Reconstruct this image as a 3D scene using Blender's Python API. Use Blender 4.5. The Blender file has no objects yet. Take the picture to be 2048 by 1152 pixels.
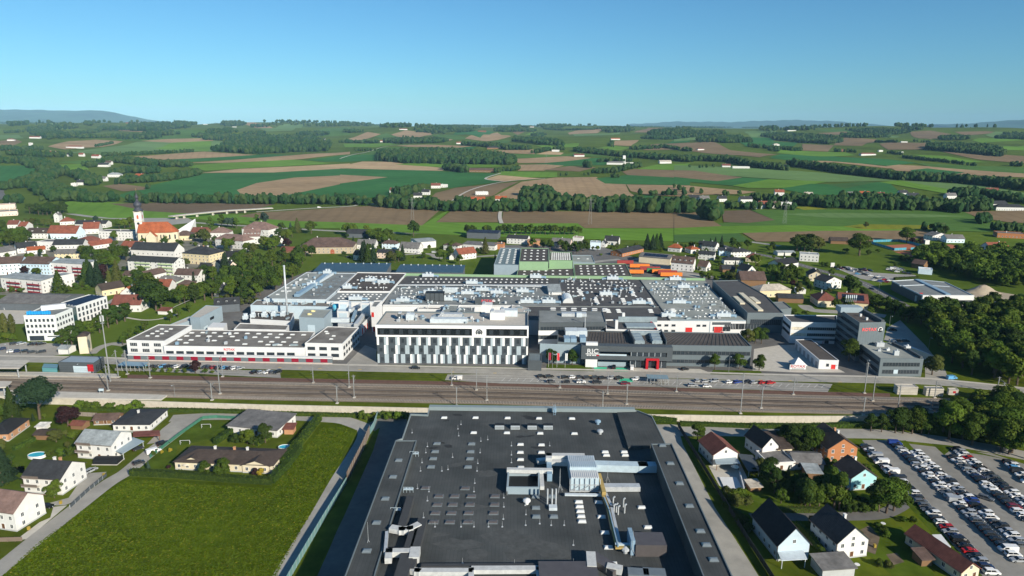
import bpy,math,random
import numpy as np
from mathutils import Matrix,Vector
random.seed(7);RNG=np.random.default_rng(7)
SC=bpy.context.scene;COL=SC.collection
H=120.0;FPX=1365.0;PITCH=math.radians(13.45);ROLL=math.radians(0.38)
_f=Vector((0,math.cos(PITCH),-math.sin(PITCH)));_u0=Vector((0,math.sin(PITCH),math.cos(PITCH)));_r0=Vector((1,0,0))
_r=_r0*math.cos(ROLL)+_u0*math.sin(ROLL);_u=_u0*math.cos(ROLL)-_r0*math.sin(ROLL)
cam_data=bpy.data.cameras.new('camera');cam=bpy.data.objects.new('camera',cam_data);COL.objects.link(cam)
cam_data.lens=24.0;cam_data.sensor_width=36.0;cam_data.clip_start=1.0;cam_data.clip_end=90000.0
cam.matrix_world=Matrix(((_r.x,_u.x,-_f.x,0),(_r.y,_u.y,-_f.y,0),(_r.z,_u.z,-_f.z,H),(0,0,0,1)))
SC.camera=cam
SUN_EL=math.radians(25.0);SUN_DIR=Vector((0.64,-0.77,0)).normalized()
world=bpy.data.worlds.new('World');SC.world=world;world.use_nodes=True
_n=world.node_tree.nodes;_l=world.node_tree.links
_sky=_n.new('ShaderNodeTexSky');_sky.sky_type='NISHITA';_sky.sun_disc=False
_sky.sun_elevation=SUN_EL;_sky.sun_rotation=math.atan2(SUN_DIR.x,SUN_DIR.y)
_sky.altitude=400.0;_sky.air_density=1.0;_sky.dust_density=0.35;_sky.ozone_density=6.0
_tint=_n.new('ShaderNodeMix');_tint.data_type='RGBA';_tint.blend_type='MULTIPLY';_tint.inputs[0].default_value=1.0;_tint.inputs[7].default_value=(0.56,0.885,0.93,1)
_l.new(_sky.outputs[0],_tint.inputs[6]);_l.new(_tint.outputs[2],_n['Background'].inputs[0]);_n['Background'].inputs[1].default_value=0.086
sun_data=bpy.data.lights.new('sun','SUN');sun=bpy.data.objects.new('sun',sun_data);COL.objects.link(sun)
sun_data.energy=5.0;sun_data.angle=math.radians(0.5);sun_data.color=(1.0,0.91,0.76)
_sd=Vector((SUN_DIR.x*math.cos(SUN_EL),SUN_DIR.y*math.cos(SUN_EL),math.sin(SUN_EL)))
sun.rotation_euler=_sd.to_track_quat('Z','Y').to_euler()
SC.view_settings.view_transform='Standard';SC.view_settings.look='None'
SC.view_settings.exposure=0.48;SC.view_settings.gamma=1.0;SC.view_settings.use_curve_mapping=False
SC.cycles.max_bounces=5;SC.cycles.diffuse_bounces=2;SC.cycles.glossy_bounces=2;SC.cycles.transmission_bounces=2
SC.cycles.volume_bounces=0;SC.cycles.transparent_max_bounces=4;SC.cycles.caustics_reflective=False;SC.cycles.caustics_refractive=False
SC.cycles.use_denoising=True
NZ=-3.0
def ray(px,py):
 u=px-1024.0;v=py-576.0
 return(_f+_r*(u/FPX)-_u*(v/FPX))
def G(px,py,z=0.0):
 d=ray(px,py);t=(z-H)/d.z
 return(d.x*t,d.y*t)
def ppm(px,py,z=0.0):
 x,y=G(px,py,z);return FPX/(Vector((x,y,z-H)).dot(_f))
TAGS={'A':(0,200,2.924),'B':(680,200,2.924),'C':(1348,200,2.924),'D':(0,400,4),'D2':(0,560,4),'E':(0,400,7.2),'F':(400,420,7.314),'J':(230,500,4),'K':(640,470,4),'M':(1020,470,4),'I':(1536,440,4),'Q':(1500,560,4),'L':(0,800,3.273),'U':(560,800,3.273),'V':(980,800,3.273),'N':(1448,800,3.273),'X':(700,600,4.995),'Y':(1060,600,4.014),'R1':(0,700,3.938),'R2':(500,700,3.938),'R3':(1000,700,3.938),'R4':(1500,700,3.938),'P':(0,0,1)}
def T_(tag,x,y):
 ox,oy,s=TAGS[tag];return(ox+x/s,oy+y/s)
def GT(tag,x,y,z=0.0):
 return G(*T_(tag,x,y),z)
MATS={}
def hexc(c):return tuple(c)
def mat(name,col,rough=0.8,var=0.12,scale=0.5,metal=0.0,spec=0.3,bump=0.0,col2=None,detail=4.0,coord='pos',rnd=0.0,macro=0.0,mscale=0.05):
 if name in MATS:return MATS[name]
 m=bpy.data.materials.new(name);m.use_nodes=True;MATS[name]=m
 nt=m.node_tree;b=nt.nodes['Principled BSDF']
 b.inputs['Roughness'].default_value=rough;b.inputs['Metallic'].default_value=metal
 b.inputs['Specular IOR Level'].default_value=spec
 c=(*col,1.0)
 if var<=0 and col2 is None and rnd<=0:
  b.inputs['Base Color'].default_value=c;return m
 if coord=='pos':
  g=nt.nodes.new('ShaderNodeNewGeometry');src=g.outputs['Position']
 else:
  g=nt.nodes.new('ShaderNodeTexCoord');src=g.outputs['Object']
 nz=nt.nodes.new('ShaderNodeTexNoise');nz.inputs['Scale'].default_value=scale;nz.inputs['Detail'].default_value=detail
 nz.inputs['Roughness'].default_value=0.65
 nt.links.new(src,nz.inputs['Vector'])
 rp=nt.nodes.new('ShaderNodeValToRGB');rp.color_ramp.elements[0].position=0.3;rp.color_ramp.elements[1].position=0.7
 if col2 is None:
  rp.color_ramp.elements[0].color=(*[max(0,x*(1-var))for x in col],1);rp.color_ramp.elements[1].color=(*[min(1,x*(1+var))for x in col],1)
 else:
  rp.color_ramp.elements[0].color=c;rp.color_ramp.elements[1].color=(*col2,1)
 nt.links.new(nz.outputs[0],rp.inputs[0]);out=rp.outputs[0]
 if macro>0:
  n2=nt.nodes.new('ShaderNodeTexNoise');n2.inputs['Scale'].default_value=mscale;n2.inputs['Detail'].default_value=5.0;nt.links.new(src,n2.inputs['Vector'])
  m2=nt.nodes.new('ShaderNodeMapRange');m2.inputs[1].default_value=0.3;m2.inputs[2].default_value=0.7;m2.inputs[3].default_value=1-macro;m2.inputs[4].default_value=1+macro;nt.links.new(n2.outputs[0],m2.inputs[0])
  h2=nt.nodes.new('ShaderNodeHueSaturation');nt.links.new(out,h2.inputs['Color']);nt.links.new(m2.outputs[0],h2.inputs['Value']);out=h2.outputs[0]
 if rnd>0:
  oi=nt.nodes.new('ShaderNodeObjectInfo');hs=nt.nodes.new('ShaderNodeHueSaturation')
  mr=nt.nodes.new('ShaderNodeMapRange');mr.inputs[3].default_value=1-rnd;mr.inputs[4].default_value=1+rnd
  nt.links.new(oi.outputs['Random'],mr.inputs[0]);nt.links.new(mr.outputs[0],hs.inputs['Value'])
  mr2=nt.nodes.new('ShaderNodeMapRange');mr2.inputs[3].default_value=0.5-rnd*0.06;mr2.inputs[4].default_value=0.5+rnd*0.06
  mm=nt.nodes.new('ShaderNodeMath');mm.operation='FRACT';mu=nt.nodes.new('ShaderNodeMath');mu.operation='MULTIPLY';mu.inputs[1].default_value=7.31
  nt.links.new(oi.outputs['Random'],mu.inputs[0]);nt.links.new(mu.outputs[0],mm.inputs[0]);nt.links.new(mm.outputs[0],mr2.inputs[0])
  nt.links.new(mr2.outputs[0],hs.inputs['Hue']);nt.links.new(out,hs.inputs['Color']);out=hs.outputs[0]
 nt.links.new(out,b.inputs['Base Color'])
 if bump>0:
  bp=nt.nodes.new('ShaderNodeBump');bp.inputs['Strength'].default_value=1.0;bp.inputs['Distance'].default_value=bump
  nt.links.new(nz.outputs[0],bp.inputs['Height']);nt.links.new(bp.outputs[0],b.inputs['Normal'])
 return m
class MB:
 def __init__(s):s.v=[];s.f=[];s.m=[]
 def add(s,vs,fs,m=0):
  o=len(s.v);s.v+=[tuple(p)for p in vs];s.f+=[tuple(i+o for i in f)for f in fs];s.m+=[m]*len(fs);return s
 def box(s,x0,y0,z0,x1,y1,z1,m=0,top=None):
  s.add([(x0,y0,z0),(x1,y0,z0),(x1,y1,z0),(x0,y1,z0),(x0,y0,z1),(x1,y0,z1),(x1,y1,z1),(x0,y1,z1)],[(0,3,2,1),(4,5,6,7),(0,1,5,4),(1,2,6,5),(2,3,7,6),(3,0,4,7)],m)
  if top is not None:s.m[-5]=top
  return s
 def prism(s,poly,z0,z1,m=0,top=None):
  n=len(poly);a=sum(poly[i][0]*poly[(i+1)%n][1]-poly[(i+1)%n][0]*poly[i][1]for i in range(n))
  if a<0:poly=poly[::-1]
  vs=[(x,y,z0)for x,y in poly]+[(x,y,z1)for x,y in poly]
  s.add(vs,[(i,(i+1)%n,n+(i+1)%n,n+i)for i in range(n)],m)
  s.add(vs,[tuple(range(n,2*n))],m if top is None else top);s.add(vs,[tuple(reversed(range(n)))],m)
  return s
 def wallring(s,poly,z0,z1,t,m=0):
  n=len(poly);a=sum(poly[i][0]*poly[(i+1)%n][1]-poly[(i+1)%n][0]*poly[i][1]for i in range(n))
  if a<0:poly=poly[::-1]
  q=inset(poly,t)
  vs=[(x,y,z0)for x,y in poly]+[(x,y,z1)for x,y in poly]+[(x,y,z1)for x,y in q]+[(x,y,z0)for x,y in q]
  for i in range(n):
   j=(i+1)%n
   s.add(vs,[(i,j,n+j,n+i),(n+i,n+j,2*n+j,2*n+i),(2*n+i,2*n+j,3*n+j,3*n+i)],m)
  return s
 def cyl(s,p0,p1,r0,r1=None,n=8,m=0,cap=True):
  r1=r0 if r1 is None else r1;p0=Vector(p0);p1=Vector(p1);d=(p1-p0).normalized()
  a=d.orthogonal().normalized();b=d.cross(a)
  vs=[]
  for p,r in((p0,r0),(p1,r1)):
   for k in range(n):
    t=2*math.pi*k/n;vs.append(p+a*(r*math.cos(t))+b*(r*math.sin(t)))
  fs=[(k,(k+1)%n,n+(k+1)%n,n+k)for k in range(n)]
  if cap:fs+=[tuple(reversed(range(n))),tuple(range(n,2*n))]
  return s.add(vs,fs,m)
 def bar(s,p0,p1,w,h,m=0):
  p0=Vector(p0);p1=Vector(p1);d=(p1-p0).normalized();up=Vector((0,0,1))if abs(d.z)<0.95 else Vector((0,1,0))
  a=d.cross(up).normalized()*(w/2);b=a.cross(d).normalized()*(h/2)
  vs=[p0-a-b,p0+a-b,p0+a+b,p0-a+b,p1-a-b,p1+a-b,p1+a+b,p1-a+b]
  return s.add(vs,[(0,1,2,3),(7,6,5,4),(4,5,1,0),(5,6,2,1),(6,7,3,2),(7,4,0,3)],m)
 def lathe(s,prof,n=12,m=0,c=(0,0,0)):
  vs=[]
  for r,z in prof:
   for k in range(n):
    t=2*math.pi*k/n;vs.append((c[0]+r*math.cos(t),c[1]+r*math.sin(t),c[2]+z))
  fs=[(i*n+k,i*n+(k+1)%n,(i+1)*n+(k+1)%n,(i+1)*n+k)for i in range(len(prof)-1)for k in range(n)]
  fs.append(tuple(reversed(range(n))));fs.append(tuple((len(prof)-1)*n+k for k in range(n)))
  return s.add(vs,fs,m)
 def mesh(s,name,mats,smooth=False):
  me=bpy.data.meshes.new(name);me.from_pydata(s.v,[],s.f)
  for x in(mats if isinstance(mats,(list,tuple))else[mats]):me.materials.append(x)
  if any(s.m):me.polygons.foreach_set('material_index',s.m)
  if smooth:me.polygons.foreach_set('use_smooth',[True]*len(s.f))
  me.update();return me
def inset(poly,t):
 n=len(poly);out=[]
 for i in range(n):
  p0=Vector(poly[i-1]);p1=Vector(poly[i]);p2=Vector(poly[(i+1)%n])
  d1=(p1-p0).normalized();d2=(p2-p1).normalized();n1=Vector((-d1.y,d1.x));n2=Vector((-d2.y,d2.x))
  k=(n1+n2);k=k/max(0.2,k.length);den=max(0.3,k.dot(n1));q=p1+k*(t/den);out.append((q.x,q.y))
 return out
def O(name,mesh,parent=None,loc=(0,0,0),rz=0.0,sc=None,label=None,cat=None,group=None,kind=None):
 o=bpy.data.objects.new(name,mesh);COL.objects.link(o);o.location=loc
 if rz:o.rotation_euler=(0,0,rz)
 if sc is not None:o.scale=sc if isinstance(sc,(tuple,list))else(sc,sc,sc)
 if parent is not None:o.parent=parent
 if label:o['label']=label
 if cat:o['category']=cat
 if group:o['group']=group
 if kind:o['kind']=kind
 return o
def E_(name,loc,rz=0.0,label=None,cat=None,group=None,sc=None):
 return O(name,None,None,loc,rz,sc,label,cat,group)
def np_mesh(name,V,F,mats,mi=None,smooth=False):
 me=bpy.data.meshes.new(name);V=np.asarray(V,np.float32);F=np.asarray(F,np.int32);k=F.shape[1]
 me.vertices.add(len(V));me.vertices.foreach_set('co',V.ravel())
 me.loops.add(F.size);me.loops.foreach_set('vertex_index',F.ravel())
 me.polygons.add(len(F));me.polygons.foreach_set('loop_start',np.arange(0,F.size,k,dtype=np.int32))
 for x in(mats if isinstance(mats,(list,tuple))else[mats]):me.materials.append(x)
 if mi is not None:me.polygons.foreach_set('material_index',np.asarray(mi,np.int32))
 me.polygons.foreach_set('use_smooth',np.full(len(F),smooth))
 me.update(calc_edges=True);return me
ORD=['zeroth','first','second','third','fourth','fifth','sixth','seventh','eighth','ninth','tenth','eleventh','twelfth','thirteenth','fourteenth','fifteenth','sixteenth','seventeenth','eighteenth','nineteenth','twentieth']
def ordn(k):
 if k<=20:return ORD[k]
 tens={20:'twenty',30:'thirty',40:'forty',50:'fifty',60:'sixty'};tth={30:'thirtieth',40:'fortieth',50:'fiftieth',60:'sixtieth'}
 return tth[k]if k%10==0 else tens[k//10*10]+'-'+ORD[k%10]
#  TERRAIN
def smooth(a,b,x):t=np.clip((x-a)/(b-a),0,1);return t*t*(3-2*t)
HILLS=[(60,4300,26,420,500),(270,5200,40,700,600),(400,3900,20,420,400),(160,3100,16,300,330),(600,6600,48,900,700),(520,4700,14,400,400),(820,4700,26,420,420),(760,5900,24,600,500),(1000,5200,10,500,500),(1200,6600,26,900,600),(960,3900,8,300,300),(1350,4300,26,500,420),(1480,5600,24,800,600),(1750,5000,30,900,600),(2000,4700,26,700,600),(2060,3500,14,500,450),(1650,3700,12,400,350),(1880,3000,10,350,300),(1420,3000,10,260,300),(-200,5000,40,900,900),(2300,5000,30,900,900)]
_HX=[((px-1024)/FPX*d,d,h,rx,ry)for px,d,h,rx,ry in HILLS]
def TZ(x,y):
 x=np.asarray(x,float);y=np.asarray(y,float)
 d=np.hypot(x*0.75,y)
 p=np.interp(d,[0,1250,1700,2300,3000,4000,5500,7500,12000],[0,0,5,18,33,52,72,84,84])
 p=p+smooth(1400,2600,d)*(1-0.5*smooth(6000,9000,d))*(8.5*np.sin(x/310+1.3*np.sin(y/520))*np.sin(y/270+0.7)+5.0*np.sin(x/150+y/230+2)*np.sin(y/170-x/400)+9*np.sin(x/600+0.5)*np.cos(y/500))
 w=smooth(1700,2700,d)
 for hx,hy,h,rx,ry in _HX:p=p+w*h*np.exp(-((x-hx)/rx)**2-((y-hy)/ry)**2)
 return p
def TZ1(x,y):return float(TZ(x,y))
def HIT(px,py):
 d=ray(px,py);t=np.concatenate([np.arange(200,3000,6.0),np.arange(3000,16000,25.0)])
 dz=H+d.z*t-TZ(d.x*t,d.y*t);k=np.argmax(dz<0)
 if dz[k]>=0:k=len(t)-1
 if k==0:return(d.x*t[0],d.y*t[0])
 a,b=t[k-1],t[k]
 for _ in range(12):
  m=(a+b)/2
  if H+d.z*m-TZ1(d.x*m,d.y*m)<0:b=m
  else:a=m
 return(d.x*b,d.y*b)
def HT(tag,x,y):return HIT(*T_(tag,x,y))
GXS=np.concatenate([np.arange(-11000,-3600,200.0),np.arange(-3600,3601,45.0),np.arange(3800,11001,200.0)])
GYS=np.concatenate([[330,600,900,1200],np.arange(1240,4400,36.0),np.arange(4400,12001,90.0)])
_X,_Y=np.meshgrid(GXS,GYS);GZ=TZ(_X,_Y)
m_meadow=mat('meadow',(0.064,0.105,0.010),0.95,scale=0.05,col2=(0.100,0.145,0.018),spec=0.05,detail=8,macro=0.25,mscale=0.006)
def build_terrain():
 V=np.stack([_X,_Y,GZ],-1).reshape(-1,3);ny,nx=_X.shape
 i=np.arange((ny-1)*(nx-1));r=i//(nx-1);c=i%(nx-1);a=r*nx+c
 F=np.concatenate([np.stack([a,a+1,a+nx+1],1),np.stack([a,a+nx+1,a+nx],1)])
 O('terrain',np_mesh('terrain',V,F,m_meadow,smooth=True),label='rolling green farmland behind the town',kind='structure')
build_terrain()
def pip(poly,x,y):
 n=len(poly);ins=False;j=n-1
 for i in range(n):
  xi,yi=poly[i];xj,yj=poly[j]
  if(yi>y)!=(yj>y)and x<(xj-xi)*(y-yi)/(yj-yi)+xi:ins=not ins
  j=i
 return ins
def clip_half(poly,a,b):
 out=[];n=len(poly);ex,ey=b[0]-a[0],b[1]-a[1]
 s=[ex*(p[1]-a[1])-ey*(p[0]-a[0])for p in poly]
 for i in range(n):
  p,q=poly[i],poly[(i+1)%n];sp,sq=s[i],s[(i+1)%n]
  if sp>=0:out.append(p)
  if(sp>=0)!=(sq>=0):
   t=sp/(sp-sq);out.append((p[0]+(q[0]-p[0])*t,p[1]+(q[1]-p[1])*t))
 return out
def drape(poly,off):
 mb=MB();xs=[p[0]for p in poly];ys=[p[1]for p in poly]
 c0=max(0,np.searchsorted(GXS,min(xs))-1);c1=min(len(GXS)-1,np.searchsorted(GXS,max(xs)))
 r0=max(0,np.searchsorted(GYS,min(ys))-1);r1=min(len(GYS)-1,np.searchsorted(GYS,max(ys)))
 for r in range(r0,r1):
  for c in range(c0,c1):
   P=[(GXS[c],GYS[r],GZ[r,c]),(GXS[c+1],GYS[r],GZ[r,c+1]),(GXS[c+1],GYS[r+1],GZ[r+1,c+1]),(GXS[c],GYS[r+1],GZ[r+1,c])]
   cell=poly
   for k in range(4):
    cell=clip_half(cell,P[k],P[(k+1)%4])
    if len(cell)<3:break
   if len(cell)<3:continue
   for tri in((P[0],P[1],P[2]),(P[0],P[2],P[3])):
    q=cell
    for k in range(3):
     q=clip_half(q,tri[k],tri[(k+1)%3])
     if len(q)<3:break
    if len(q)<3:continue
    (x1,y1,z1),(x2,y2,z2),(x3,y3,z3)=tri;den=(y2-y3)*(x1-x3)+(x3-x2)*(y1-y3)
    vs=[]
    for x,y in q:
     l1=((y2-y3)*(x-x3)+(x3-x2)*(y-y3))/den;l2=((y3-y1)*(x-x3)+(x1-x3)*(y-y3))/den
     vs.append((x,y,l1*z1+l2*z2+(1-l1-l2)*z3+off))
    mb.add(vs,[tuple(range(len(vs)))])
 return mb
def ccw(poly):
 n=len(poly);a=sum(poly[i][0]*poly[(i+1)%n][1]-poly[(i+1)%n][0]*poly[i][1]for i in range(n))
 return poly if a>0 else poly[::-1]
def crop(name,col,var=0.10,sc=0.02,col2=None):
 m=mat(name,col,0.95,var,sc*4,spec=0.05,detail=8,col2=col2,macro=0.16,mscale=0.006)
 nt=m.node_tree;b=nt.nodes['Principled BSDF'];src=b.inputs['Base Color'].links[0].from_socket
 g=nt.nodes.new('ShaderNodeNewGeometry');oi=nt.nodes.new('ShaderNodeObjectInfo');mu=nt.nodes.new('ShaderNodeMath');mu.operation='MULTIPLY';mu.inputs[1].default_value=3.1;vr=nt.nodes.new('ShaderNodeVectorRotate');vr.rotation_type='Z_AXIS'
 nt.links.new(oi.outputs['Random'],mu.inputs[0]);nt.links.new(g.outputs['Position'],vr.inputs['Vector']);nt.links.new(mu.outputs[0],vr.inputs['Angle'])
 wv=nt.nodes.new('ShaderNodeTexWave');wv.inputs['Scale'].default_value=0.016;wv.inputs['Distortion'].default_value=1.2;wv.inputs['Detail Scale'].default_value=0.2;nt.links.new(vr.outputs[0],wv.inputs['Vector'])
 mr=nt.nodes.new('ShaderNodeMapRange');mr.inputs[1].default_value=0.0;mr.inputs[2].default_value=0.35;mr.inputs[3].default_value=0.91;mr.inputs[4].default_value=1.0;nt.links.new(wv.outputs['Fac'],mr.inputs[0])
 hs=nt.nodes.new('ShaderNodeHueSaturation');nt.links.new(src,hs.inputs['Color']);nt.links.new(mr.outputs[0],hs.inputs['Value']);nt.links.new(hs.outputs[0],b.inputs['Base Color'])
 return m
CR={'soil':crop('ploughed_soil',(0.185,0.132,0.075),sc=0.015,col2=(0.231,0.165,0.094)),'dsoil':crop('dark_soil',(0.130,0.094,0.061),sc=0.02,col2=(0.168,0.122,0.077)),'tan':crop('dry_soil',(0.293,0.201,0.112),sc=0.012,col2=(0.376,0.266,0.154)),'ltan':crop('pale_soil',(0.389,0.277,0.159),sc=0.012,col2=(0.468,0.336,0.196)),'wheat':crop('dark_wheat',(0.034,0.127,0.034),sc=0.012,col2=(0.050,0.156,0.042)),'green':crop('green_crop',(0.067,0.142,0.028),sc=0.012,col2=(0.091,0.171,0.036)),'bright':crop('bright_grass',(0.110,0.218,0.023),sc=0.012,col2=(0.136,0.254,0.034)),'light':crop('light_grass',(0.117,0.201,0.064),sc=0.015,col2=(0.143,0.230,0.077)),'yellow':crop('buttercup_meadow',(0.246,0.224,0.019),sc=0.08,col2=(0.130,0.177,0.022)),'mgreen':crop('mid_green',(0.052,0.116,0.030),sc=0.015,col2=(0.072,0.144,0.036))}
_KINDW={'soil':'brown ploughed','dsoil':'dark ploughed','tan':'pale tilled','ltan':'sandy tilled','wheat':'dark green wheat','green':'green crop','bright':'bright green grass','light':'light green','yellow':'yellow flowering','mgreen':'mid green'}
_nf=[0]
def FLD(tag,kind,*pts):
 poly=[HT(tag,pts[i],pts[i+1])for i in range(0,len(pts),2)]
 if max(p[1]for p in poly)>11500:poly=[(x,min(y,11500))for x,y in poly]
 _nf[0]+=1;far=max(p[1]for p in poly)
 mb=drape(ccw(poly),0.05+0.006*_nf[0]+(0.35 if far>1300 else 0))
 if mb.f:O('field',mb.mesh('field',CR[kind]),kind='structure',label=_KINDW[kind]+' field among the farmland')
FLD('A','bright',370,585,700,600,1080,660,2047,690,2047,750,1640,745,1100,690,640,690,400,660)
FLD('A','dsoil',640,607,1000,600,1610,610,1490,640,1340,664,1100,664,860,650)
FLD('A','soil',1390,680,1500,660,2047,627,2047,716,1700,708)
FLD('A','wheat',690,560,880,500,1200,430,1620,424,2047,400,2047,600,1500,600,760,590)
FLD('A','tan',1385,528,1500,487,1720,455,2047,440,2047,482,1700,552,1600,578,1440,575)
FLD('A','bright',1080,388,1300,370,1700,348,1940,370,1400,402,1200,414)
FLD('A','ltan',1180,427,1400,404,2047,372,2047,400,1600,425)
FLD('A','tan',1100,368,1500,340,1740,322,2047,303,2047,318,1760,347,1300,368)
FLD('A','wheat',1780,352,1900,338,2047,322,2047,362,1900,362)
FLD('A','wheat',930,352,1560,318,1740,322,1500,340,1120,362)
FLD('A','tan',780,332,1200,303,1500,322,950,350)
FLD('A','light',380,310,560,285,800,245,1250,237,1330,245,1230,302,900,297,600,322)
FLD('A','bright',900,285,1000,252,1240,240,1210,300)
FLD('A','green',640,235,800,215,1060,205,1300,225,1000,228,820,240)
FLD('A','tan',820,240,1000,228,1230,223,1250,240,1000,250)
FLD('A','tan',280,272,400,242,560,233,720,242,600,275,380,290)
FLD('A','wheat',0,385,150,385,215,405,170,450,60,480,0,490)
FLD('A','soil',600,505,700,490,850,510,850,526,720,536)
FLD('A','soil',0,240,90,230,130,246,60,275,0,275)
FLD('A','bright',335,380,500,375,520,410,400,440,330,440)
FLD('A','green',330,365,620,345,700,360,500,378)
FLD('A','green',880,190,1000,175,1180,180,1320,195,1200,210,960,205)
FLD('A','light',300,140,420,130,480,150,400,175,320,170)
FLD('A','tan',640,155,740,160,860,190,760,185)
FLD('A','light',1520,170,1660,140,1780,145,1700,180,1560,185)
FLD('A','tan',1500,165,1640,130,1720,128,1600,165)
FLD('A','green',1780,195,1900,165,2047,160,2047,205,1850,215)
FLD('A','light',0,205,110,205,140,225,0,232)
FLD('A','green',0,95,90,100,160,115,60,130,0,120)
FLD('B','soil',0,627,200,620,590,640,480,735,0,716)
FLD('B','bright',480,735,600,660,640,648,560,716,930,720,1390,722,1430,752,2047,752,2047,830,900,800,0,760,0,716)
FLD('B','soil',655,646,930,648,925,716,562,716)
FLD('B','soil',955,650,2047,655,2047,750,1430,750,1390,722,945,722)
FLD('B','wheat',0,402,300,405,920,432,850,465,940,480,640,517,500,490,280,570,0,580)
FLD('B','tan',0,438,280,453,0,490)
FLD('B','ltan',0,387,130,361,300,363,620,400,600,415,0,400)
FLD('B','bright',320,377,610,360,900,375,950,390,700,398,620,396)
FLD('B','bright',940,418,1270,425,1270,452,1090,455,900,446)
FLD('B','ltan',845,465,930,440,1100,455,1180,460,960,478)
FLD('B','soil',560,545,680,515,1050,478,950,525,900,560,640,620,570,612,535,570)
FLD('B','tan',900,565,1060,480,1260,455,1500,452,1550,490,1670,495,1690,540,1770,592,1230,610)
FLD('B','wheat',1495,460,1680,440,2047,460,2047,500,1670,494,1550,490)
FLD('B','tan',1675,496,2047,502,2047,570,1800,556,1700,535)
FLD('B','wheat',1760,560,1850,560,2040,585,2040,610,1830,610)
FLD('B','soil',1650,420,1720,405,2047,415,2047,460,1680,440)
FLD('B','bright',1740,405,1850,380,2047,372,2047,413,1720,405)
FLD('B','wheat',1140,377,1340,350,1520,338,1640,350,1540,382,1250,388)
FLD('B','tan',1030,345,1330,330,1470,340,1200,370,1040,370)
FLD('B','tan',1045,380,1200,378,1310,385,1190,415,1040,415)
FLD('B','soil',1180,410,1340,388,1500,395,1400,420)
FLD('B','tan',880,297,1130,290,1140,318,960,312)
FLD('B','ltan',1140,320,1220,300,1310,310,1290,322)
FLD('B','green',940,315,1290,322,1400,310,1620,335,1330,330,1030,344)
FLD('B','bright',1150,267,1400,253,1390,275,1200,288)
FLD('B','bright',1510,280,1590,268,1700,280,1620,296)
FLD('B','tan',1590,240,1750,235,1700,270,1590,265)
FLD('B','soil',1730,275,1850,258,2047,250,2047,287,1780,294)
FLD('B','green',120,312,230,280,430,275,350,300,130,335)
FLD('B','wheat',0,325,210,320,210,355,0,365)
FLD('B','wheat',560,290,640,270,800,275,760,300)
FLD('B','tan',330,268,520,262,780,272,700,280,400,275)
FLD('B','bright',20,257,300,253,340,262,200,277,30,277)
FLD('B','tan',300,203,380,178,530,193,540,205,430,228,320,212)
FLD('B','tan',460,237,540,215,660,232,600,247)
FLD('B','green',540,212,600,203,760,228,680,232)
FLD('B','tan',730,225,920,190,1000,215,860,242)
FLD('B','wheat',660,202,760,178,900,188,820,222)
FLD('B','tan',50,227,160,188,240,200,170,224,80,237)
FLD('B','green',205,217,270,195,370,225,360,242)
FLD('B','tan',1330,192,1500,163,1600,167,1500,195,1340,202)
FLD('B','soil',1720,190,1800,163,1890,163,1850,190)
FLD('B','light',1360,200,1500,198,1640,190,1600,205,1400,212)
FLD('B','bright',1080,205,1120,190,1180,185,1170,210)
FLD('B','wheat',1900,257,2047,215,2047,248)
FLD('B','green',0,160,50,165,40,195,0,205)
FLD('B','soil',1010,190,1060,180,1120,185,1040,205)
FLD('B','green',860,245,960,235,1000,240,980,255)
FLD('C','green',290,720,590,705,450,645,800,640,1700,652,1760,690,1980,745,1900,775,1480,765,900,750,400,775,0,790,0,752)
FLD('C','bright',0,752,280,740,700,735,1100,745,1480,765,860,768,400,780,0,800)
FLD('C','light',620,668,900,662,1400,668,1720,682,1400,690,900,690)
FLD('C','yellow',990,742,1100,728,1490,735,1500,760,1100,758)
FLD('C','yellow',700,628,800,625,900,640,760,645)
FLD('C','soil',0,655,130,650,280,740,0,752)
FLD('C','dsoil',280,650,440,645,590,705,430,722,290,716)
FLD('C','soil',400,780,860,768,1480,765,1520,797,1340,826,900,832,480,830)
FLD('C','mgreen',0,790,380,782,440,822,420,832,0,835)
FLD('C','soil',1690,655,2047,650,2047,722,1950,716,1780,690)
FLD('C','light',0,383,500,402,900,430,1330,475,900,482,400,452,0,412)
FLD('C','soil',0,412,120,415,400,455,250,477,0,452)
FLD('C','wheat',0,452,250,477,400,455,560,465,340,503,100,482,0,495)
FLD('C','bright',340,503,560,465,900,480,800,497,640,517,430,517)
FLD('C','tan',0,497,200,515,480,540,400,552,0,560)
FLD('C','wheat',620,522,800,492,900,495,1250,480,1340,560,800,557)
FLD('C','mgreen',900,497,1100,480,1180,484,1000,520)
FLD('C','bright',1200,482,1320,472,1640,532,1600,552,1370,512)
FLD('C','light',1320,472,1800,500,2047,545,2047,560,1640,532)
FLD('C','tan',620,387,700,360,900,353,1340,400,1250,402,930,366)
FLD('C','tan',1220,375,1500,390,2047,432,2047,455,1300,415)
FLD('C','wheat',560,342,620,318,900,330,1200,345,1420,370,1250,387,900,358,700,357)
FLD('C','bright',600,312,620,293,1000,308,1060,325,850,332)
FLD('C','soil',0,262,220,243,280,270,330,295,600,320,500,337,330,322,0,282)
FLD('C','soil',750,258,1100,270,1190,232,1000,220,960,245,900,303,750,297)
FLD('C','wheat',360,240,430,218,590,223,580,245,740,250,700,272,420,272)
FLD('C','light',410,185,600,178,570,220,450,220)
FLD('C','soil',1200,257,1470,250,1480,292,1250,292)
FLD('C','soil',1560,302,2047,330,2047,372,1800,352)
FLD('C','bright',1390,320,1600,330,1830,367,1700,367)
FLD('C','bright',1740,237,1870,223,2047,238,1800,252)
FLD('C','bright',1880,277,2047,268,2047,296,1890,292)
FLD('C','green',1400,370,1700,385,2047,395,2047,432,1500,392)
FLD('C','wheat',1380,412,1480,402,1700,425,1600,445,1420,442)
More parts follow.
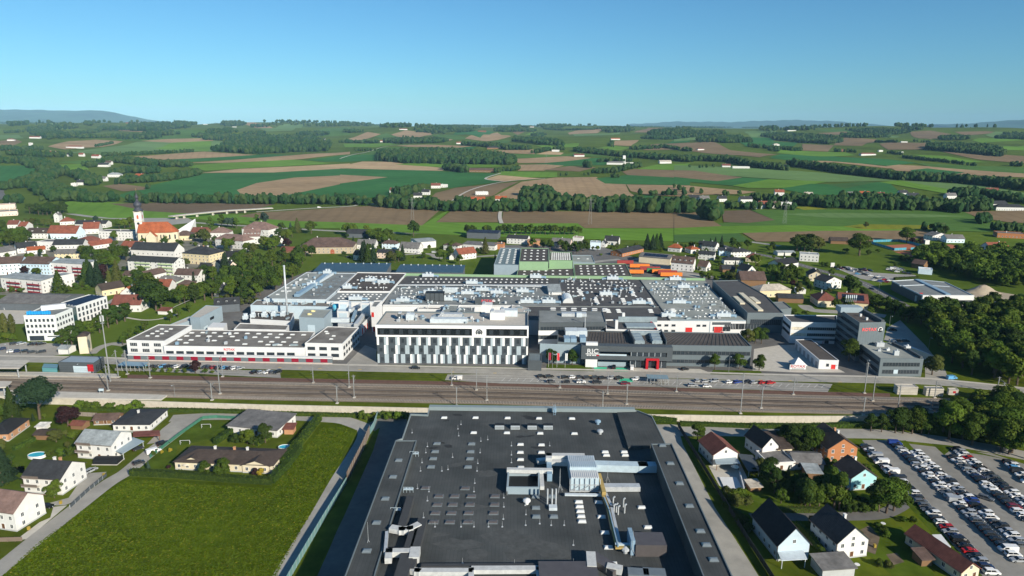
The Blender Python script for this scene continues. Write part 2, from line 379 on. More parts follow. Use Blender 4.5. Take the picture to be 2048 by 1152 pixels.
FLD('C','soil',1640,187,1830,183,1900,190,1700,207)
FLD('C','soil',1380,187,1500,180,1620,200,1500,232,1400,217)
FLD('C','light',1820,205,1880,185,1960,190,1880,222)
FLD('C','light',0,215,200,210,160,235,0,245)
FLD('C','green',820,178,950,170,1100,180,1000,195)
FLD('C','soil',840,195,1000,185,1060,200,900,205)
FLD('C','light',1110,205,1200,195,1320,215,1240,225)
def ridge(px0,px1,dist,tops,depth=3500):
 n=60;mb=MB();xs=[px0+(px1-px0)*i/n for i in range(n+1)]
 row=[]
 for i,px in enumerate(xs):
  x=(px-1024)/FPX*dist;top=H+(250-np.interp(px,[t[0]for t in tops],[t[1]for t in tops])+0.5*math.sin(i*1.7)+0.35*math.sin(i*0.63+1))*dist/FPX-(px-1024)*math.tan(ROLL)*dist/FPX*-1
  row.append((x,top))
 vs=[(x,dist-depth,20)for x,t in row]+[(x,dist-depth*0.45,20+(t-20)*0.55+12*math.sin(i*2.1))for i,(x,t)in enumerate(row)]+[(x,dist,t)for x,t in row]+[(x*1.15,dist+depth,20)for x,t in row]
 m=n+1;mb.add(vs,[(r*m+i,r*m+i+1,(r+1)*m+i+1,(r+1)*m+i)for r in range(3)for i in range(n)])
 O('hills',mb.mesh('hills',mat('far_forest',(0.035,0.07,0.03),1.0,0.5,0.0012,spec=0.05),True),kind='structure',label='distant wooded ridge on the horizon')
ridge(-420,340,17000,[(-420,226),(0,220),(90,222),(160,223),(225,223),(262,229),(300,237),(340,244)])
ridge(1250,1720,24000,[(1250,249),(1340,244),(1440,245),(1560,241),(1640,243),(1720,249)])
ridge(1830,2600,20000,[(1830,250),(1900,248),(1960,244),(2048,238),(2300,235),(2600,238)])
#  GROUND OF THE TOWN
WALLPX=[(-420,783),(0,793),(122,796),(322,803),(520,809),(855,816),(1312,829),(1520,832),(1698,832),(1792,830),(2048,822),(2500,806)]
WALL=[G(px,py,0)for px,py in WALLPX]
def sheet(name,poly,z,m,label=None,kind='structure'):
 mb=MB();mb.add([(x,y,z)for x,y in ccw(list(poly))],[tuple(range(len(poly)))]);return O(name,mb.mesh(name,m),kind=kind,label=label)
m_grass=mat('rough_grass',(0.060,0.088,0.008),0.95,scale=0.25,col2=(0.100,0.122,0.014),spec=0.0,detail=8,macro=0.35)
m_lawn=mat('lawn',(0.052,0.088,0.009),0.95,scale=0.35,col2=(0.080,0.112,0.014),spec=0.0,detail=8,macro=0.28,mscale=0.12)
m_asph=mat('asphalt',(0.115,0.112,0.108),0.9,scale=0.35,col2=(0.155,0.15,0.143),detail=8,macro=0.18)
m_asph2=mat('pale_asphalt',(0.27,0.26,0.235),0.9,scale=0.25,col2=(0.35,0.335,0.30),detail=8,macro=0.14)
m_conc=mat('concrete',(0.42,0.395,0.345),0.9,scale=0.4,col2=(0.53,0.50,0.44),detail=8)
m_ballast=mat('ballast',(0.175,0.138,0.103),0.95,scale=0.5,col2=(0.27,0.215,0.160),detail=10,macro=0.2)
m_rust=mat('rusty_ballast',(0.115,0.062,0.045),0.95,scale=0.5,col2=(0.165,0.09,0.065),detail=8)
sheet('ground',[(-900,-300),(900,-300),(900,345),(-900,345)],NZ,m_grass,'green ground of the nearer neighbourhood')
sheet('rail_ground',WALL+[(700,330.05),(-700,330.05)],0.0,m_grass,'raised ground of the railway and factory')
def off_poly(pts,w):
 pts=[Vector(p)for p in pts];L=[];R=[]
 for i,p in enumerate(pts):
  d=(pts[min(i+1,len(pts)-1)]-pts[max(i-1,0)]).normalized();n=Vector((-d.y,d.x))*(w/2);L.append(tuple(p+n));R.append(tuple(p-n))
 return L,R
def densify(pts,n=6):
 P=[Vector(p)for p in pts];out=[]
 for i in range(len(P)-1):
  a,b,c,d=P[max(i-1,0)],P[i],P[i+1],P[min(i+2,len(P)-1)]
  for k in range(n):
   t=k/n;out.append(0.5*((2*b)+(c-a)*t+(2*a-5*b+4*c-d)*t*t+(3*b-3*c+d-a)*t**3))
 out.append(P[-1]);return[tuple(p)for p in out]
ROADS=[]
def strip(name,pts,w,z,m,label=None,curve=True,kind='structure',parent=None):
 if curve and len(pts)>2:pts=densify(pts)
 if w>3:ROADS.append((pts,w/2+1.5))
 L,R=off_poly(pts,w);n=len(pts);mb=MB();mb.add([(x,y,z)for x,y in L]+[(x,y,z)for x,y in R],[(i,n+i,n+i+1,i+1)for i in range(n-1)])
 return O(name,mb.mesh(name,m),parent,kind=kind if parent is None else None,label=label)
def terrain_strip(name,pts,w,m,label,off=0.9):
 L,R=off_poly(densify(pts),w)
 for i in range(0,len(L)-1):pass
 O(name,drape(ccw(L+R[::-1]),off).mesh(name,m),kind='structure',label=label)
def PX(tag,*c):return[GT(tag,c[i],c[i+1])for i in range(0,len(c),2)]
def PN(tag,*c):return[GT(tag,c[i],c[i+1],NZ)for i in range(0,len(c),2)]
def rail_wall():
 t=E_('retaining_wall',(0,0,NZ),label='long weathered concrete retaining wall below the railway',cat='wall');t['kind']='thing'
 m=mat('wall_concrete',(0.42,0.385,0.32),0.9,scale=0.6,col2=(0.56,0.52,0.44),detail=9)
 for k in range(1,len(WALL)-2):
  a=Vector(WALL[k]);b=Vector(WALL[k+1]);L=(b-a).length;n=max(1,round(L/7.0))
  for i in range(n):
   p=a.lerp(b,i/n);q=a.lerp(b,(i+1)/n);d=(q-p).normalized();p=p+d*0.03;q=q-d*0.03;nn=Vector((-d.y,d.x))
   mb=MB();mb.prism([tuple(p-nn*0.35),tuple(q-nn*0.35),tuple(q+nn*0.02),tuple(p+nn*0.02)],0,3.12);O('wall_panel',mb.mesh('wall_panel',m),t)
rail_wall()
#  TREES
def leafmat(name,c1,c2,rnd=0.22):
 m=mat(name,c1,0.75,scale=0.9,col2=c2,spec=0.15,detail=3,coord='obj',rnd=rnd)
 nt=m.node_tree;b=nt.nodes['Principled BSDF'];out=nt.nodes['Material Output']
 tr=nt.nodes.new('ShaderNodeBsdfTranslucent');mx=nt.nodes.new('ShaderNodeMixShader');mx.inputs[0].default_value=0.28
 src=b.inputs['Base Color'].links[0].from_socket
 nt.links.new(src,tr.inputs[0]);nt.links.new(b.outputs[0],mx.inputs[1]);nt.links.new(tr.outputs[0],mx.inputs[2]);nt.links.new(mx.outputs[0],out.inputs['Surface'])
 return m
LEAF={'light':leafmat('leaf_light',(0.070,0.118,0.010),(0.120,0.170,0.018)),'mid':leafmat('leaf_mid',(0.043,0.082,0.008),(0.090,0.134,0.015)),'dark':leafmat('leaf_dark',(0.027,0.057,0.009),(0.054,0.090,0.014)),'con':leafmat('leaf_conifer',(0.016,0.036,0.016),(0.030,0.056,0.024)),'purple':leafmat('leaf_purple',(0.030,0.012,0.014),(0.052,0.022,0.022),0.1),'olive':leafmat('leaf_olive',(0.075,0.092,0.018),(0.105,0.122,0.030)),'blue':leafmat('leaf_blue',(0.035,0.065,0.045),(0.055,0.09,0.065)),'yellow':leafmat('leaf_yellow',(0.30,0.24,0.02),(0.42,0.33,0.04),0.05)}
m_bark=mat('bark',(0.10,0.075,0.055),0.95,0.3,2.0)
def leaf_quads(P,N,S,rng,tilt=0.7):
 n=len(P);N=N+rng.normal(0,tilt,(n,3));N/=np.linalg.norm(N,axis=1)[:,None]
 R=rng.normal(0,1,(n,3));A=np.cross(N,R);A/=np.linalg.norm(A,axis=1)[:,None];B=np.cross(N,A)
 a=A*S[:,None];b=B*(S*rng.uniform(0.6,1.0,n))[:,None]
 V=np.stack([P-a,P-b*0.9+a*0.1,P+a,P+b],1).reshape(-1,3)
 return V,np.arange(4*n).reshape(n,4)
def sph(n,rng):
 d=rng.normal(0,1,(n,3));return d/np.linalg.norm(d,axis=1)[:,None]
def crown(kind,n,ls,seed):
 rng=np.random.default_rng(seed)
 if kind in('con','col'):
  h0=0.8 if kind=='con' else 0.3;rmax=2.1 if kind=='con' else 1.5
  t=rng.random(n)**1.35 if kind=='con' else rng.random(n);z=h0+t*(10-h0);k=np.floor(z*1.9)/1.9;fr=(z-k)*1.9
  rr=rmax*((1-t)**0.85*(1.08-0.4*fr)+0.02)if kind=='con' else rmax*np.sin(np.clip(t*0.92+0.06,0,1)*math.pi)**0.6
  ang=rng.random(n)*2*math.pi;wob=1+0.16*np.sin(ang*5+k*2.4)+rng.normal(0,0.08,n);rr=rr*wob*(0.72+0.28*rng.random(n)**0.5)
  P=np.stack([rr*np.cos(ang),rr*np.sin(ang),z-0.12*rr],1);N=np.stack([np.cos(ang),np.sin(ang),np.full(n,0.55)],1)
  S=ls*rng.uniform(0.7,1.3,n);return leaf_quads(P,N,S,rng,0.45)
 if kind=='bush':cz,rx,rz,nl=4.2,5.2,4.6,12
 elif kind=='tall':cz,rx,rz,nl=5.4,2.7,4.5,17
 elif kind=='pine':cz,rx,rz,nl=6.2,4.6,3.6,24
 else:cz,rx,rz,nl=5.3,3.8,4.5,22
 D=sph(nl,rng);D[:,2]=np.where(D[:,2]<-0.8,-D[:,2],D[:,2]);f=rng.uniform(0.45,0.78,nl)[:,None]
 C=D*f*np.array([rx,rx,rz])+np.array([0,0,cz]);R=rng.uniform(0.30,0.46,nl)*rx
 which=rng.choice(nl,n,p=R**2/np.sum(R**2));d=sph(n,rng);d[:,2]=np.where(d[:,2]<-0.5,-d[:,2]*0.6,d[:,2])
 rad=R[which]*(0.70+0.34*rng.random(n)**0.6)
 P=C[which]+d*rad[:,None]*np.array([1,1,0.85 if kind!='pine' else 0.55]);P[:,2]=np.maximum(P[:,2],0.25 if kind=='bush' else 0.6)
 N=d*0.8+0.5*(P-np.array([0,0,cz]))/rx;S=ls*rng.uniform(0.65,1.35,n)
 return leaf_quads(P,N,S,rng,0.5)
def trunk_mesh(kind,seed):
 rng=random.Random(seed);mb=MB()
 if kind in('con','col'):mb.cyl((0,0,-0.3),(0,0,8.5),0.22,0.05,6)
 elif kind=='bush':
  for k in range(4):mb.cyl((0,0,-0.2),(rng.uniform(-2,2),rng.uniform(-2,2),4.5),0.25,0.08,5)
 else:
  mb.cyl((0,0,-0.3),(0.1,0.05,3.0),0.30,0.22,7);mb.cyl((0.1,0.05,2.9),(0.2,0.1,7.5),0.21,0.06,6)
  for k in range(6):
   a=k*1.05+rng.uniform(-0.3,0.3);z=2.6+0.5*k;r=rng.uniform(1.7,2.4);mb.cyl((0.12,0.06,z),(r*math.cos(a),r*math.sin(a),z+1.7),0.12,0.04,5)
 return mb.mesh('trunk',m_bark)
_tree_cache={}
def tree_proto(shape,leaf,big,var):
 key=(shape,leaf,big,var)
 if key not in _tree_cache:
  n,ls={0:(620,0.62),1:(1700,0.40),2:(5200,0.235)}[big]
  if shape in('con','col'):ls*=0.62
  if shape=='bush':ls*=1.15
  V,F=crown(shape,n,ls,100+var*17+big*5+sum(map(ord,shape)))
  _tree_cache[key]=(np_mesh('crown',V,F,LEAF[leaf]),trunk_mesh(shape,var))
 return _tree_cache[key]
def TREE(x,y,h,shape='dec',leaf='mid',big=1,z=0.0,label=None,group=None,wide=1.0,name=None):
 cr,tr=tree_proto(shape,leaf,big,random.randrange(4));s=h/10.0
 nm=name or{'con':'conifer_tree','col':'columnar_tree','bush':'shrub','pine':'pine_tree','tall':'upright_tree'}.get(shape,'broadleaf_tree')
 t=E_(nm,(x,y,z),random.uniform(0,6.28),label,'shrub' if shape=='bush' else 'tree',group,(s*wide*random.uniform(0.94,1.06),s*wide*random.uniform(0.94,1.06),s))
 O('trunk',tr,t);O('crown',cr,t);return t
def TP(tag,px,py,h,shape='dec',leaf='mid',big=1,z=0.0,label=None,group=None,wide=1.0):
 x,y=GT(tag,px,py,z);return TREE(x,y,h,shape,leaf,big,z,label,group,wide)
def GROVE(tag,pts,label,group,h=(9,13),shapes=(('dec','mid'),),big=1,z=0.0,wide=1.0):
 for i in range(0,len(pts),2):
  s,l=random.choice(shapes);TP(tag,pts[i],pts[i+1],random.uniform(*h),s,l,big,z,label,group,wide)
def fill_poly(poly,sp,jit=0.45):
 xs=[p[0]for p in poly];ys=[p[1]for p in poly];out=[];y=min(ys);r=0
 while y<max(ys):
  x=min(xs)+(sp/2 if r%2 else 0)
  while x<max(xs):
   qx=x+random.uniform(-jit,jit)*sp;qy=y+random.uniform(-jit,jit)*sp
   if pip(poly,qx,qy):out.append((qx,qy))
   x+=sp
  y+=sp*0.9;r+=1
 return out
def ico(sub):
 t=(1+5**0.5)/2;V=[(-1,t,0),(1,t,0),(-1,-t,0),(1,-t,0),(0,-1,t),(0,1,t),(0,-1,-t),(0,1,-t),(t,0,-1),(t,0,1),(-t,0,-1),(-t,0,1)]
 F=[(0,11,5),(0,5,1),(0,1,7),(0,7,10),(0,10,11),(1,5,9),(5,11,4),(11,10,2),(10,7,6),(7,1,8),(3,9,4),(3,4,2),(3,2,6),(3,6,8),(3,8,9),(4,9,5),(2,4,11),(6,2,10),(8,6,7),(9,8,1)]
 V=[Vector(v).normalized()for v in V]
 for _ in range(sub):
  mid={};G_=[]
  def mp(a,b):
   k=(min(a,b),max(a,b))
   if k not in mid:mid[k]=len(V);V.append(((V[a]+V[b])/2).normalized())
   return mid[k]
  for a,b,c in F:ab,bc,ca=mp(a,b),mp(b,c),mp(c,a);G_+=[(a,ab,ca),(b,bc,ab),(c,ca,bc),(ab,bc,ca)]
  F=G_
 return np.array([tuple(v)for v in V]),np.array(F)
_I0=ico(0);_I1=ico(1)
_blob=[]
for _k in range(6):
 _rg=np.random.default_rng(50+_k);V,F=_I1;_blob.append((V*(1+_rg.normal(0,0.16,(len(V),1)))*np.array([0.34,0.34,0.46])+np.array([0,0,0.56]),F))
_cone=[]
for _k in range(3):
 V=[];F=[]
 for r,z in((0.20,0.08),(0.15,0.40),(0.21,0.38),(0.10,0.72),(0.0,1.0)):
  for q in range(6):V.append((r*math.cos(q*1.047+_k),r*math.sin(q*1.047+_k),z))
 for i in range(4):
  for q in range(6):a,b=i*6+q,i*6+(q+1)%6;F+=[(a,b,b+6),(a,b+6,a+6)]
 _cone.append((np.array(V),np.array(F)))
_small=[(_I0[0]*np.array([0.40,0.40,0.44])+np.array([0,0,0.52]),_I0[1])]
WM=[leafmat('wood_leaf_a',(0.016,0.055,0.016),(0.032,0.080,0.022),0),leafmat('wood_leaf_b',(0.030,0.068,0.018),(0.052,0.098,0.026),0),leafmat('wood_leaf_c',(0.010,0.036,0.016),(0.020,0.054,0.022),0),leafmat('wood_leaf_d',(0.045,0.080,0.022),(0.068,0.108,0.03),0)]
for _m in WM:
 for nd in _m.node_tree.nodes:
  if nd.type=='TEX_NOISE':nd.inputs['Scale'].default_value=0.12
def WOOD(pts,h,con=0.3,label='dark mixed wood among the far fields',lod=1,name='woods'):
 if not pts:return
 VV=[];FF=[];MI=[];o=0;PZ=TZ(np.array([p[0]for p in pts]),np.array([p[1]for p in pts]))
 for(x,y),z in zip(pts,PZ):
  hh=random.uniform(*h)
  if random.random()<con:V,F=random.choice(_cone);m=2;w=hh*random.uniform(0.9,1.25)
  else:V,F=random.choice(_blob if lod else _small);m=random.choice((0,0,1,1,3));w=hh*random.uniform(0.85,1.25)
  a=random.uniform(0,6.28);c,s=math.cos(a)*w,math.sin(a)*w
  W=np.stack([V[:,0]*c-V[:,1]*s+x,V[:,0]*s+V[:,1]*c+y,V[:,2]*hh+z-0.3],1)
  VV.append(W);FF.append(F+o);MI.append(np.full(len(F),m));o+=len(V)
 O(name,np_mesh(name,np.concatenate(VV),np.concatenate(FF),WM,np.concatenate(MI)),kind='stuff',label=label)
def WPOLY(tag,pts,sp=11,h=(15,23),con=0.35,label='dark mixed wood among the far fields',lod=1):
 poly=[HT(tag,pts[i],pts[i+1])for i in range(0,len(pts),2)];n=len(poly);ar=abs(sum(poly[i][0]*poly[(i+1)%n][1]-poly[(i+1)%n][0]*poly[i][1]for i in range(n)))/2;sp=max(sp,math.sqrt(ar/(1500 if lod else 450)));WOOD(fill_poly(poly,sp),(max(h[0],min(sp*0.8,26)),max(h[1],min(sp*1.1,34))),con,label,lod)
def WBELT(tag,pts,width,sp=8,h=(9,16),con=0.15,label='belt of trees between the far fields',lod=1):
 P=[HT(tag,pts[i],pts[i+1])for i in range(0,len(pts),2)];out=[]
 for a,b in zip(P[:-1],P[1:]):
  L=math.dist(a,b);n=min(420,max(1,int(L*width/(sp*sp))))
  for _ in range(n):
   t=random.random();out.append((a[0]+(b[0]-a[0])*t+random.uniform(-.5,.5)*width*0.3,a[1]+(b[1]-a[1])*t+random.uniform(-.5,.5)*width))
 WOOD(out,h,con,label,lod)
#  HOUSES
m_glass=mat('window_glass',(0.03,0.04,0.05),0.12,0,spec=0.6)
m_frame=mat('window_frame_white',(0.72,0.72,0.70),0.6,0)
m_fdark=mat('window_frame_dark',(0.06,0.065,0.07),0.5,0)
WALLC={'white':(0.64,0.635,0.615),'cream':(0.62,0.55,0.40),'yellow':(0.64,0.55,0.35),'blue':(0.52,0.68,0.80),'lblue':(0.62,0.75,0.84),'cyan':(0.34,0.60,0.63),'pink':(0.68,0.55,0.46),'beige':(0.42,0.35,0.25),'orange':(0.40,0.165,0.07),'green':(0.62,0.72,0.60),'grey':(0.42,0.43,0.43),'dgrey':(0.10,0.115,0.13),'wood':(0.20,0.115,0.06),'bluegrey':(0.45,0.55,0.62),'brick':(0.45,0.24,0.13),'metal':(0.24,0.30,0.34)}
ROOFC={'brown':(0.105,0.070,0.058),'dark':(0.036,0.038,0.042),'grey':(0.15,0.145,0.14),'red':(0.23,0.075,0.045),'orange':(0.32,0.088,0.034),'rust':(0.17,0.062,0.045),'lgrey':(0.27,0.30,0.31),'black':(0.020,0.021,0.024),'pv':(0.02,0.03,0.055),'dbrown':(0.06,0.045,0.038),'tan':(0.42,0.38,0.32),'white':(0.66,0.65,0.62),'pinkbrown':(0.20,0.13,0.11)}
def rooftile(key):
 name='roof_'+key
 if name in MATS:return MATS[name]
 m=mat(name,ROOFC[key],0.8,0.25,0.9,coord='obj',detail=8,spec=0.25,macro=0.22,mscale=0.25)
 nt=m.node_tree;b=nt.nodes['Principled BSDF'];tc=nt.nodes.new('ShaderNodeTexCoord');wv=nt.nodes.new('ShaderNodeTexWave');wv.bands_direction='Z';wv.inputs['Scale'].default_value=1.3
 wv.inputs['Distortion'].default_value=0.4;bp=nt.nodes.new('ShaderNodeBump');bp.inputs['Distance'].default_value=0.05;bp.inputs['Strength'].default_value=0.6
 nt.links.new(tc.outputs['Object'],wv.inputs['Vector']);nt.links.new(wv.outputs['Fac'],bp.inputs['Height']);nt.links.new(bp.outputs[0],b.inputs['Normal'])
 return m
def wallm(key):return mat('wall_'+key,WALLC[key],0.9,0.07,0.6,coord='obj',detail=8,macro=0.06,mscale=0.2)
_wc={}
def win_mesh(w,h,dark=False,sill=True):
 k=(round(w,2),round(h,2),dark)
 if k not in _wc:
  mb=MB();t=0.09
  mb.box(-w/2,-0.05,0,-w/2+t,0.02,h,0);mb.box(w/2-t,-0.05,0,w/2,0.02,h,0);mb.box(-w/2+t,-0.05,h-t,w/2-t,0.02,h,0);mb.box(-w/2-0.06,-0.12,-0.05,w/2+0.06,0.02,t*0.6,0)
  if w>0.9:mb.box(-0.035,-0.045,t*0.6,0.035,0.02,h-t,0)
  mb.box(-w/2+t,-0.02,t*0.6,w/2-t,0.015,h-t,1)
  _wc[k]=mb.mesh('window',[m_fdark if dark else m_frame,m_glass])
 return _wc[k]
_dc={}
def door_mesh(w,h,key):
 if(w,h,key)not in _dc:
  mb=MB();mb.box(-w/2-0.08,-0.06,0,-w/2,0.02,h+0.08,1);mb.box(w/2,-0.06,0,w/2+0.08,0.02,h+0.08,1);mb.box(-w/2,-0.06,h,w/2,0.02,h+0.08,1);mb.box(-w/2,-0.03,0,w/2,0.02,h,0)
  c={'red':(0.55,0.03,0.025),'brown':(0.13,0.06,0.03),'grey':(0.3,0.31,0.32),'green':(0.05,0.16,0.07),'white':(0.7,0.7,0.68),'dark':(0.04,0.045,0.05)}[key]
  _dc[(w,h,key)]=mb.mesh('door',[mat('door_'+key,c,0.5,0.05),m_frame])
 return _dc[(w,h,key)]
def facing(t,ang,nx,ny,lx,ly):
 c,s=math.cos(ang),math.sin(ang);wx,wy=nx*c-ny*s,nx*s+ny*c;px,py=t.location.x+lx*c-ly*s,t.location.y+lx*s+ly*c
 return-(wx*px+wy*py)>0
def windows_on(t,side,W,D,floors,cols,ang,w=1.1,h=1.35,z0=0.95,fh=2.8,dark=False,skip=()):
 n={'f':(0,-1),'b':(0,1),'l':(-1,0),'r':(1,0)}[side]
 L=W if side in 'fb' else D
 me=win_mesh(min(w,L/cols*0.7),h,dark)
 for r in range(floors):
  for c in range(cols):
   if(r,c)in skip:continue
   u=L*(c+0.5)/cols;z=z0+r*fh
   loc,rz={'f':((u,0,z),0),'b':((u,D,z),math.pi),'l':((0,u,z),-math.pi/2),'r':((W,u,z),math.pi/2)}[side]
   O('window',me,t,loc,rz)
OCC=[]
def HOUSE(p1,p2,depth,hw,hr,rt,wall,roof,label,z=0.0,floors=None,cols=None,scols=None,chim=1,cat='house',group=None,name='house',o=0.5,door='brown',win=(1.1,1.35),dorm=0,pv=0,solid=True):
 a=Vector(p1);b=Vector(p2);W=(b-a).length;ang=math.atan2(b.y-a.y,b.x-a.x);D=depth
 t=E_(name,(a.x,a.y,z),ang,label,cat,group);OCC.append((a.x+math.cos(ang)*W/2-math.sin(ang)*D/2,a.y+math.sin(ang)*W/2+math.cos(ang)*D/2,math.hypot(W,D)*0.46))
 floors=max(1,int(hw/2.7))if floors is None else floors;cols=max(1,int(W/3.2))if cols is None else cols;scols=max(1,int(D/3.6))if scols is None else scols
 mb=MB();rb=MB();th=0.24
 if rt=='x':
  mb.add([(x,y,zz)for x in(0,W)for y,zz in((0,-1.5),(D,-1.5),(D,hw),(D/2,hw+hr),(0,hw))],[(0,4,3,2,1),(5,6,7,8,9),(0,5,9,4),(1,2,7,6)])
  s=hr/(D/2);ze=hw-s*o+0.03;zr=hw+hr+0.03;pr=[(-o,ze),(D/2,zr),(D+o,ze),(D+o,ze+th),(D/2,zr+th),(-o,ze+th)]
  rb.add([(x,y,zz)for x in(-o*0.7,W+o*0.7)for y,zz in pr],[(0,5,4,1),(1,4,3,2),(6,7,10,11),(7,8,9,10)]+[(i,(i+1)%6,6+(i+1)%6,6+i)for i in range(6)])
 elif rt=='y':
  mb.add([(x,y,zz)for y in(0,D)for x,zz in((0,-1.5),(W,-1.5),(W,hw),(W/2,hw+hr),(0,hw))],[(0,1,2,3,4),(5,9,8,7,6),(0,4,9,5),(1,6,7,2)])
  s=hr/(W/2);ze=hw-s*o+0.03;zr=hw+hr+0.03;pr=[(-o,ze),(W/2,zr),(W+o,ze),(W+o,ze+th),(W/2,zr+th),(-o,ze+th)]
  rb.add([(x,y,zz)for y in(-o*0.7,D+o*0.7)for x,zz in pr],[(0,1,4,5),(1,2,3,4),(6,11,10,7),(7,10,9,8)]+[(i,6+i,6+(i+1)%6,(i+1)%6)for i in range(6)])
 elif rt in('hip','pyr'):
  mb.box(0,0,-1.5,W,D,hw)
  k=min(W,D)/2*(0.98 if rt=='hip' else 1);base=[(-o,-o,hw),(W+o,-o,hw),(W+o,D+o,hw),(-o,D+o,hw)]
  if W>=D:r1,r2=(k,D/2,hw+hr),(W-k,D/2,hw+hr);fs=[(4,5,9,8),(5,6,9),(6,7,8,9),(7,4,8)]
  else:r1,r2=(W/2,k,hw+hr),(W/2,D-k,hw+hr);fs=[(4,5,8),(5,6,9,8),(6,7,9),(7,4,8,9)]
  rb.add([(x,y,zz+0.02)for x,y,zz in base]+[(x,y,zz+0.22)for x,y,zz in base]+[r1,r2],[(0,1,5,4),(1,2,6,5),(2,3,7,6),(3,0,4,7),(3,2,1,0)]+fs)
 elif rt=='shed':
  mb.add([(0,0,-1.5),(W,0,-1.5),(W,D,-1.5),(0,D,-1.5),(0,0,hw),(W,0,hw),(W,D,hw+hr),(0,D,hw+hr)],[(0,1,5,4),(1,2,6,5),(2,3,7,6),(3,0,4,7)])
  s=hr/D;rb.add([(x,y,hw+s*y+dz)for dz in(0.03,0.3)for x,y in((-o,-o),(W+o,-o),(W+o,D+o),(-o,D+o))],[(3,2,1,0),(4,5,6,7),(0,1,5,4),(1,2,6,5),(2,3,7,6),(3,0,4,7)])
 else:
  mb.box(0,0,-1.5,W,D,hw);rb.box(0.25,0.25,hw-0.1,W-0.25,D-0.25,hw+0.06)
  pb=MB();pb.wallring([(-0.04,-0.04),(W+0.04,-0.04),(W+0.04,D+0.04),(-0.04,D+0.04)],hw-0.25,hw+0.45,0.32);O('parapet',pb.mesh('parapet',wallm(wall)),t)
 if solid:O('wall',mb.mesh('wall',wallm(wall)),t)
 ro=O('roof',rb.mesh('roof',rooftile(roof)),t)
 if z==NZ and floors:
  pb=MB();pb.box(-0.06,-0.06,-0.3,W+0.06,D+0.06,0.45);O('plinth',pb.mesh('plinth',wallm('grey')),t)
  if rt in('x','y'):
   for q in(0,1):
    gb=MB();s_=hr/((D if rt=='x' else W)/2)*o;zz=hw-s_+0.1
    if rt=='x':y_=-o-0.08 if q==0 else D+o+0.08;gb.bar((-o*0.7,y_,zz),(W+o*0.7,y_,zz),0.16,0.14);gb.bar((0.2,y_*0.3 if q==0 else D+0.1,0.2),(0.2,y_*0.3 if q==0 else D+0.1,zz),0.1,0.1)
    else:x_=-o-0.08 if q==0 else W+o+0.08;gb.bar((x_,-o*0.7,zz),(x_,D+o*0.7,zz),0.16,0.14);gb.bar((-0.12 if q==0 else W+0.12,0.2,0.2),(-0.12 if q==0 else W+0.12,0.2,zz),0.1,0.1)
    O('gutter',gb.mesh('gutter',mat('gutter_metal',(0.16,0.12,0.10),0.4,0.1)),ro)
 for k in range(chim):
  cb=MB();cx=W*(0.3+0.4*random.random())if rt!='y' else W*0.5+0.7;cy=D*0.5+0.6 if rt!='y' else D*(0.3+0.4*random.random());zt=hw+hr+(0.9 if rt!='flat' else 1.1)
  cb.box(cx-0.35,cy-0.35,hw-0.05+hr*0.4,cx+0.35,cy+0.35,zt);cb.box(cx-0.45,cy-0.45,zt,cx+0.45,cy+0.45,zt+0.12);O('chimney',cb.mesh('chimney',wallm('white' if k%2==0 else 'brick')),ro)
 if floors:
  ww,wh=win
  windows_on(t,'f',W,D,floors,cols,ang,ww,wh,skip=((0,cols//2),)if door else())
  if door:O('door',door_mesh(1.1,2.1,door),t,(W*(cols//2+0.5)/cols,0,0.05))
  for sd,nx,lx in(('l',-1,0),('r',1,W)):
   if facing(t,ang,nx,0,lx,D/2):windows_on(t,sd,W,D,floors,scols,ang,ww,wh)
  if rt=='y' and hr>2:windows_on(t,'f',W,D,1,1,ang,1.0,1.2,z0=hw+0.25)
 if dorm:
  s=hr/(D/2)
  for k in range(dorm):
   x=W*(k+0.5)/dorm;y0=D*0.14;z0=hw+s*y0;db=MB();db.box(x-0.7,y0,z0-0.3,x+0.7,y0+1.3/s*1.2,z0+1.35);d=O('dormer',db.mesh('dormer',wallm(wall)),ro)
   e=MB();e.box(x-0.9,y0-0.2,z0+1.36,x+0.9,y0+1.6/s,z0+1.52);O('dormer_roof',e.mesh('dormer_roof',rooftile(roof)),d);O('window',win_mesh(0.9,1.0),d,(x,y0,z0+0.15))
 if pv:
  s=hr/(D/2)if rt=='x' else 0;pm=mat('solar_glass',(0.012,0.018,0.035),0.15,0,spec=0.6)
  for k in range(pv):
   x0=W*(0.12+0.76*k/pv);x1=x0+W*0.76/pv-0.15;y0,y1=D*0.08,D*0.40;pbm=MB()
   pbm.add([(x,y,hw+s*y+th+dz)for dz in(0.06,0.14)for x,y in((x0,y0),(x1,y0),(x1,y1),(x0,y1))],[(3,2,1,0),(4,5,6,7),(0,1,5,4),(1,2,6,5),(2,3,7,6),(3,0,4,7)]);O('solar_panel',pbm.mesh('solar_panel',pm),ro)
 return t
def HS(tag,x1,y1,x2,y2,*a,z=0.0,**k):return HOUSE(GT(tag,x1,y1,z),GT(tag,x2,y2,z),*a,z=z,**k)
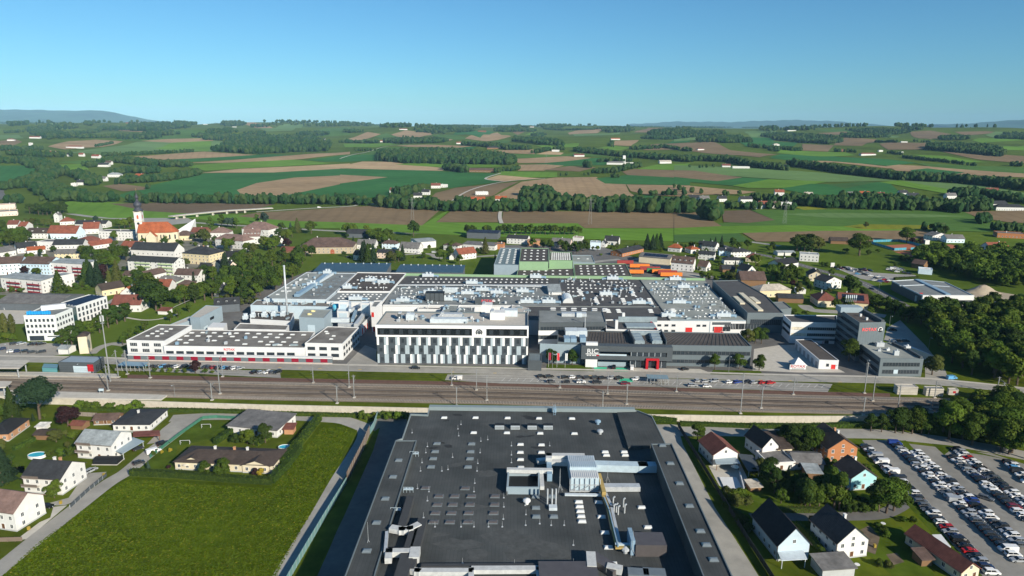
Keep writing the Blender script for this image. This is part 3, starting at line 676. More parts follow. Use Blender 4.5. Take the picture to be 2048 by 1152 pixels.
#  CARS
CARC={'white':(0.74,0.74,0.73),'silver':(0.42,0.44,0.46),'grey':(0.13,0.14,0.15),'black':(0.012,0.013,0.015),'blue':(0.02,0.05,0.22),'red':(0.38,0.012,0.014),'lblue':(0.10,0.32,0.55),'dark':(0.03,0.034,0.04),'orange':(0.50,0.09,0.03),'teal':(0.04,0.25,0.36),'wine':(0.16,0.015,0.03),'navy':(0.015,0.025,0.07)}
CARW={'lblue':'light blue','dark':'charcoal','wine':'dark red','navy':'navy blue'}
m_cglass=mat('car_glass',(0.015,0.018,0.022),0.08,0,spec=0.7);m_tyre=mat('tyre',(0.02,0.02,0.02),0.9,0);m_rim=mat('rim',(0.35,0.36,0.37),0.35,0,metal=0.7)
m_head=mat('headlamp',(0.75,0.77,0.78),0.2,0,spec=0.6);m_tail=mat('tail_lamp',(0.35,0.01,0.01),0.3,0)
CARS={'hatch':dict(L=4.1,W=1.76,body=[(-2.05,0.28),(2.05,0.28),(2.05,0.62),(1.92,0.78),(1.05,0.95),(-1.95,0.98),(-2.05,0.85)],gb=(-1.92,1.05),gt=(-1.55,0.30),hz=(0.96,1.46)),'sedan':dict(L=4.6,W=1.80,body=[(-2.3,0.28),(2.3,0.28),(2.3,0.60),(2.15,0.75),(1.05,0.93),(-1.55,0.97),(-2.22,0.95),(-2.3,0.80)],gb=(-1.65,1.10),gt=(-0.95,0.30),hz=(0.94,1.42)),'wagon':dict(L=4.7,W=1.82,body=[(-2.35,0.28),(2.35,0.28),(2.35,0.62),(2.2,0.78),(1.15,0.95),(-2.2,1.0),(-2.35,0.85)],gb=(-2.25,1.18),gt=(-1.85,0.40),hz=(0.97,1.47)),'suv':dict(L=4.5,W=1.86,body=[(-2.25,0.34),(2.25,0.34),(2.25,0.72),(2.12,0.90),(1.15,1.08),(-2.12,1.12),(-2.25,0.95)],gb=(-2.12,1.15),gt=(-1.75,0.45),hz=(1.09,1.66)),'van':dict(L=5.2,W=1.98,body=[(-2.6,0.32),(2.6,0.32),(2.6,0.85),(2.45,1.02),(1.95,1.18),(1.25,1.92),(-2.5,2.0),(-2.6,1.9)],gb=(1.32,1.93),gt=(1.22,1.30),hz=(1.20,1.88)),}
_cc={}
def car_proto(tp,colr):
 if(tp,colr)in _cc:return _cc[(tp,colr)]
 c=CARS[tp];w=c['W']/2;body=MB();pr=c['body'];n=len(pr)
 yw=lambda x,z:w*(1-0.10*max(0,abs(x)/(c['L']/2)-0.72)/0.28-(0.07 if z>0.7 else 0.0))
 ch=0.10;rings=[]
 for sgn in(-1,1):rings.append([(x,sgn*yw(x,z),z)for x,z in pr])
 inner=[[(x*0.985,s*(yw(x,z)),z)for x,z in pr]for s in(-1,1)]
 body.add(rings[0]+rings[1],[(i,(i+1)%n,n+(i+1)%n,n+i)for i in range(n)]+[tuple(reversed(range(n))),tuple(range(n,2*n))])
 glass=MB();(b0,b1),(t0,t1),(z0,z1)=c['gb'],c['gt'],c['hz'];wb=w*0.90;wt=w*0.74
 if tp!='van':
  gv=[(b0,-wb,z0-0.03),(b1,-wb*0.96,z0-0.03),(b1,wb*0.96,z0-0.03),(b0,wb,z0-0.03),(t0,-wt,z1),(t1,-wt,z1),(t1,wt,z1),(t0,wt,z1)]
  glass.add(gv,[(4,5,6,7),(0,1,5,4),(1,2,6,5),(2,3,7,6),(3,0,4,7)])
  body.add([(t0-0.06,-wt-0.03,z1-0.02),(t1+0.05,-wt-0.03,z1-0.02),(t1+0.05,wt+0.03,z1-0.02),(t0-0.06,wt+0.03,z1-0.02),(t0+0.08,-wt+0.06,z1+0.06),(t1-0.08,-wt+0.06,z1+0.05),(t1-0.08,wt-0.06,z1+0.05),(t0+0.08,wt-0.06,z1+0.06)],[(4,5,6,7),(0,1,5,4),(1,2,6,5),(2,3,7,6),(3,0,4,7),(3,2,1,0)])
  for s in(-1,1):
   for xb,xt in((b0,t0),(b1,t1),((b0+b1)/2-0.1,(t0+t1)/2)):body.bar((xb,s*(wb+0.005),z0-0.03),(xt,s*(wt+0.015),z1),0.07,0.05)
 else:
  glass.add([(1.93,-w*0.80,1.20),(1.93,w*0.80,1.20),(1.30,w*0.76,1.86),(1.30,-w*0.76,1.86)],[(0,1,2,3)]);
  for v in range(4):glass.v[v]=(glass.v[v][0]+0.05,glass.v[v][1],glass.v[v][2]+0.04)
  for s in(-1,1):glass.box(0.25,s*w*0.94-0.02,1.18,1.35,s*w*0.94+0.02,1.68)
 wh=MB();wh.cyl((0,-0.11,0),(0,0.11,0),0.32,n=12);wh.cyl((0,-0.125,0),(0,0.125,0),0.19,n=10,m=1)
 lamp=MB();lamp.box(-0.05,-0.2,-0.07,0.04,0.2,0.07);xf=pr[2][0];tl=lamp
 cm=mat('paint_'+colr,CARC[colr],0.25,0,spec=0.6,metal=0.3 if colr in('silver','grey')else 0.0)
 zl=pr[2][1]
 _cc[(tp,colr)]=(body.mesh('body',cm),glass.mesh('glass',m_cglass),wh.mesh('wheel',[m_tyre,m_rim])if 'wheel' not in _cc else _cc['wheel'],lamp.mesh('headlamp',m_head)if 'hl' not in _cc else _cc['hl'],lamp.mesh('tail_lamp',m_tail)if 'tl' not in _cc else _cc['tl'],c['L'],w,zl)
 _cc['wheel'],_cc['hl'],_cc['tl']=_cc[(tp,colr)][2:5]
 return _cc[(tp,colr)]
def CAR(x,y,z,ang,tp,colr,label,group=None,lamps=True):
 b,g,wh,hl,tl,L,w,zl=car_proto(tp,colr);t=E_('parked_van' if tp=='van' else 'parked_car',(x,y,z),ang,label,'van' if tp=='van' else 'car',group)
 O('body',b,t);O('glass',g,t)
 for sx in(-1,1):
  for sy in(-1,1):O('wheel',wh,t,(sx*L*0.30,sy*(w-0.10),0.32))
 if lamps:
  for sy in(-1,1):O('headlamp',hl,t,(L/2-0.02,sy*w*0.62,zl));O('tail_lamp',tl,t,(-L/2+0.03,sy*w*0.66,zl+0.12))
 return t
CW=lambda c:CARW.get(c,c)
#  FACTORY
m_bit=mat('roof_bitumen_grey',(0.150,0.165,0.165),0.9,scale=0.15,col2=(0.235,0.250,0.247),detail=9,macro=0.15)
m_bitl=mat('roof_bitumen_light',(0.225,0.245,0.23),0.9,scale=0.12,col2=(0.31,0.33,0.305),detail=9,macro=0.15)
m_bitd=mat('roof_bitumen_dark',(0.062,0.062,0.064),0.9,scale=0.15,col2=(0.090,0.088,0.088),detail=9)
m_bitb=mat('roof_bitumen_brown',(0.060,0.052,0.048),0.9,scale=0.15,col2=(0.095,0.083,0.075),detail=9)
m_gravel=mat('roof_gravel',(0.40,0.375,0.335),0.95,scale=0.5,col2=(0.50,0.47,0.42),detail=9)
m_stain=mat('roof_stained',(0.10,0.09,0.08),0.95,scale=0.10,col2=(0.25,0.235,0.212),detail=8)
m_white=mat('white_cladding',(0.64,0.65,0.65),0.7,0.05,0.3,coord='obj')
m_green=mat('green_cladding',(0.24,0.38,0.22),0.7,0.06,0.3)
m_steel=mat('galvanised_duct',(0.50,0.53,0.55),0.45,0.15,0.8,metal=0.25)
m_pale=mat('pale_machine_metal',(0.50,0.56,0.60),0.5,0.12,0.6)
m_bluem=mat('blue_grey_machine',(0.22,0.33,0.43),0.5,0.15,0.6)
m_dome=mat('skylight_dome',(0.60,0.62,0.62),0.3,0.03,spec=0.5)
m_domeg=mat('skylight_glass_grey',(0.15,0.18,0.20),0.2,0.1,spec=0.6)
m_domeb=mat('skylight_glass_brown',(0.088,0.080,0.080),0.25,0.1,spec=0.6)
m_anth=mat('anthracite_cladding',(0.072,0.085,0.094),0.6,0.08,0.3)
m_anth2=mat('slate_cladding',(0.125,0.155,0.17),0.6,0.06,0.3)
m_bgrey=mat('blue_grey_cladding',(0.27,0.34,0.385),0.6,0.05,0.3)
m_lblue=mat('pale_blue_cladding',(0.46,0.56,0.62),0.6,0.05,0.3)
m_red=mat('red_paint',(0.42,0.012,0.020),0.5,0.05)
m_rmet=mat('weathered_roof_metal',(0.25,0.31,0.34),0.5,0.2,0.5)
m_black=mat('matt_black',(0.012,0.013,0.015),0.6,0)
m_blueroof=mat('blue_metal_roof',(0.042,0.085,0.125),0.5,0.12,0.4)
class Blk:pass
def BLOCK(label,pts,h,wallm_,roofm_,name='factory_hall',cat='factory',z=0.0,par=0.5,parm=None,tag='P',group=None,eave=0.0):
 """pts: photo pixels of the roof corners (at height h above z)"""
 poly=ccw([GT(tag,pts[i],pts[i+1],z+h)for i in range(0,len(pts),2)]);cx=sum(p[0]for p in poly)/len(poly);cy=sum(p[1]for p in poly)/len(poly)
 OCC.append((cx,cy,max(math.dist((cx,cy),p)for p in poly)*0.9));b=Blk();b.h=h;b.z=z;b.poly=poly;b.c=(cx,cy);b.t=E_(name,(cx,cy,z),label=label,cat=cat,group=group);lp=[(x-cx,y-cy)for x,y in poly];b.lp=lp
 mb=MB();mb.prism(lp,-0.5,h-0.08);O('wall',mb.mesh('wall',wallm_),b.t)
 rb=MB();rb.prism(inset(lp,0.28)if par else lp,h-0.15,h);b.roof=O('roof',rb.mesh('roof',roofm_),b.t)
 if par:
  pb=MB();pb.wallring([(x,y)for x,y in inset(lp,-0.04)],h-0.35,h+par,0.35);O('parapet',pb.mesh('parapet',parm or wallm_),b.t)
 return b
def on(b,tag,x,y,dz=0.0):
 gx,gy=GT(tag,x,y,b.z+b.h+dz);return(gx-b.c[0],gy-b.c[1],b.h+dz)
def onw(b,x,y,dz=0.0):return(x-b.c[0],y-b.c[1],b.h+dz)
_sk={}
def sky_mesh(w,d,kind):
 if(w,d,kind)not in _sk:
  mb=MB();cb=0.25 if kind!='box' else 0.9;mb.box(-w/2,-d/2,-0.05,w/2,d/2,cb,1)
  a,c=w/2-0.08,d/2-0.08;hh=0.38 if kind!='box' else 0.25
  mb.add([(-a,-c,cb),(a,-c,cb),(a,c,cb),(-a,c,cb),(-a*.82,-c*.6,cb+hh*.75),(a*.82,-c*.6,cb+hh*.75),(a*.82,c*.6,cb+hh*.75),(-a*.82,c*.6,cb+hh*.75),(-a*.6,0,cb+hh),(a*.6,0,cb+hh)],[(0,1,5,4),(1,2,6,5),(2,3,7,6),(3,0,4,7),(4,5,9,8),(6,7,8,9),(5,6,9),(7,4,8)],0)
  _sk[(w,d,kind)]=mb.mesh('skylight',[{'w':m_dome,'g':m_domeg,'b':m_domeb,'box':m_black}[kind],m_dome if kind=='w' else m_domeg])
 return _sk[(w,d,kind)]
def SKYL(b,tag,pts,w=2.0,d=1.5,kind='w',rz=0):
 me=sky_mesh(w,d,kind)
 for i in range(0,len(pts),2):O('skylight',me,b.t,on(b,tag,pts[i],pts[i+1]),rz)
def SKYG(b,quad,nu,nv,w=2.0,d=1.5,kind='w',drop=0.0,jit=0.0,m=0.06,tag='P'):
 q=[GT(tag,quad[i],quad[i+1],b.z+b.h)for i in range(0,8,2)];me=sky_mesh(w,d,kind);r=math.atan2(q[1][1]-q[0][1],q[1][0]-q[0][0])
 for i in range(nu):
  for j in range(nv):
   if random.random()<drop:continue
   u=m+(1-2*m)*(i+0.5)/nu+random.uniform(-jit,jit);v=m+(1-2*m)*(j+0.5)/nv
   x=(1-u)*(1-v)*q[0][0]+u*(1-v)*q[1][0]+u*v*q[2][0]+(1-u)*v*q[3][0];y=(1-u)*(1-v)*q[0][1]+u*(1-v)*q[1][1]+u*v*q[2][1]+(1-u)*v*q[3][1]
   O('skylight',me,b.t,onw(b,x,y),r)
class Face:
 def __init__(s,t,A,B):
  s.t=t;s.A=Vector(A);s.B=Vector(B);s.L=(s.B-s.A).length;s.d=(s.B-s.A)/s.L;s.rz=math.atan2(s.d.y,s.d.x);s.n=Vector((s.d.y,-s.d.x))
 def put(s,name,me,u,z,out=0.0,parent=None):
  p=s.A+s.d*u+s.n*out;return O(name,me,parent or s.t,(p.x-s.t.location.x if parent is None else p.x-s.t.location.x,p.y-s.t.location.y,z),s.rz)
 def panel(s,name,u0,u1,z0,z1,m,out=0.03,th=0.08,parent=None):
  mb=MB();mb.box(0,-out,0,u1-u0,th-out,z1-z0);return s.put(name,mb.mesh(name,m),u0,z0,0.0,parent)
 def band(s,u0,u1,z0,z1,n,gap=0.25,fm=True,glass=None):
  w=(u1-u0)/n
  for i in range(n):s.put('window',win_mesh(w-gap,z1-z0,True),u0+w*(i+0.5),z0)
def edge(b,i,j):return Face(b.t,b.poly[i],b.poly[j])
def face_px(b,tag,x1,y1,x2,y2):
 return Face(b.t,GT(tag,x1,y1,b.z+b.h),GT(tag,x2,y2,b.z+b.h))
def text_mesh(s,size,m,depth=0.06,bold=0.0,font_scale_x=1.0):
 cu=bpy.data.curves.new('lettering','FONT');cu.body=s;cu.size=size;cu.extrude=depth;cu.offset=bold;cu.align_x='CENTER';cu.align_y='CENTER'
 ob=bpy.data.objects.new('lettering_tmp',cu);COL.objects.link(ob);bpy.context.view_layer.update()
 me=bpy.data.meshes.new_from_object(ob.evaluated_get(bpy.context.evaluated_depsgraph_get()));bpy.data.objects.remove(ob);bpy.data.curves.remove(cu)
 v=np.empty(len(me.vertices)*3);me.vertices.foreach_get('co',v);v=v.reshape(-1,3);v=np.stack([v[:,0]*font_scale_x,-v[:,2],v[:,1]],1);me.vertices.foreach_set('co',v.ravel())
 me.materials.clear();me.materials.append(m);me.name='lettering';me.update();return me
def emblem_mesh(r,ring,disc,inner):
 mb=MB();n=48
 def circ(rad,y,m,f=lambda k:1.0,k0=0,k1=48):
  pts=[(rad*f(k)*math.sin(2*math.pi*k/n),y,rad*f(k)*math.cos(2*math.pi*k/n))for k in range(n)];mb.add(pts,[tuple(range(n))],m)
 circ(r*1.04,-0.06,1)
 pts=[]
 for k in range(-17,18):
  a=2*math.pi*k/n;ro=r*(0.98 if(k//2)%2==0 else 0.84);pts.append((ro*math.sin(a),-0.10,ro*math.cos(a),0.60*r*math.sin(a),0.60*r*math.cos(a)))
 vs=[(p[0],p[1],p[2])for p in pts]+[(p[3],p[1],p[4])for p in pts];q=len(pts)
 mb.add(vs,[(i,i+1,q+i+1,q+i)for i in range(q-1)],0)
 circ(r*0.50,-0.09,2)
 mb.add([(-r*0.2,-0.14,-r*0.18),(r*0.95,-0.14,r*0.02),(r*0.9,-0.14,-r*0.16),(0.1*r,-0.14,-r*0.42)],[(0,1,2,3)],0)
 return mb.mesh('emblem',[ring,disc,inner])
_ah={}
def AHU(tag,x,y,zr,label=None,w=8.4,rz=0.0,duct=1,group='air handling units on the factory roof'):
 gx,gy=GT(tag,x,y,zr)
 t=E_('air_handling_unit',(gx,gy,zr),rz+random.uniform(-0.02,0.02),label or 'pale metal air handling unit with two fan stacks on the factory roof','ventilation unit',group)
 if w not in _ah:
  a=MB();a.box(-w/2,-1.3,0.35,w/2,1.3,2.5);[a.box(-w/2+0.15+i*w/5,-1.34,0.5,-w/2+w/5-0.1+i*w/5,-1.28,2.3)for i in range(5)];[a.box(-w/2+0.3+i*(w-0.8),-1.2,0,-w/2+0.5+i*(w-0.8),1.2,0.34)for i in range(2)]
  s=MB();s.lathe([(0.75,0),(0.75,0.75),(0.95,0.85),(0.95,1.15),(0.3,1.25)],10)
  d=MB();d.box(0,-0.6,0.4,2.6,0.6,1.5);d.box(2.6,-0.6,-0.1,3.6,0.6,1.5)
  _ah[w]=(a.mesh('housing',m_pale),s.mesh('fan_stack',m_pale),d.mesh('duct',m_bluem))
 a,s,d=_ah[w];O('housing',a,t);O('fan_stack',s,t,(-w*0.12,0,2.5));O('fan_stack',s,t,(w*0.2,0.1,2.5))
 if duct:O('duct',d,t,(w/2,0,0),0);
 if random.random()<0.5:O('duct',d,t,(-w/2,0,0),math.pi)
 return t
def name_units():
 for pre,what in(('pale metal air','pale air handling unit with fan stacks, %s from the left on the factory roof'),('small pale cooler','small pale cooler, %s from the left in the cooler row on the roof'),('small fan unit','small fan unit, %s from the left on the low dark plant roof')):
  L=sorted((o for o in COL.objects if o.get('label','').startswith(pre)),key=lambda o:o.location.x/o.location.y)
  for k,o in enumerate(L):o['label']=what%ordn(k+1)
def PIPE(label,pts,w,h,m,name='roof_duct',cat='duct',round_=False,group=None):
 c=pts[0];t=MB()
 for a,b in zip(pts[:-1],pts[1:]):
  a=Vector(a)-Vector(c);b=Vector(b)-Vector(c);d=(b-a).normalized()*w*0.5
  if round_:t.cyl(a,b,w/2,n=10)
  else:t.bar(a-d*0.98,b+d*0.98,w,h)
 return O(name,t.mesh(name,m),None,c,label=label,cat=cat,group=group)
def W3(tag,x,y,z):g=GT(tag,x,y,z);return(g[0],g[1],z)
def main_hall():
 b=BLOCK('huge flat roofed production hall studded with skylights and vents',[765,612,790,571,812,551,1410,561,1455,614,1492,642,1040,640,1040,613],9.0,m_white,m_bit,par=0,name='production_hall')
 def sec(m,dz,*p):
  q=ccw([GT('P',p[i],p[i+1],9.0)for i in range(0,len(p),2)]);mb=MB();mb.prism([(x-b.c[0],y-b.c[1])for x,y in q],9.0,9.0+dz);O('roof_section',mb.mesh('roof_section',m),b.t)
 sec(m_bitd,0.06,791,571,812,553,1120,556,1120,570.5);sec(m_bit,0.05,766,611.5,790.5,571.5,1119.6,571.3,1119.6,612.3)
 sec(m_bitd,0.05,1120.2,556,1280,560,1319,615.3,1120.2,612.5);sec(m_bitd,0.07,1041,613.3,1320,616.3,1339,640.5,1041,639.5)
 sec(m_bitl,0.05,1280.6,560.5,1409,561.6,1454,614,1320,615.3);sec(m_bitl,0.07,1320.6,616.3,1455,614.7,1491,641.6,1340,640.8)
 for(x0,y0,x1,y1,h,m)in((812,551,1410,561,1.7,m_green),(766,611.5,1040,613,0.7,m_white),(790,571.2,1120,571,0.35,m_pale),(1280,560.2,1339,640.5,0.5,m_anth),(1120,555.6,1120,612.6,0.3,m_bit),(1040,613,1455,614.4,0.35,m_bit),(790,571,812,551,0.8,m_green),(1340,640.8,1491,641.9,0.5,m_bgrey)):
  A=GT('P',x0,y0,9.0);B=GT('P',x1,y1,9.0);mb=MB();mb.bar((A[0]-b.c[0],A[1]-b.c[1],9.0+h/2),(B[0]-b.c[0],B[1]-b.c[1],9.0+h/2),0.5,h);O('parapet',mb.mesh('parapet',m),b.t)
 SKYG(b,(797,569,1118,569,1118,556.5,812,554.5),27,2,1.5,1.2)
 SKYG(b,(780,598,1090,598,1090,573,795,573),24,4,1.4,0.9,drop=0.3,jit=0.004)
 SKYG(b,(1122,598,1300,600,1278,561,1122,557),16,5,1.5,1.2,drop=0.2)
 SKYG(b,(1325,612,1448,611,1408,562,1284,562),14,7,1.2,0.9,drop=0.15)
 SKYG(b,(1345,638,1484,639,1455,617,1326,618),13,3,1.2,0.9,drop=0.25)
 for(x,y,n)in((1158,580,5),(1262,581,5),(1190,597,5),(1245,598,5),(1298,598,5),(1215,620,3),(1236,620,3),(1300,620,3),(1345,619,3)):
  SKYL(b,'P',sum([[x+i*1.2,y+i*2.6]for i in range(n)],[]),3.0,1.2)
 SKYL(b,'P',sum([[1106+i*20.7,617+i*0.3]for i in range(6)],[]),3.6,1.8)
 SKYL(b,'P',sum([[1106+i*20.7,621+i*0.3]for i in range(6)],[]),3.6,1.8)
 f=face_px(b,'P',1309,641.3,1491.5,642.05);L=f.L
 for k in range(3):
  for r in range(2):f.put('window',win_mesh(2.2,1.2,True),3+k*4.2,2.2+r*3.4)
 for k in range(2):f.put('window',win_mesh(2.2,1.2,True),26+k*3.5,5.5)
 f.put('door',door_mesh(4.0,4.8,'red'),20.5,0.1);f.put('door',door_mesh(5.0,5.4,'red'),L*0.705,0.1);f.put('door',door_mesh(1.6,2.4,'red'),L*0.75,0.1)
 f.panel('wall_panel',32.5,32.9,0,8.6,m_bgrey);f.panel('canopy',34,45,6.6,8.2,m_anth);f.band(34.5,45,2.8,5.4,4);f.band(48,62,4.2,7.4,8);f.band(L*0.77,L-1,4.0,7.4,12)
 t=E_('barrel_rooflight',W3('M',465,545,9.05),label='white curved barrel rooflight on the production hall',cat='rooflight');mb=MB();R,Lb=3.4,15.0
 vs=[];n=10
 for y in(0,Lb):
  for k in range(n+1):a=math.pi*k/n;vs.append((-R*math.cos(a),y,R*math.sin(a)*0.95))
 mb.add(vs,[(k,k+1,n+2+k,n+1+k)for k in range(n)]+[tuple(reversed(range(n+1))),tuple(range(n+1,2*n+2))]);O('shell',mb.mesh('shell',m_dome),t)
 for k in range(1,7):rbm=MB();[rbm.bar((-R*1.01*math.cos(math.pi*q/n),Lb*k/7,R*.96*math.sin(math.pi*q/n)),(-R*1.01*math.cos(math.pi*(q+1)/n),Lb*k/7,R*.96*math.sin(math.pi*(q+1)/n)),0.12,0.08)for q in range(n)];O('rib',rbm.mesh('rib',m_pale),t)
 HOUSE(GT('M',310,478,9.1),GT('M',412,478,9.1),16,1.6,1.8,'shed','white','lgrey','grey sloping lean to roof on top of the production hall',z=9.1,floors=0,chim=0,cat='roof shed',name='roof_shed',door=None,o=0.2)
 return b
HALL=main_hall()
for p in((410,372),(510,385)):AHU('K',*p,10.1)
for p in((220,430),):AHU('K',*p,10.1,w=6.0)
for tag,x,y in(('K',865,335),('K',1215,392),('K',1300,448),('K',1415,470),('K',1620,460),('K',1180,475),('K',665,535),('K',1010,525),('K',880,468),('M',205,345),('M',820,358),('M',1320,362),('M',1385,425),('M',765,482),('M',1030,552),('M',1350,548),('M',1265,655),('M',1705,655),('M',135,545),('M',310,545)):AHU(tag,x,y,9.1)
AHU('K',285,520,9.6)
for k in range(8):AHU('K',1000+k*12,462,9.1,'small pale cooler in the row of coolers on the production hall',w=2.6,duct=0,group='row of coolers on the production hall')
def container():
 t=E_('roof_container',W3('K',920,525,9.1),label='black rooftop plant container beside the air handling units',cat='container');mb=MB();mb.box(-6,-1.5,0,6,4,5.5);O('body',mb.mesh('body',m_black),t)
 for k in range(4):p=MB();p.box(-5.7+k*2.9,-1.6,0.3,-3.1+k*2.9,-1.51,5.2);O('louvre_panel',p.mesh('louvre_panel',m_anth),t)
container()
def banner():
 t=E_('rooftop_sign',W3('K',1240,553,9.1),0.0,'dark rooftop ROTAX sign with round gear emblem facing the railway','sign');W=14.5
 mb=MB();mb.box(0,0,0.2,W,2.4,4.0);O('board',mb.mesh('board',m_anth),t)
 O('lettering',text_mesh('ROTAX',2.3,mat('sign_pink_red',(0.75,0.10,0.13),0.4,0),0.08,0.03),t,(W*0.55,-0.02,2.1));O('emblem',emblem_mesh(1.15,m_white,m_black,m_pale),t,(W*0.82,0,2.1));O('emblem',emblem_mesh(1.3,m_white,m_black,m_pale),t,(W+0.2,0.4,2.5))
banner()
for k,(a,bb,w)in enumerate((((640,400),(1810,402),0.8),((1300,400),(1810,412),0.9))):
 PIPE(['long pale pipe bridge running across the production hall roof','second short pale pipe beside the long pipe bridge'][k],[W3('K',*a,10.3),W3('K',*bb,10.3)],w,w,m_steel)
_cu=MB();_cu.box(-0.8,-0.7,0,0.8,0.7,1.3);_cu.lathe([(0.5,1.3),(0.5,1.5),(0.1,1.55)],8);me_cu=_cu.mesh('roof_fan',m_steel)
me_cd=_cu.mesh('roof_fan',m_bluem);_ck=MB();_ck.box(-1.6,-0.5,0,1.6,0.5,0.9);_ck.box(1.6,-0.4,0,2.3,0.4,0.6);me_ck=_ck.mesh('roof_fan',m_rmet)
_vp=MB();_vp.lathe([(0.22,0),(0.22,1.5),(0.5,1.6),(0.4,2.0),(0.05,2.2)],8);me_vp=_vp.mesh('vent_cowl',m_steel)
def small_vents(b,quad,n,tag='P'):
 q=[GT(tag,quad[i],quad[i+1],b.z+b.h)for i in range(0,8,2)]
 for _ in range(n):
  u,v=random.random(),random.random();x=(1-u)*(1-v)*q[0][0]+u*(1-v)*q[1][0]+u*v*q[2][0]+(1-u)*v*q[3][0];y=(1-u)*(1-v)*q[0][1]+u*(1-v)*q[1][1]+u*v*q[2][1]+(1-u)*v*q[3][1]
  if random.random()<0.6:O('roof_fan',random.choice((me_cu,me_cd,me_ck,me_ck)),b.t,onw(b,x,y),random.uniform(0,3))
  else:O('vent_cowl',me_vp,b.t,onw(b,x,y))
small_vents(HALL,(775,608,1110,608,1110,574,795,574),110);small_vents(HALL,(1122,612,1310,614,1278,561,1122,557),60);small_vents(HALL,(1335,638,1480,639,1410,564,1290,564),64)
b=BLOCK('low factory hall with pale grey roof and long blue ducts',[527.5,598,612.5,545.8,712.5,547.5,652.5,600],10.0,m_lblue,m_bit,parm=m_pale,par=0.4);S1=b
lp=ccw([GT('P',*p,10.0)for p in((529,597.6),(613.5,546.4),(643,547),(580,598.2))]);mb=MB();mb.prism([(x-b.c[0],y-b.c[1])for x,y in lp],10.0,10.06);O('roof_section',mb.mesh('roof_section',m_bitl),b.t)
SKYG(b,(535,596,572,596,632,548,613,548),2,7,2.2,1.6,drop=0.2);SKYG(b,(605,597,648,598,700,550,662,549),3,6,2.2,2.0,'g')
small_vents(b,(540,594,640,596,690,552,620,550),22)
PIPE('long blue grey duct run along the left factory roof',[W3('J',1460,360,11.2),W3('J',1600,270,11.2),W3('J',1690,200,11.2)],3.2,1.8,m_bluem);PIPE('pale duct beside the blue duct on the left factory roof',[W3('J',1500,335,11.0),W3('J',1740,190,11.0)],1.6,1.6,m_pale)
AHU('J',1580,285,10.1,w=7.0);AHU('J',1700,190,10.1,w=6.0)
b=BLOCK('factory hall with dark brown roof and white parapet',[675,583.8,715,545.8,812.5,547.5,780,584.2],10.0,m_white,m_bitb,parm=m_white,par=0.6);SKYG(b,(682,582,778,582,806,549,719,548),8,4,1.5,0.8,drop=0.2);small_vents(b,(690,580,770,580,800,552,725,552),8)
b=BLOCK('grey roofed factory hall in front of the brown roof',[653,603,675,584.6,780,584.8,763,604],9.5,m_white,m_bit,par=0.3,parm=m_pale);SKYG(b,(664,600,762,601,774,587,680,587),10,3,1.4,0.8,drop=0.15)
b=BLOCK('narrow pale blue factory building with rusty roof',[501,611.3,514,600.6,676,603,678,615],8.0,m_lblue,m_stain,par=0.4);small_vents(b,(510,610,670,613,670,604,516,602),26)
f=face_px(b,'P',501,611.3,678,615);f.band(60,90,2,4,9);f.panel('blue_panel',34,36.5,0,6,m_bluem)
b=BLOCK('low dark roofed plant building below the tall chimney',[500,638.5,505,622.5,588,626,582,643],6.0,m_white,m_bitb,par=0.3);small_vents(b,(503,636,580,640,585,628,507,625),14)
b=BLOCK('low brown roofed annex behind the white workshop',[468,659,480,647,578,651,572,661],6.0,m_white,m_stain,par=0.4)
b=BLOCK('square blue grey plant tower with two yellow roof hatches',[598,635.5,608,619,664,620,648,637.5],13.0,m_bgrey,m_bitl,par=0.4,name='plant_tower')
f=face_px(b,'P',598,635.5,648,637.5);f.panel('vent_panel',f.L*0.33,f.L*0.62,5.0,9.0,m_lblue)
for x,y in((626,622.8),(619,629)):
 mb=MB();mb.lathe([(1.4,0),(1.4,0.5),(0.9,0.5),(0.9,0.1)],12);O('roof_hatch',mb.mesh('roof_hatch',mat('cream_paint',(0.7,0.62,0.32),0.6,0)),b.t,on(b,'P',x,y))
for lab,pts,h in(('tall white plant tower with pale panel beside the blue tank',[677,604.5,679,601.5,698,601.5,696,605],15.0),('white plant tower with grey screen in the factory yard',[674,623,677,615,698,616,697,624],11.0),('small white plant tower near the red gates',[721,606,723,603,740,603,739,607],14.0)):
 b=BLOCK(lab,pts,h,m_white,m_lblue,par=0.3,name='plant_tower',cat='tower');f=face_px(b,'P',*pts[0:2],*pts[6:8]);f.panel('screen',f.L*0.15,f.L*0.85,h*0.55,h*0.92,m_lblue)
b=BLOCK('tall white factory block with red doors at the yard',[742,614.5,748,603,764,602.5,752,615],15.0,m_white,m_bit,par=0.5);f=face_px(b,'P',742,614.5,752,615);f.put('door',door_mesh(1.6,3.0,'red'),f.L*0.3,9.0);f.put('door',door_mesh(1.6,3.0,'red'),f.L*0.5,0.1)
b=BLOCK('low white yard building with red gates and pipes on its roof',[700,651,716,625,742,632,722,652],6.0,m_white,m_bit,par=0.4);f=face_px(b,'P',722,652,742,632)
for k in range(4):f.put('door',door_mesh(2.4,4.0,'red'),f.L*(0.12+0.24*k),0.1)
for k,(x0,y0,x1,y1,z,w,m)in enumerate(((1850,500,1990,430,8.5,2.0,m_steel),(1900,560,1940,450,7.5,1.6,m_bluem),(1700,560,1860,560,7.5,2.4,m_pale),(1930,600,1990,520,7.5,2.2,m_steel),(1800,595,1930,600,6.8,1.8,m_steel),(1880,480,1880,420,12,1.5,m_pale))):
 PIPE(['long steel duct slanting over the yard plant','blue grey duct between the plant towers','thick pale duct in front of the white tower','steel duct beside the red gates','low steel duct in front of the yard plant','short pale duct high beside the tall white tower'][k],[W3('J',x0,y0,z),W3('J',x1,y1,z)],w,w,m)
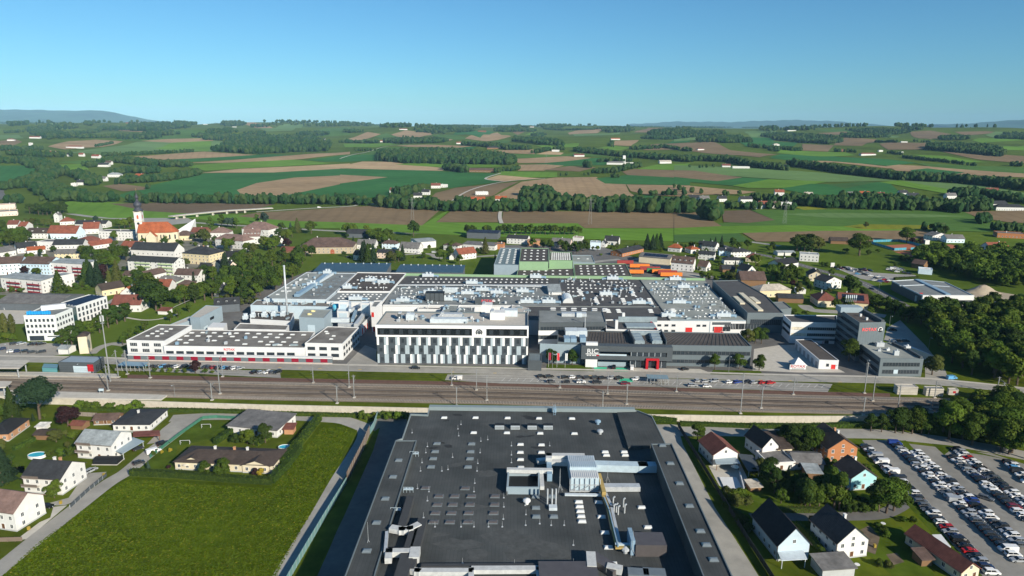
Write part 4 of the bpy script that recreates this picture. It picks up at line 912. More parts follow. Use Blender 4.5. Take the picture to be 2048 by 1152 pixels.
def tank(tag,x,y,z,r,h,m,label):
 mb=MB();mb.lathe([(r,0),(r,h),(r*0.7,h+0.5),(0.05,h+0.8)],16);t=E_('tank',W3(tag,x,y,z),label=label,cat='tank');O('shell',mb.mesh('shell',m,True),t);rb=MB();rb.lathe([(r+0.05,h*0.5),(r+0.05,h*0.5+0.2)],16);O('band',rb.mesh('band',m_steel),t)
tank('J',1770,490,8.0,2.2,4.0,mat('cyan_tank',(0.10,0.45,0.62),0.4,0.05),'bright blue tank beside the tall white plant tower')
for k,(x,y)in enumerate(((1045,555),(1105,540),(1195,535),(1270,530),(1345,530))):AHU('J',x,y,6.0,'small fan unit on the low dark plant roof',w=2.6,duct=0,group='small fan units on the plant roof')
def chimney():
 t=E_('chimney_stack',W3('J',1385,585,0.0),label='tall slim silver chimney rising beside the plant tower',cat='chimney');mb=MB();mb.cyl((0,0,0),(0,0,36.5),0.6,0.5,14);O('shaft',mb.mesh('shaft',m_steel,True),t)
 for z in(12,24,35.8):r=MB();r.cyl((0,0,z),(0,0,z+0.3),0.72,n=14);O('flange',r.mesh('flange',m_pale),t)
chimney()
WS=[]
b=BLOCK('white two storey workshop end block with flat grey roof',[253,681.3,317,650,383.7,651.3,329,683],8.6,m_white,m_stain,par=0.35,name='workshop');WS.append(b);f=face_px(b,'P',253,681.3,329,683)
for k in range(3):
 for r in range(2):
  for q in range(4):f.put('window',win_mesh(0.8,1.6,True),2.2+k*6.4+q*0.95,2.7+r*3.2)
SKYG(b,(275,676,320,677,360,655,320,655),2,4,1.9,1.1)
b=BLOCK('long low white workshop with rows of roof skylights and red sign',[327.5,692.5,384,660,630,664,609,696.5],6.4,m_white,m_stain,par=0.3,name='workshop');f=face_px(b,'P',327.5,692.5,609,696.5)
n=13
for k in range(n):f.put('window',win_mesh(4.0,1.6,True),3.0+k*(f.L-5)/n,2.3)
f.put('lettering',text_mesh('ROTAX',1.7,mat('sign_red',(0.7,0.03,0.04),0.4,0),0.05,0.02),f.L*0.465,5.1,0.06)
SKYL(b,'J',sum([[x,y]for x,y in((615,665),(705,663),(795,665),(885,667),(972,668),(1060,670),(1150,672),(1240,675),(1330,677),(1420,679),(1510,681),(575,690),(665,690),(755,692),(845,693),(940,695),(1120,700),(1210,700),(1300,702),(1390,704),(520,720),(610,722),(795,727),(980,725),(1165,735),(1255,737),(1350,738),(1445,740),(570,745),(1040,755),(1225,760),(1320,762),(1415,764))],[]),2.5,1.2)
small_vents(b,(340,690,600,693,620,668,400,664),9)
b=BLOCK('white workshop end block with courtyard side windows',[610,687,655,653.8,717.5,655.5,685,688.5],8.6,m_white,m_stain,par=0.35,name='workshop');f=face_px(b,'P',610,687,685,688.5)
for k in range(3):
 for r in range(2):f.put('window',win_mesh(4.0,1.7,True),3.2+k*6.2,1.6+r*3.6)
f=face_px(b,'P',685,688.5,717.5,655.5)
for k in range(7):
 for r in range(2):f.put('window',win_mesh(2.6,1.7,True),2.5+k*f.L/7,1.6+r*3.6)
SKYL(b,'J',[1700,670,1750,690,1730,715,1690,655],2.0,1.1)
b=BLOCK('long low annex with red panels in front of the white workshop',[255.5,709,258,706,665,712.5,664,716],3.2,m_anth2,m_white,par=0,name='annex',cat='building');f=face_px(b,'P',255.5,709,664,716)
for k in range(14):f.panel('red_panel',3+k*f.L/14.2,6.6+k*f.L/14.2,0.7,2.6,mat('panel_dark_red',(0.24,0.008,0.026),0.5,0.1),0.06)
f.panel('fascia',-0.2,f.L+0.2,2.75,3.3,m_white,0.25);f.panel('plinth',-0.1,f.L+0.1,-0.3,0.55,mat('plinth_pink',(0.5,0.42,0.38),0.9),0.2)
b=BLOCK('grey metal warehouse with pale flat roof behind the workshop',[400,636.5,380,635,412,611.5,444,613.5],9.0,m_bgrey,m_gravel,par=0.4,name='warehouse',cat='warehouse');f=face_px(b,'P',400,636.5,444,613.5);f.panel('sign_panel',f.L*0.42,f.L*0.6,4.5,6.2,m_black);f.panel('door',f.L*0.12,f.L*0.3,1.0,2.6,m_lblue)
b=BLOCK('low long warehouse wing with pale narrow roof',[352,651,340,650,378,634,396,637],6.0,m_bgrey,m_gravel,par=0.3,name='warehouse',cat='warehouse')
b=BLOCK('white flat canopy in the factory yard',[415,654.5,426,645,454,646,447,655],5.0,m_white,m_white,par=0,name='canopy',cat='canopy')
HS('J',800,505,1000,490,10,5.5,3.0,'x','dgrey','dark','dark roofed shed with small dormers behind the factory yard',floors=0,chim=0,door=None,name='shed',cat='shed',dorm=3)
def office():
 h=20.0;b=BLOCK('white and grey office block with panelled facade and gear emblem',[752.5,651.3,772,625,1055.5,627,1056,654],h,m_anth2,m_gravel,par=0.0,name='office_block',cat='office building')
 f=face_px(b,'P',752.5,651.3,1056,654);L=f.L;lg=mat('panel_light_grey',(0.36,0.43,0.47),0.6,0.04);wh=mat('panel_white',(0.80,0.80,0.79),0.6,0.02);dk=mat('panel_slate',(0.058,0.072,0.085),0.55,0.04)
 rnd=random.Random(5);zs=[(0.0,4.9),(4.9,9.7),(9.7,14.3)]
 for fl,(z0,z1)in enumerate(zs):
  u=0.0;k=0;seq='WLD' if fl==2 else('DWLDL' if fl==1 else 'LDW')
  while u<L-0.6:
   ty='W' if(k%3==0)else('D' if k%3==1 else 'L')
   if fl==1:ty='D' if k%3==0 else('W' if k%3==1 and rnd.random()<0.7 else 'L')
   if fl==0:ty='L' if k%3==0 else('D' if k%3==1 else('W' if rnd.random()<0.7 else 'L'))
   w={'W':1.1,'L':1.1,'D':rnd.choice((2.6,2.8,3.6))if fl else rnd.choice((1.4,2.6,2.6))}[ty];w=min(w*1.0,L-u)
   f.panel('facade_panel',u+0.01,u+w-0.02,z0+0.06,z1-0.03,{'W':wh,'L':lg,'D':dk}[ty],{'W':0.16,'L':0.12,'D':0.05}[ty],0.2)
   if ty=='D' and w>2:f.put('window',win_mesh(1.5,2.3 if fl==2 else 2.0,True),u+w/2+rnd.uniform(-0.3,0.3),z0+(1.3 if fl else 1.2),0.06)
   u+=w;k+=1
 f.panel('fascia',-0.3,L+0.3,19.0,20.6,wh,0.7,0.9);f.panel('sill_band',-0.3,L+0.3,14.35,15.2,wh,0.7,0.9)
 f.panel('end_frame',-0.3,0.45,15.2,19.0,wh,0.7,0.9);f.panel('end_frame',L-0.45,L+0.3,15.2,19.0,wh,0.7,0.9)
 u1,u2=L*0.632,L*0.725;f.panel('emblem_panel',u1,u2,15.2,19.0,wh,0.66,0.8);f.put('emblem',emblem_mesh(1.85,m_black,m_white,m_anth),(u1+u2)/2,17.1,0.68)
 gl=mat('dark_glazing',(0.012,0.016,0.02),0.1,0,spec=0.6)
 for a,c,n in((0.45,u1,10),(u2,L-0.45,4)):
  w=(c-a)/n
  for i in range(n):f.panel('glazing_panel',a+i*w+0.04,a+(i+1)*w-0.04,15.2,19.0,gl,0.18,0.2);f.put('window',win_mesh(1.9,2.2,True),a+(i+0.5)*w,15.9,0.2)
 pb=MB();pb.wallring(inset(b.lp,-0.02),h-0.3,h+0.75,0.45);O('parapet',pb.mesh('parapet',m_anth2),b.t)
 f2=face_px(b,'P',1056,654,1055.5,627);f2.panel('side_panel',0,f2.L,0,20.5,wh,0.12)
 for(u0,v0,u1,v1,z,m,nm)in((860,642,935,646,2.2,m_pale,'roof_unit'),(980,634,1010,640,4.0,m_white,'roof_unit'),(963,622,985,628,5.0,m_white,'stair_head'),(795,636,802,640,3.2,m_anth,'roof_unit'),(812,636,830,640,3.0,m_pale,'roof_unit'),(1000,628,1035,633,3.4,m_pale,'roof_unit'),(880,632,925,635,2.0,m_steel,'roof_unit')):
  A=GT('P',u0,v1,h);B=GT('P',u1,v0,h);mb=MB();mb.box(A[0]-b.c[0],A[1]-b.c[1],h,B[0]-b.c[0],B[1]-b.c[1],h+z);O(nm,mb.mesh(nm,m),b.t)
  mb=MB();mb.box(A[0]-b.c[0]+0.4,A[1]-b.c[1]+0.4,h+z,A[0]-b.c[0]+1.9,B[1]-b.c[1]-0.3,h+z+0.7);O('fan_box',mb.mesh('fan_box',m_steel),b.t)
 small_vents(b,(775,645,1000,647,1000,634,790,632),34)
 for k in range(5):A=W3('P',790+k*55,640-(k%2)*5,0);mb=MB();mb.bar((A[0]-b.c[0]-30+k*14,0,h+0.6),(A[0]-b.c[0]-16+k*14,-4+k,h+0.6),0.7,0.7);
 return b
office()
b=BLOCK('dark entrance pavilion at the end of the office block',[1056,722,1058,707,1084,708,1083,723],5.0,m_anth,m_anth2,par=0.4,name='pavilion',cat='building')
for k,(lab,pts,h,wm,rm)in enumerate((('low white plant house with small units behind the office',[835,618,842,609,888,609,880,619],8.0,m_white,m_bitb),('grey vaulted roof hall behind the office',[884,624,890,610,918,611,914,625],9.5,m_white,m_bitl),('white stair tower with green hatch behind the office',[914,627,920,614,950,615,948,628],14.0,m_white,m_bit),('brown roofed link building right of the office',[1022,628,1024,610,1058,617,1056,629],9.6,m_white,m_gravel))):
 b=BLOCK(lab,pts,h,wm,rm,par=0.3,name='plant_house',cat='building');small_vents(b,pts[0:2]+pts[6:8]+pts[4:6]+pts[2:4],5)
b=BLOCK('dark grey three storey office with white bands behind the black building',[1077.5,646.5,1077.5,621.5,1205,623.5,1212,645.5],15.0,m_anth,m_bit,par=0.4,name='office_block',cat='office building');f=face_px(b,'P',1077.5,646.5,1212,645.5)
for z in(3.2,8.2):f.panel('white_band',-0.1,f.L*0.98,z,z+2.7,m_white,0.25)
for z in(1.2,5.95,10.95):f.band(1,f.L-1,z,z+2.0,22,0.12)
mb=MB();mb.box(-2,-2,0,12,2,1.8);O('roof_unit',mb.mesh('roof_unit',m_steel),b.t,on(b,'M',440,645));mb=MB();mb.box(0,-2,0,3,1,2.4);O('roof_unit',mb.mesh('roof_unit',m_pale),b.t,on(b,'M',530,650))
b=BLOCK('dark flat roofed wing with white edge and screened roof machines',[1212,660,1211,641,1302,639,1317,663],12.0,m_anth,m_bitd,par=0.6,parm=m_white,name='office_wing',cat='office building')
for(x,y,w,d,hh,m)in((905,690,1.5,1.5,5,m_white),(850,750,1.5,1.5,5,m_white),(1020,695,22,1.0,3.0,m_rmet),(1040,730,16,8,0.9,m_rmet),(1145,720,1.2,16,0.4,m_red)):
 mb=MB();mb.box(-w/2,-d/2,0,w/2,d/2,hh);O('roof_unit',mb.mesh('roof_unit',m),b.t,on(b,'M',x,y))
def mast(tag,x,y,z0,h,r,label,m=None,name='antenna_mast',group=None):
 t=E_(name,W3(tag,x,y,z0),label=label,cat='mast',group=group);mb=MB();mb.cyl((0,0,0),(0,0,h),r,r*0.6,8);O('pole',mb.mesh('pole',m or m_steel),t);c=MB();c.box(-r*1.8,-r*1.8,h*0.92,r*1.8,r*1.8,h*0.97);O('collar',c.mesh('collar',m_pale),t)
mast('M',597,790,9.0,11.0,0.3,'silver vent mast standing on the black building roof')
def ric():
 h=10.8
 b=BLOCK('long black and slate office building with RIC sign and red portal',[1115,685.5,1116,661.5,1321,664.5,1477.5,667.5,1503,694,1254,690.5],h,m_anth2,m_bitb,par=0.45,name='office_building',cat='office building')
 f=face_px(b,'P',1254,690.5,1503,694);L=f.L
 f.panel('cladding_band',0,L,8.3,h+0.3,m_anth2,0.2);f.band(0.6,L-0.4,6.2,8.1,30,0.1);f.panel('cladding_band',0,L,3.6,6.1,m_anth2,0.2);f.band(0.6,L-0.4,1.8,3.5,30,0.1);f.panel('cladding_band',0,L,-0.2,1.7,m_anth2,0.15)
 for k in range(26):
  for(xa,ya,xb,yb)in((1325+k*6.0,666+k*0.1,1270+k*9.0,689.6+k*0.13),):
   A=on(b,'P',xa,ya);B=on(b,'P',xb,yb);mb=MB();mb.bar((A[0],A[1],h+0.1),(B[0],B[1],h+0.1),0.25,0.2);O('roof_rib',mb.mesh('roof_rib',m_bitd),b.t)
 for k in range(14):
  A=on(b,'P',1182+k*5.4,665.2);B=on(b,'P',1176+k*6.2,686.5);mb=MB();mb.bar((A[0],A[1],h+0.1),(B[0],B[1],h+0.1),0.25,0.2);O('roof_rib',mb.mesh('roof_rib',m_bitd),b.t)
 f=face_px(b,'P',1115,685.5,1254,690.5);f.panel('cladding_band',-9,12,0,h-0.6,m_bgrey,0.3)
 A=Vector(GT('P',1162.5,688,h+0.7));B=Vector(GT('P',1344,692,h+0.7));ff=Face(b.t,A,B);W=ff.L;o=2.6
 ff.panel('frame_top',0,W,8.6,11.5,m_anth,o,o+2);ff.panel('frame_bottom',0,W,4.3,6.4,m_anth,o,o+2);ff.panel('frame_end',0,W*0.2,6.4,8.6,m_anth,o,o+2);ff.panel('frame_end',W*0.94,W,6.4,8.6,m_anth,o,o+2)
 ff.panel('balustrade',W*0.2,W*0.5,6.4,7.2,m_lblue,o-0.3,0.2);w0,w1=W*0.55,W*0.94;n=6
 for i in range(n):ff.panel('glazing_panel',w0+(w1-w0)*i/n+0.1,w0+(w1-w0)*(i+1)/n-0.1,6.4,8.6,m_glass,o-0.5,0.2);ff.panel('mullion',w0+(w1-w0)*i/n-0.1,w0+(w1-w0)*i/n+0.1,6.4,8.6,m_pale,o-0.4,0.2)
 ff.panel('sign_pylon',W*0.05,W*0.18,0,4.28,m_white,o-0.1,2.0);ff.panel('sign_pylon',W*0.05,W*0.18,11.5,13.0,m_white,o-0.4,2.0)
 u=W*0.125;ff.put('lettering',text_mesh('RIC',3.3,m_white,0.08,0.05,1.15),u,8.6,o+0.06);ff.panel('sign_bar',u-3.5,u+3.5,7.0,7.4,m_white,o+0.08,0.1)
 for k,uu in enumerate((-2.9,-1.6,-0.2,0.9)):ff.panel('sign_mark',u+uu,u+uu+0.9,6.2,6.7,m_white,o+0.06,0.1)
 ff.panel('sign_mark',u+2.0,u+3.2,6.2,6.8,m_red,o+0.06,0.1)
 a,c=W*0.55,W*0.95
 for i in range(7):ff.panel('glazing_panel',a+(c-a)*i/7+0.08,a+(c-a)*(i+1)/7-0.08,0,4.2,m_glass,0.6,0.2);ff.panel('mullion',a+(c-a)*i/7-0.08,a+(c-a)*i/7+0.08,0,4.2,m_pale,0.7,0.2)
 ff.panel('low_wall',W*0.19,W*0.5,0,2.4,m_bgrey,0.5);u=W*0.785
 for(x0,x1,z0,z1)in((u-3.3,u-2.1,0,4.6),(u+2.1,u+3.3,0,4.6),(u-3.3,u+3.3,4.6,5.6)):ff.panel('red_portal',x0,x1,z0,z1,m_red,3.4,2.2)
 for(x,y,w,d,hh,m)in((490,800,22*0.3,7,3.2,m_pale),(575,800,5,6,3.2,m_pale),(455,850,3.0,6,2.4,m_bluem),(505,850,3.0,6,2.4,m_bluem),(580,845,3.0,6,2.4,m_bluem)):
  mb=MB();mb.box(-w/2,-d/2,0,w/2,d/2,hh);o_=O('roof_unit',mb.mesh('roof_unit',m),b.t,on(b,'M',x,y))
 for(x,y)in((1030,860),(1170,860)):
  for k in range(3):mb=MB();mb.box(-2.6,-2.4,0,2.6,2.4,1.5);mb.box(-2.1,-2.0,1.5,2.1,2.0,1.8);O('roof_unit',mb.mesh('roof_unit',m_rmet),b.t,on(b,'M',x-k*12*(1 if x<1100 else 0.6),y-k*22))
 mb=MB();mb.box(-8,-0.6,0,8,0.6,2.2);O('roof_unit',mb.mesh('roof_unit',m_rmet),b.t,on(b,'M',1085,800))
 for sx in(960,1215):A=on(b,'M',sx-10,785);B=on(b,'M',sx+35,880);mb=MB();mb.bar((A[0],A[1],h+1.2),(B[0],B[1],h+1.2),0.5,2.4);O('roof_screen',mb.mesh('roof_screen',m_anth),b.t)
 return b
RIC=ric()
def hall(lab,pts,h,wm,rm,nu,nv,q=None,w=2.4,d=1.8,par=0.4,parm=None):
 b=BLOCK(lab,pts,h,wm,rm,par=par,parm=parm);w,d=w*0.8,d*0.8;q=q or pts[0:2]+pts[6:8]+pts[4:6]+pts[2:4];SKYG(b,q,nu,nv,w,d);return b
hall('grey blue warehouse hall with rows of white skylights',[988,530,1001,496.5,1041,497,1037,531],13.0,m_bgrey,mat('roof_blue_grey',(0.14,0.19,0.205),0.8,0.1,0.2),3,9,w=2.6,d=1.0)
hall('tall green walled hall with dark brown roof',[1038.5,524,1042.5,496.5,1097.5,497.5,1096.5,524.5],15.5,m_green,m_bitb,4,4)
hall('green walled hall with a dense grid of skylights',[1098.5,521.3,1100,504.5,1142.5,505,1145,522],14.0,m_green,m_bitb,9,6,w=1.7,d=1.4)
hall('low dark roofed hall in front of the green halls',[1033,553,1036,539.5,1147,537,1149,553],9.0,m_green,m_bitb,7,2)
hall('low dark roofed hall right of the green halls',[1150,552.5,1147.5,528.8,1251,528,1263.5,553.5],9.0,m_green,m_bitb,7,4)
hall('small blue grey hall behind the green halls',[1146,524,1144,511,1184,511.5,1190,526],9.0,m_bgrey,m_bitl,2,1)
for lab,p in(('long shed with dark blue metal roof behind the factory',((627,543),(638,526.5),(783,529),(772,543.5))),('second shed with dark blue metal roof behind the factory',((792,544),(792.5,529.5),(925,530),(925,545.5)))):
 A,B=GT('P',*p[0],5.5),GT('P',*p[3],5.5);C=GT('P',*p[1],7.0);dep=abs(C[1]-A[1]);t=HOUSE(A,B,dep,5.5,1.5,'shed','dgrey','pv',lab,floors=0,chim=0,door=None,cat='shed',name='long_shed',o=0.3)
 for ch in t.children:
  if ch.name.startswith('roof'):ch.data.materials[0]=m_blueroof
 W=math.dist(A,B);n=9
 for k in range(n):mb=MB();mb.box(-0.4,-0.4,-0.3,0.4,0.4,0.9);O('ridge_vent',mb.mesh('ridge_vent',m_pale),t,(W*(k+0.5)/n,dep*0.92,7.1))
def trailer(tag,x,y,L,ang,colr,label):
 L*=1.3
 t=E_('trailer',W3(tag,x,y,0),ang,label,'trailer','trailers parked behind the factory');c={'orange':(0.72,0.20,0.03),'red':(0.30,0.04,0.035),'green':(0.05,0.20,0.08)}[colr]
 mb=MB();mb.box(-L/2,-1.27,1.2,L/2,1.27,4.0);O('box_body',mb.mesh('box_body',mat('tarp_'+colr,c,0.6,0.1)),t);k=MB();k.box(-L/2+0.2,-0.5,0.8,L/2-0.3,0.5,1.18);O('chassis',k.mesh('chassis',m_black),t)
 for q in range(3):
  for s in(-1,1):O('wheel',me_wheel_big,t,(-L/2+1.5+q*1.3,s*1.05,0.5))
_w=MB();_w.cyl((0,-0.15,0),(0,0.15,0),0.5,n=12);me_wheel_big=_w.mesh('wheel',m_tyre)
for a in((920,238,11,-0.02,'red','dark red trailer farthest left in the trailer row'),(1035,268,13,-0.02,'orange','large orange trailer second in the trailer row'),(1010,316,9,-0.02,'orange','orange trailer standing alone near the hall corner'),(1118,290,13,-0.02,'red','dark red trailer between the orange and green trailers'),(1150,304,9,-0.02,'green','green trailer in the trailer row'),(1210,312,12,-0.02,'orange','orange trailer behind the nearer dark red trailer'),(1258,322,12,-0.02,'red','nearer dark red trailer beside the last orange trailer'),(1288,338,13.5,-0.02,'orange','last orange trailer in the row nearest the factory')):trailer('M',*a)
b=BLOCK('slate grey hall with long pale rooflights beside the production hall',[1495,627,1450,585.5,1425,562.5,1477,561.3,1532,592,1567,627.5],12.0,m_anth2,m_bitd,par=0.5,name='hall');f=face_px(b,'P',1495,627,1567,627.5);f.band(2,f.L-1,5.0,8.4,16,0.12)
for(x0,y0,x1,y1)in((1800,500,1860,555),(1845,472,2005,610),(1930,505,1985,548)):
 A=on(b,'M',x0,y0);B=on(b,'M',x1,y1);mb=MB();mb.bar((A[0],A[1],12.5),(B[0],B[1],12.5),3.0,1.0);O('rooflight',mb.mesh('rooflight',mat('rooflight_tan',(0.62,0.56,0.42),0.5,0.1)),b.t)
b=BLOCK('small grey glazed pavilion beside the slate hall',[1532,614,1530,606,1567,604,1583,617,1545,622],8.0,m_anth2,m_bit,par=0.4,name='pavilion',cat='building')
b=BLOCK('white three storey office with ribbon windows next to the ROTAX tower',[1582.5,645.5,1566.5,631,1673,632,1676,647.5],12.0,m_white,m_bitd,par=0.5,name='office_building',cat='office building');f=face_px(b,'P',1582.5,645.5,1676,647.5)
for r,z in enumerate((4.4,8.0)):f.panel('blind_band',0.5,f.L*0.35,z,z+1.6,mat('blind_tan',(0.62,0.56,0.44),0.8),0.05);f.band(f.L*0.36,f.L-0.3,z,z+1.6,14,0.12);f.band(2,6,z+0.1,z+1.5,2)
f.panel('lintel_band',f.L*0.3,f.L,1.8,3.0,m_anth2,0.06);f.put('door',door_mesh(2.4,2.6,'dark'),f.L*0.8,0.1);f.panel('red_panel',f.L*0.72,f.L*0.73,0,1.6,m_red)
f=face_px(b,'P',1566.5,631,1582.5,645.5)
for z in(4.4,8.0):f.band(0.5,f.L-0.5,z,z+1.6,8,0.12)
def rotax():
 h=20.5;b=BLOCK('dark grey five storey tower with red ROTAX lettering',[1719,647.5,1676,618,1722,621,1771,646.3],h,m_anth2,m_bitb,par=0.6,name='office_tower',cat='office building')
 f=face_px(b,'P',1719,647.5,1771,646.3);u=f.L*0.40
 f.put('lettering',text_mesh('ROTAX',2.35,mat('sign_light_red',(0.85,0.13,0.13),0.4,0),0.1,0.04),u,17.2,0.1);f.put('emblem',emblem_mesh(1.45,m_white,m_black,m_black),f.L*0.83,17.2,0.02)
 n=10
 for i in range(n):f.panel('facade_panel',f.L*i/n+0.02,f.L*(i+1)/n-0.02,0,20.3,m_anth2,0.05)
 f=face_px(b,'P',1676,618,1719,647.5)
 for r in range(5):f.band(0.5,f.L-0.5,2.0+r*3.7,4.0+r*3.7,14,0.12);f.panel('cladding_band',0,f.L,4.1+r*3.7,5.6+r*3.7,m_anth2,0.12)
 for x,y in((883,290),(932,320)):mb=MB();mb.box(-0.5,-0.5,0,0.5,0.5,1.4);O('vent',mb.mesh('vent',m_dome),b.t,on(b,'Q',x,y))
 A=on(b,'Q',900,255);B=on(b,'Q',1060,345);mb=MB();mb.bar((A[0],A[1],h+0.9),(B[0],B[1],h+0.9),1.6,1.6);O('duct',mb.mesh('duct',m_anth),b.t)
 mb=MB();mb.box(-6,-3,0,6,3,3.0);O('stair_head',mb.mesh('stair_head',m_bgrey),b.t,on(b,'Q',790,250))
 for k in range(6):p=on(b,'Q',760+k*16,215);mb=MB();mb.cyl((0,0,0),(0,0,4),0.12,n=5);mb.box(-0.25,-0.2,2.2,0.25,0.2,3.9);O('antenna',mb.mesh('antenna',m_pale),b.t,(p[0],p[1],h+3))
rotax()
b=BLOCK('slate two storey office annex in front of the ROTAX tower',[1761,718.5,1719,687.5,1784,686.3,1847,719],9.0,m_anth2,m_bitl,par=0.4,name='office_annex',cat='office building');f=face_px(b,'P',1761,718.5,1847,719)
for z in(1.6,5.4):f.band(1.5,f.L-1.5,z,z+1.9,12,0.12)
f.panel('white_panel',f.L*0.34,f.L*0.44,1.4,3.6,m_lblue,0.1);f=face_px(b,'P',1719,687.5,1761,718.5)
for z in(1.6,5.4):f.band(1.0,f.L-1.0,z,z+1.9,16,0.12)
for(x,y,w,d,hh,m)in((1035,530,4,2,2.2,m_steel),(1100,562,1.6,1.4,0.9,m_dome),(1165,600,2.4,1.6,2.4,m_steel),(1030,568,1.5,1.2,1,m_steel),(1255,540,2.5,2.5,1.0,m_dome)):mb=MB();mb.box(-w/2,-d/2,0,w/2,d/2,hh);mb.cyl((0.3,0,hh),(0.3,0,hh+0.7),0.4,n=8);O('roof_unit',mb.mesh('roof_unit',m),b.t,on(b,'Q',x,y))
for(x0,y0,x1,y1)in((1140,515,1240,560),(1260,565,1370,630)):A=on(b,'Q',x0,y0);B=on(b,'Q',x1,y1);mb=MB();mb.bar((A[0],A[1],9.6),(B[0],B[1],9.6),1.2,1.2);O('roof_screen',mb.mesh('roof_screen',m_anth),b.t)
b=BLOCK('row of white garages with brown flat roof',[1638.5,720.5,1590.5,680,1622,679,1677.5,721.5],4.6,m_white,m_bitb,par=0.25,name='garage_row',cat='garage');f=face_px(b,'P',1638.5,720.5,1677.5,721.5);f.put('door',door_mesh(2.2,2.4,'red'),f.L*0.75,0.1);f.put('window',win_mesh(1.4,1.5,True),f.L*0.45,1.4)
f=face_px(b,'P',1590.5,680,1638.5,720.5)
for k in range(6):f.put('door',door_mesh(3.0,3.0,'grey'),f.L*(k+0.5)/6,0.05)
b=BLOCK('long white car park canopy beside the office annex',[1865,710.5,1815,693,1824,693,1868,711.5],3.6,m_white,m_white,par=0,name='canopy',cat='canopy')
def salthut():
 t=E_('tent_roof_hut',W3('Q',378,700,0),0,'small hut with white pyramid roof behind the ROTAX sign','hut');mb=MB();mb.box(-3,-3,0,3,3,2.2);O('wall',mb.mesh('wall',m_anth2),t);r=MB();r.add([(-3.6,-3.6,2.2),(3.6,-3.6,2.2),(3.6,3.6,2.2),(-3.6,3.6,2.2),(0,0,5.6)],[(0,1,4),(1,2,4),(2,3,4),(3,0,4)]);O('roof',r.mesh('roof',m_white),t)
 t=E_('yard_sign',W3('Q',315,722,0),0,'white ROTAX sign board by the factory gate','sign');mb=MB();mb.box(0,0,0.5,8.2,0.2,3.0);O('board',mb.mesh('board',m_white),t);O('lettering',text_mesh('ROTAX',2.0,m_red,0.03,0.02,1.1),t,(4.1,-0.05,2.05));[O('small_print_mark',(lambda q:(q.box(0,-0.03,0.8,0.8,0.0,1.05),q.mesh('small_print_mark',m_anth))[1])(MB()),t,(1.2+k*1.05,0,0))for k in range(6)]
 for x in(0.4,7.8):p=MB();p.box(-0.1,0.02,0,0.1,0.18,0.5);O('leg',p.mesh('leg',m_steel),t,(x,0,0))
salthut()
#  STREET, RAILWAY, STATION
sheet('factory_yard',PX('P',232,735,250,700,395,625,620,541,800,541,985,553,1000,490,1200,492,1300,525,1440,556,1560,620,1620,640,1760,745,1850,757,1500,746,1000,736,500,727),0.008,m_asph,'grey asphalt yard of the factory')
sheet('concrete_yard',PX('P',1505,741,1508,698,1560,690,1590,690,1690,745,1600,745),0.014,m_conc,'pale concrete yard by the garages')
sheet('concrete_yard',PX('P',688,733,730,690,756,700,756,735),0.014,m_asph2,'pale yard entrance beside the office block')
sheet('tower_car_park',PX('P',1768,680,1775,655,1800,640,1850,690,1890,740,1900,765,1850,757,1850,720),0.014,m_asph2,'small car park behind the tower')
ROADPX=[(-160,712),(0,718),(200,722),(500,732),(760,738),(1020,743.5),(1300,749),(1520,755.5),(1700,759.5),(1840,763),(1950,772),(2060,784),(2200,800)]
_road=[G(*p)for p in ROADPX]
strip('pavement',[(x,y+4.9)for x,y in _road],2.2,0.10,m_conc,'pale pavement along the factory street')
strip('street',_road,7.6,0.02,m_asph2,'grey street in front of the factory')
strip('kerb',[(x,y-4.0)for x,y in _road],0.35,0.12,m_conc,'kerb of the factory street')
sheet('street_car_park',PX('P',895,749,1000,748,1250,754,1500,761.5,1665,768,1655,784,1500,779,1250,772,1000,767,890,760),0.012,m_asph2,'car park between street and railway')
sheet('gravel_car_park',PX('P',230,736,480,740,560,743,562,756,480,752,300,742,230,741),0.012,m_asph2,'small car park beside the platform')
m_paint=mat('road_paint',(0.72,0.72,0.70),0.7,0.1);m_gpaint=mat('green_paint',(0.06,0.48,0.28),0.7,0.15,0.6);m_ypaint=mat('yellow_paint',(0.65,0.42,0.08),0.7,0.1)
for p in((1187,734,1214,734.5,1212,742,1190,741.5),(1228,735,1254,735.5,1256,743,1228,742.4),(1242,756.5,1264,757.2,1266,764,1238,763)):sheet('green_parking_bay',PX('P',*p),0.03,m_gpaint,'green painted parking bays')
for k in range(46):
 x=1010+k*14.2;a,c=G(x,755.5+(x-1000)*0.0215),G(x-7,762+(x-1000)*0.0215);mb=MB();mb.bar((a[0],a[1],0.022),(c[0],c[1],0.022),0.14,0.004);O('bay_line',mb.mesh('bay_line',m_paint),kind='structure')
for x in(560,600,640,720,905,990,1180,1230,1410,1520,1580,1680):a=G(x,735+(x-560)*0.026);mb=MB();mb.box(-0.8,-0.25,0,0.8,0.25,0.006);O('road_marking',mb.mesh('road_marking',m_ypaint),None,(a[0],a[1],0.03),kind='structure')
sheet('forecourt',PX('P',1190,745,1190,741,1258,736,1400,738,1425,747,1420,749.5),0.018,m_conc,'pale forecourt before the red portal')
for p in((1092,740,1094,728,1180,731,1188,742.5),(1420,748.6,1426,740,1520,742,1528,751),(770,733.2,776,729.5,1050,734.5,1083,738,1083,739.6)):sheet('lawn',PX('P',*p),0.03,m_lawn,'narrow lawn at the factory front')
strip('low_wall',PX('P',772,735,1084,741),0.4,0.9,m_conc,curve=False)
T1=[(-160,751),(0,754.6),(510,766.5),(1010,776.5),(1510,791.5),(2020,804),(2200,809)]
T4=[(-160,778.5),(0,782),(510,795.5),(1010,805),(1510,820),(1780,826),(2020,831),(2200,834)]
def yat(t,x):return float(np.interp(x,[p[0]for p in t],[p[1]for p in t]))
XS=[-160,0,255,510,760,1010,1260,1510,1780,2020,2200]
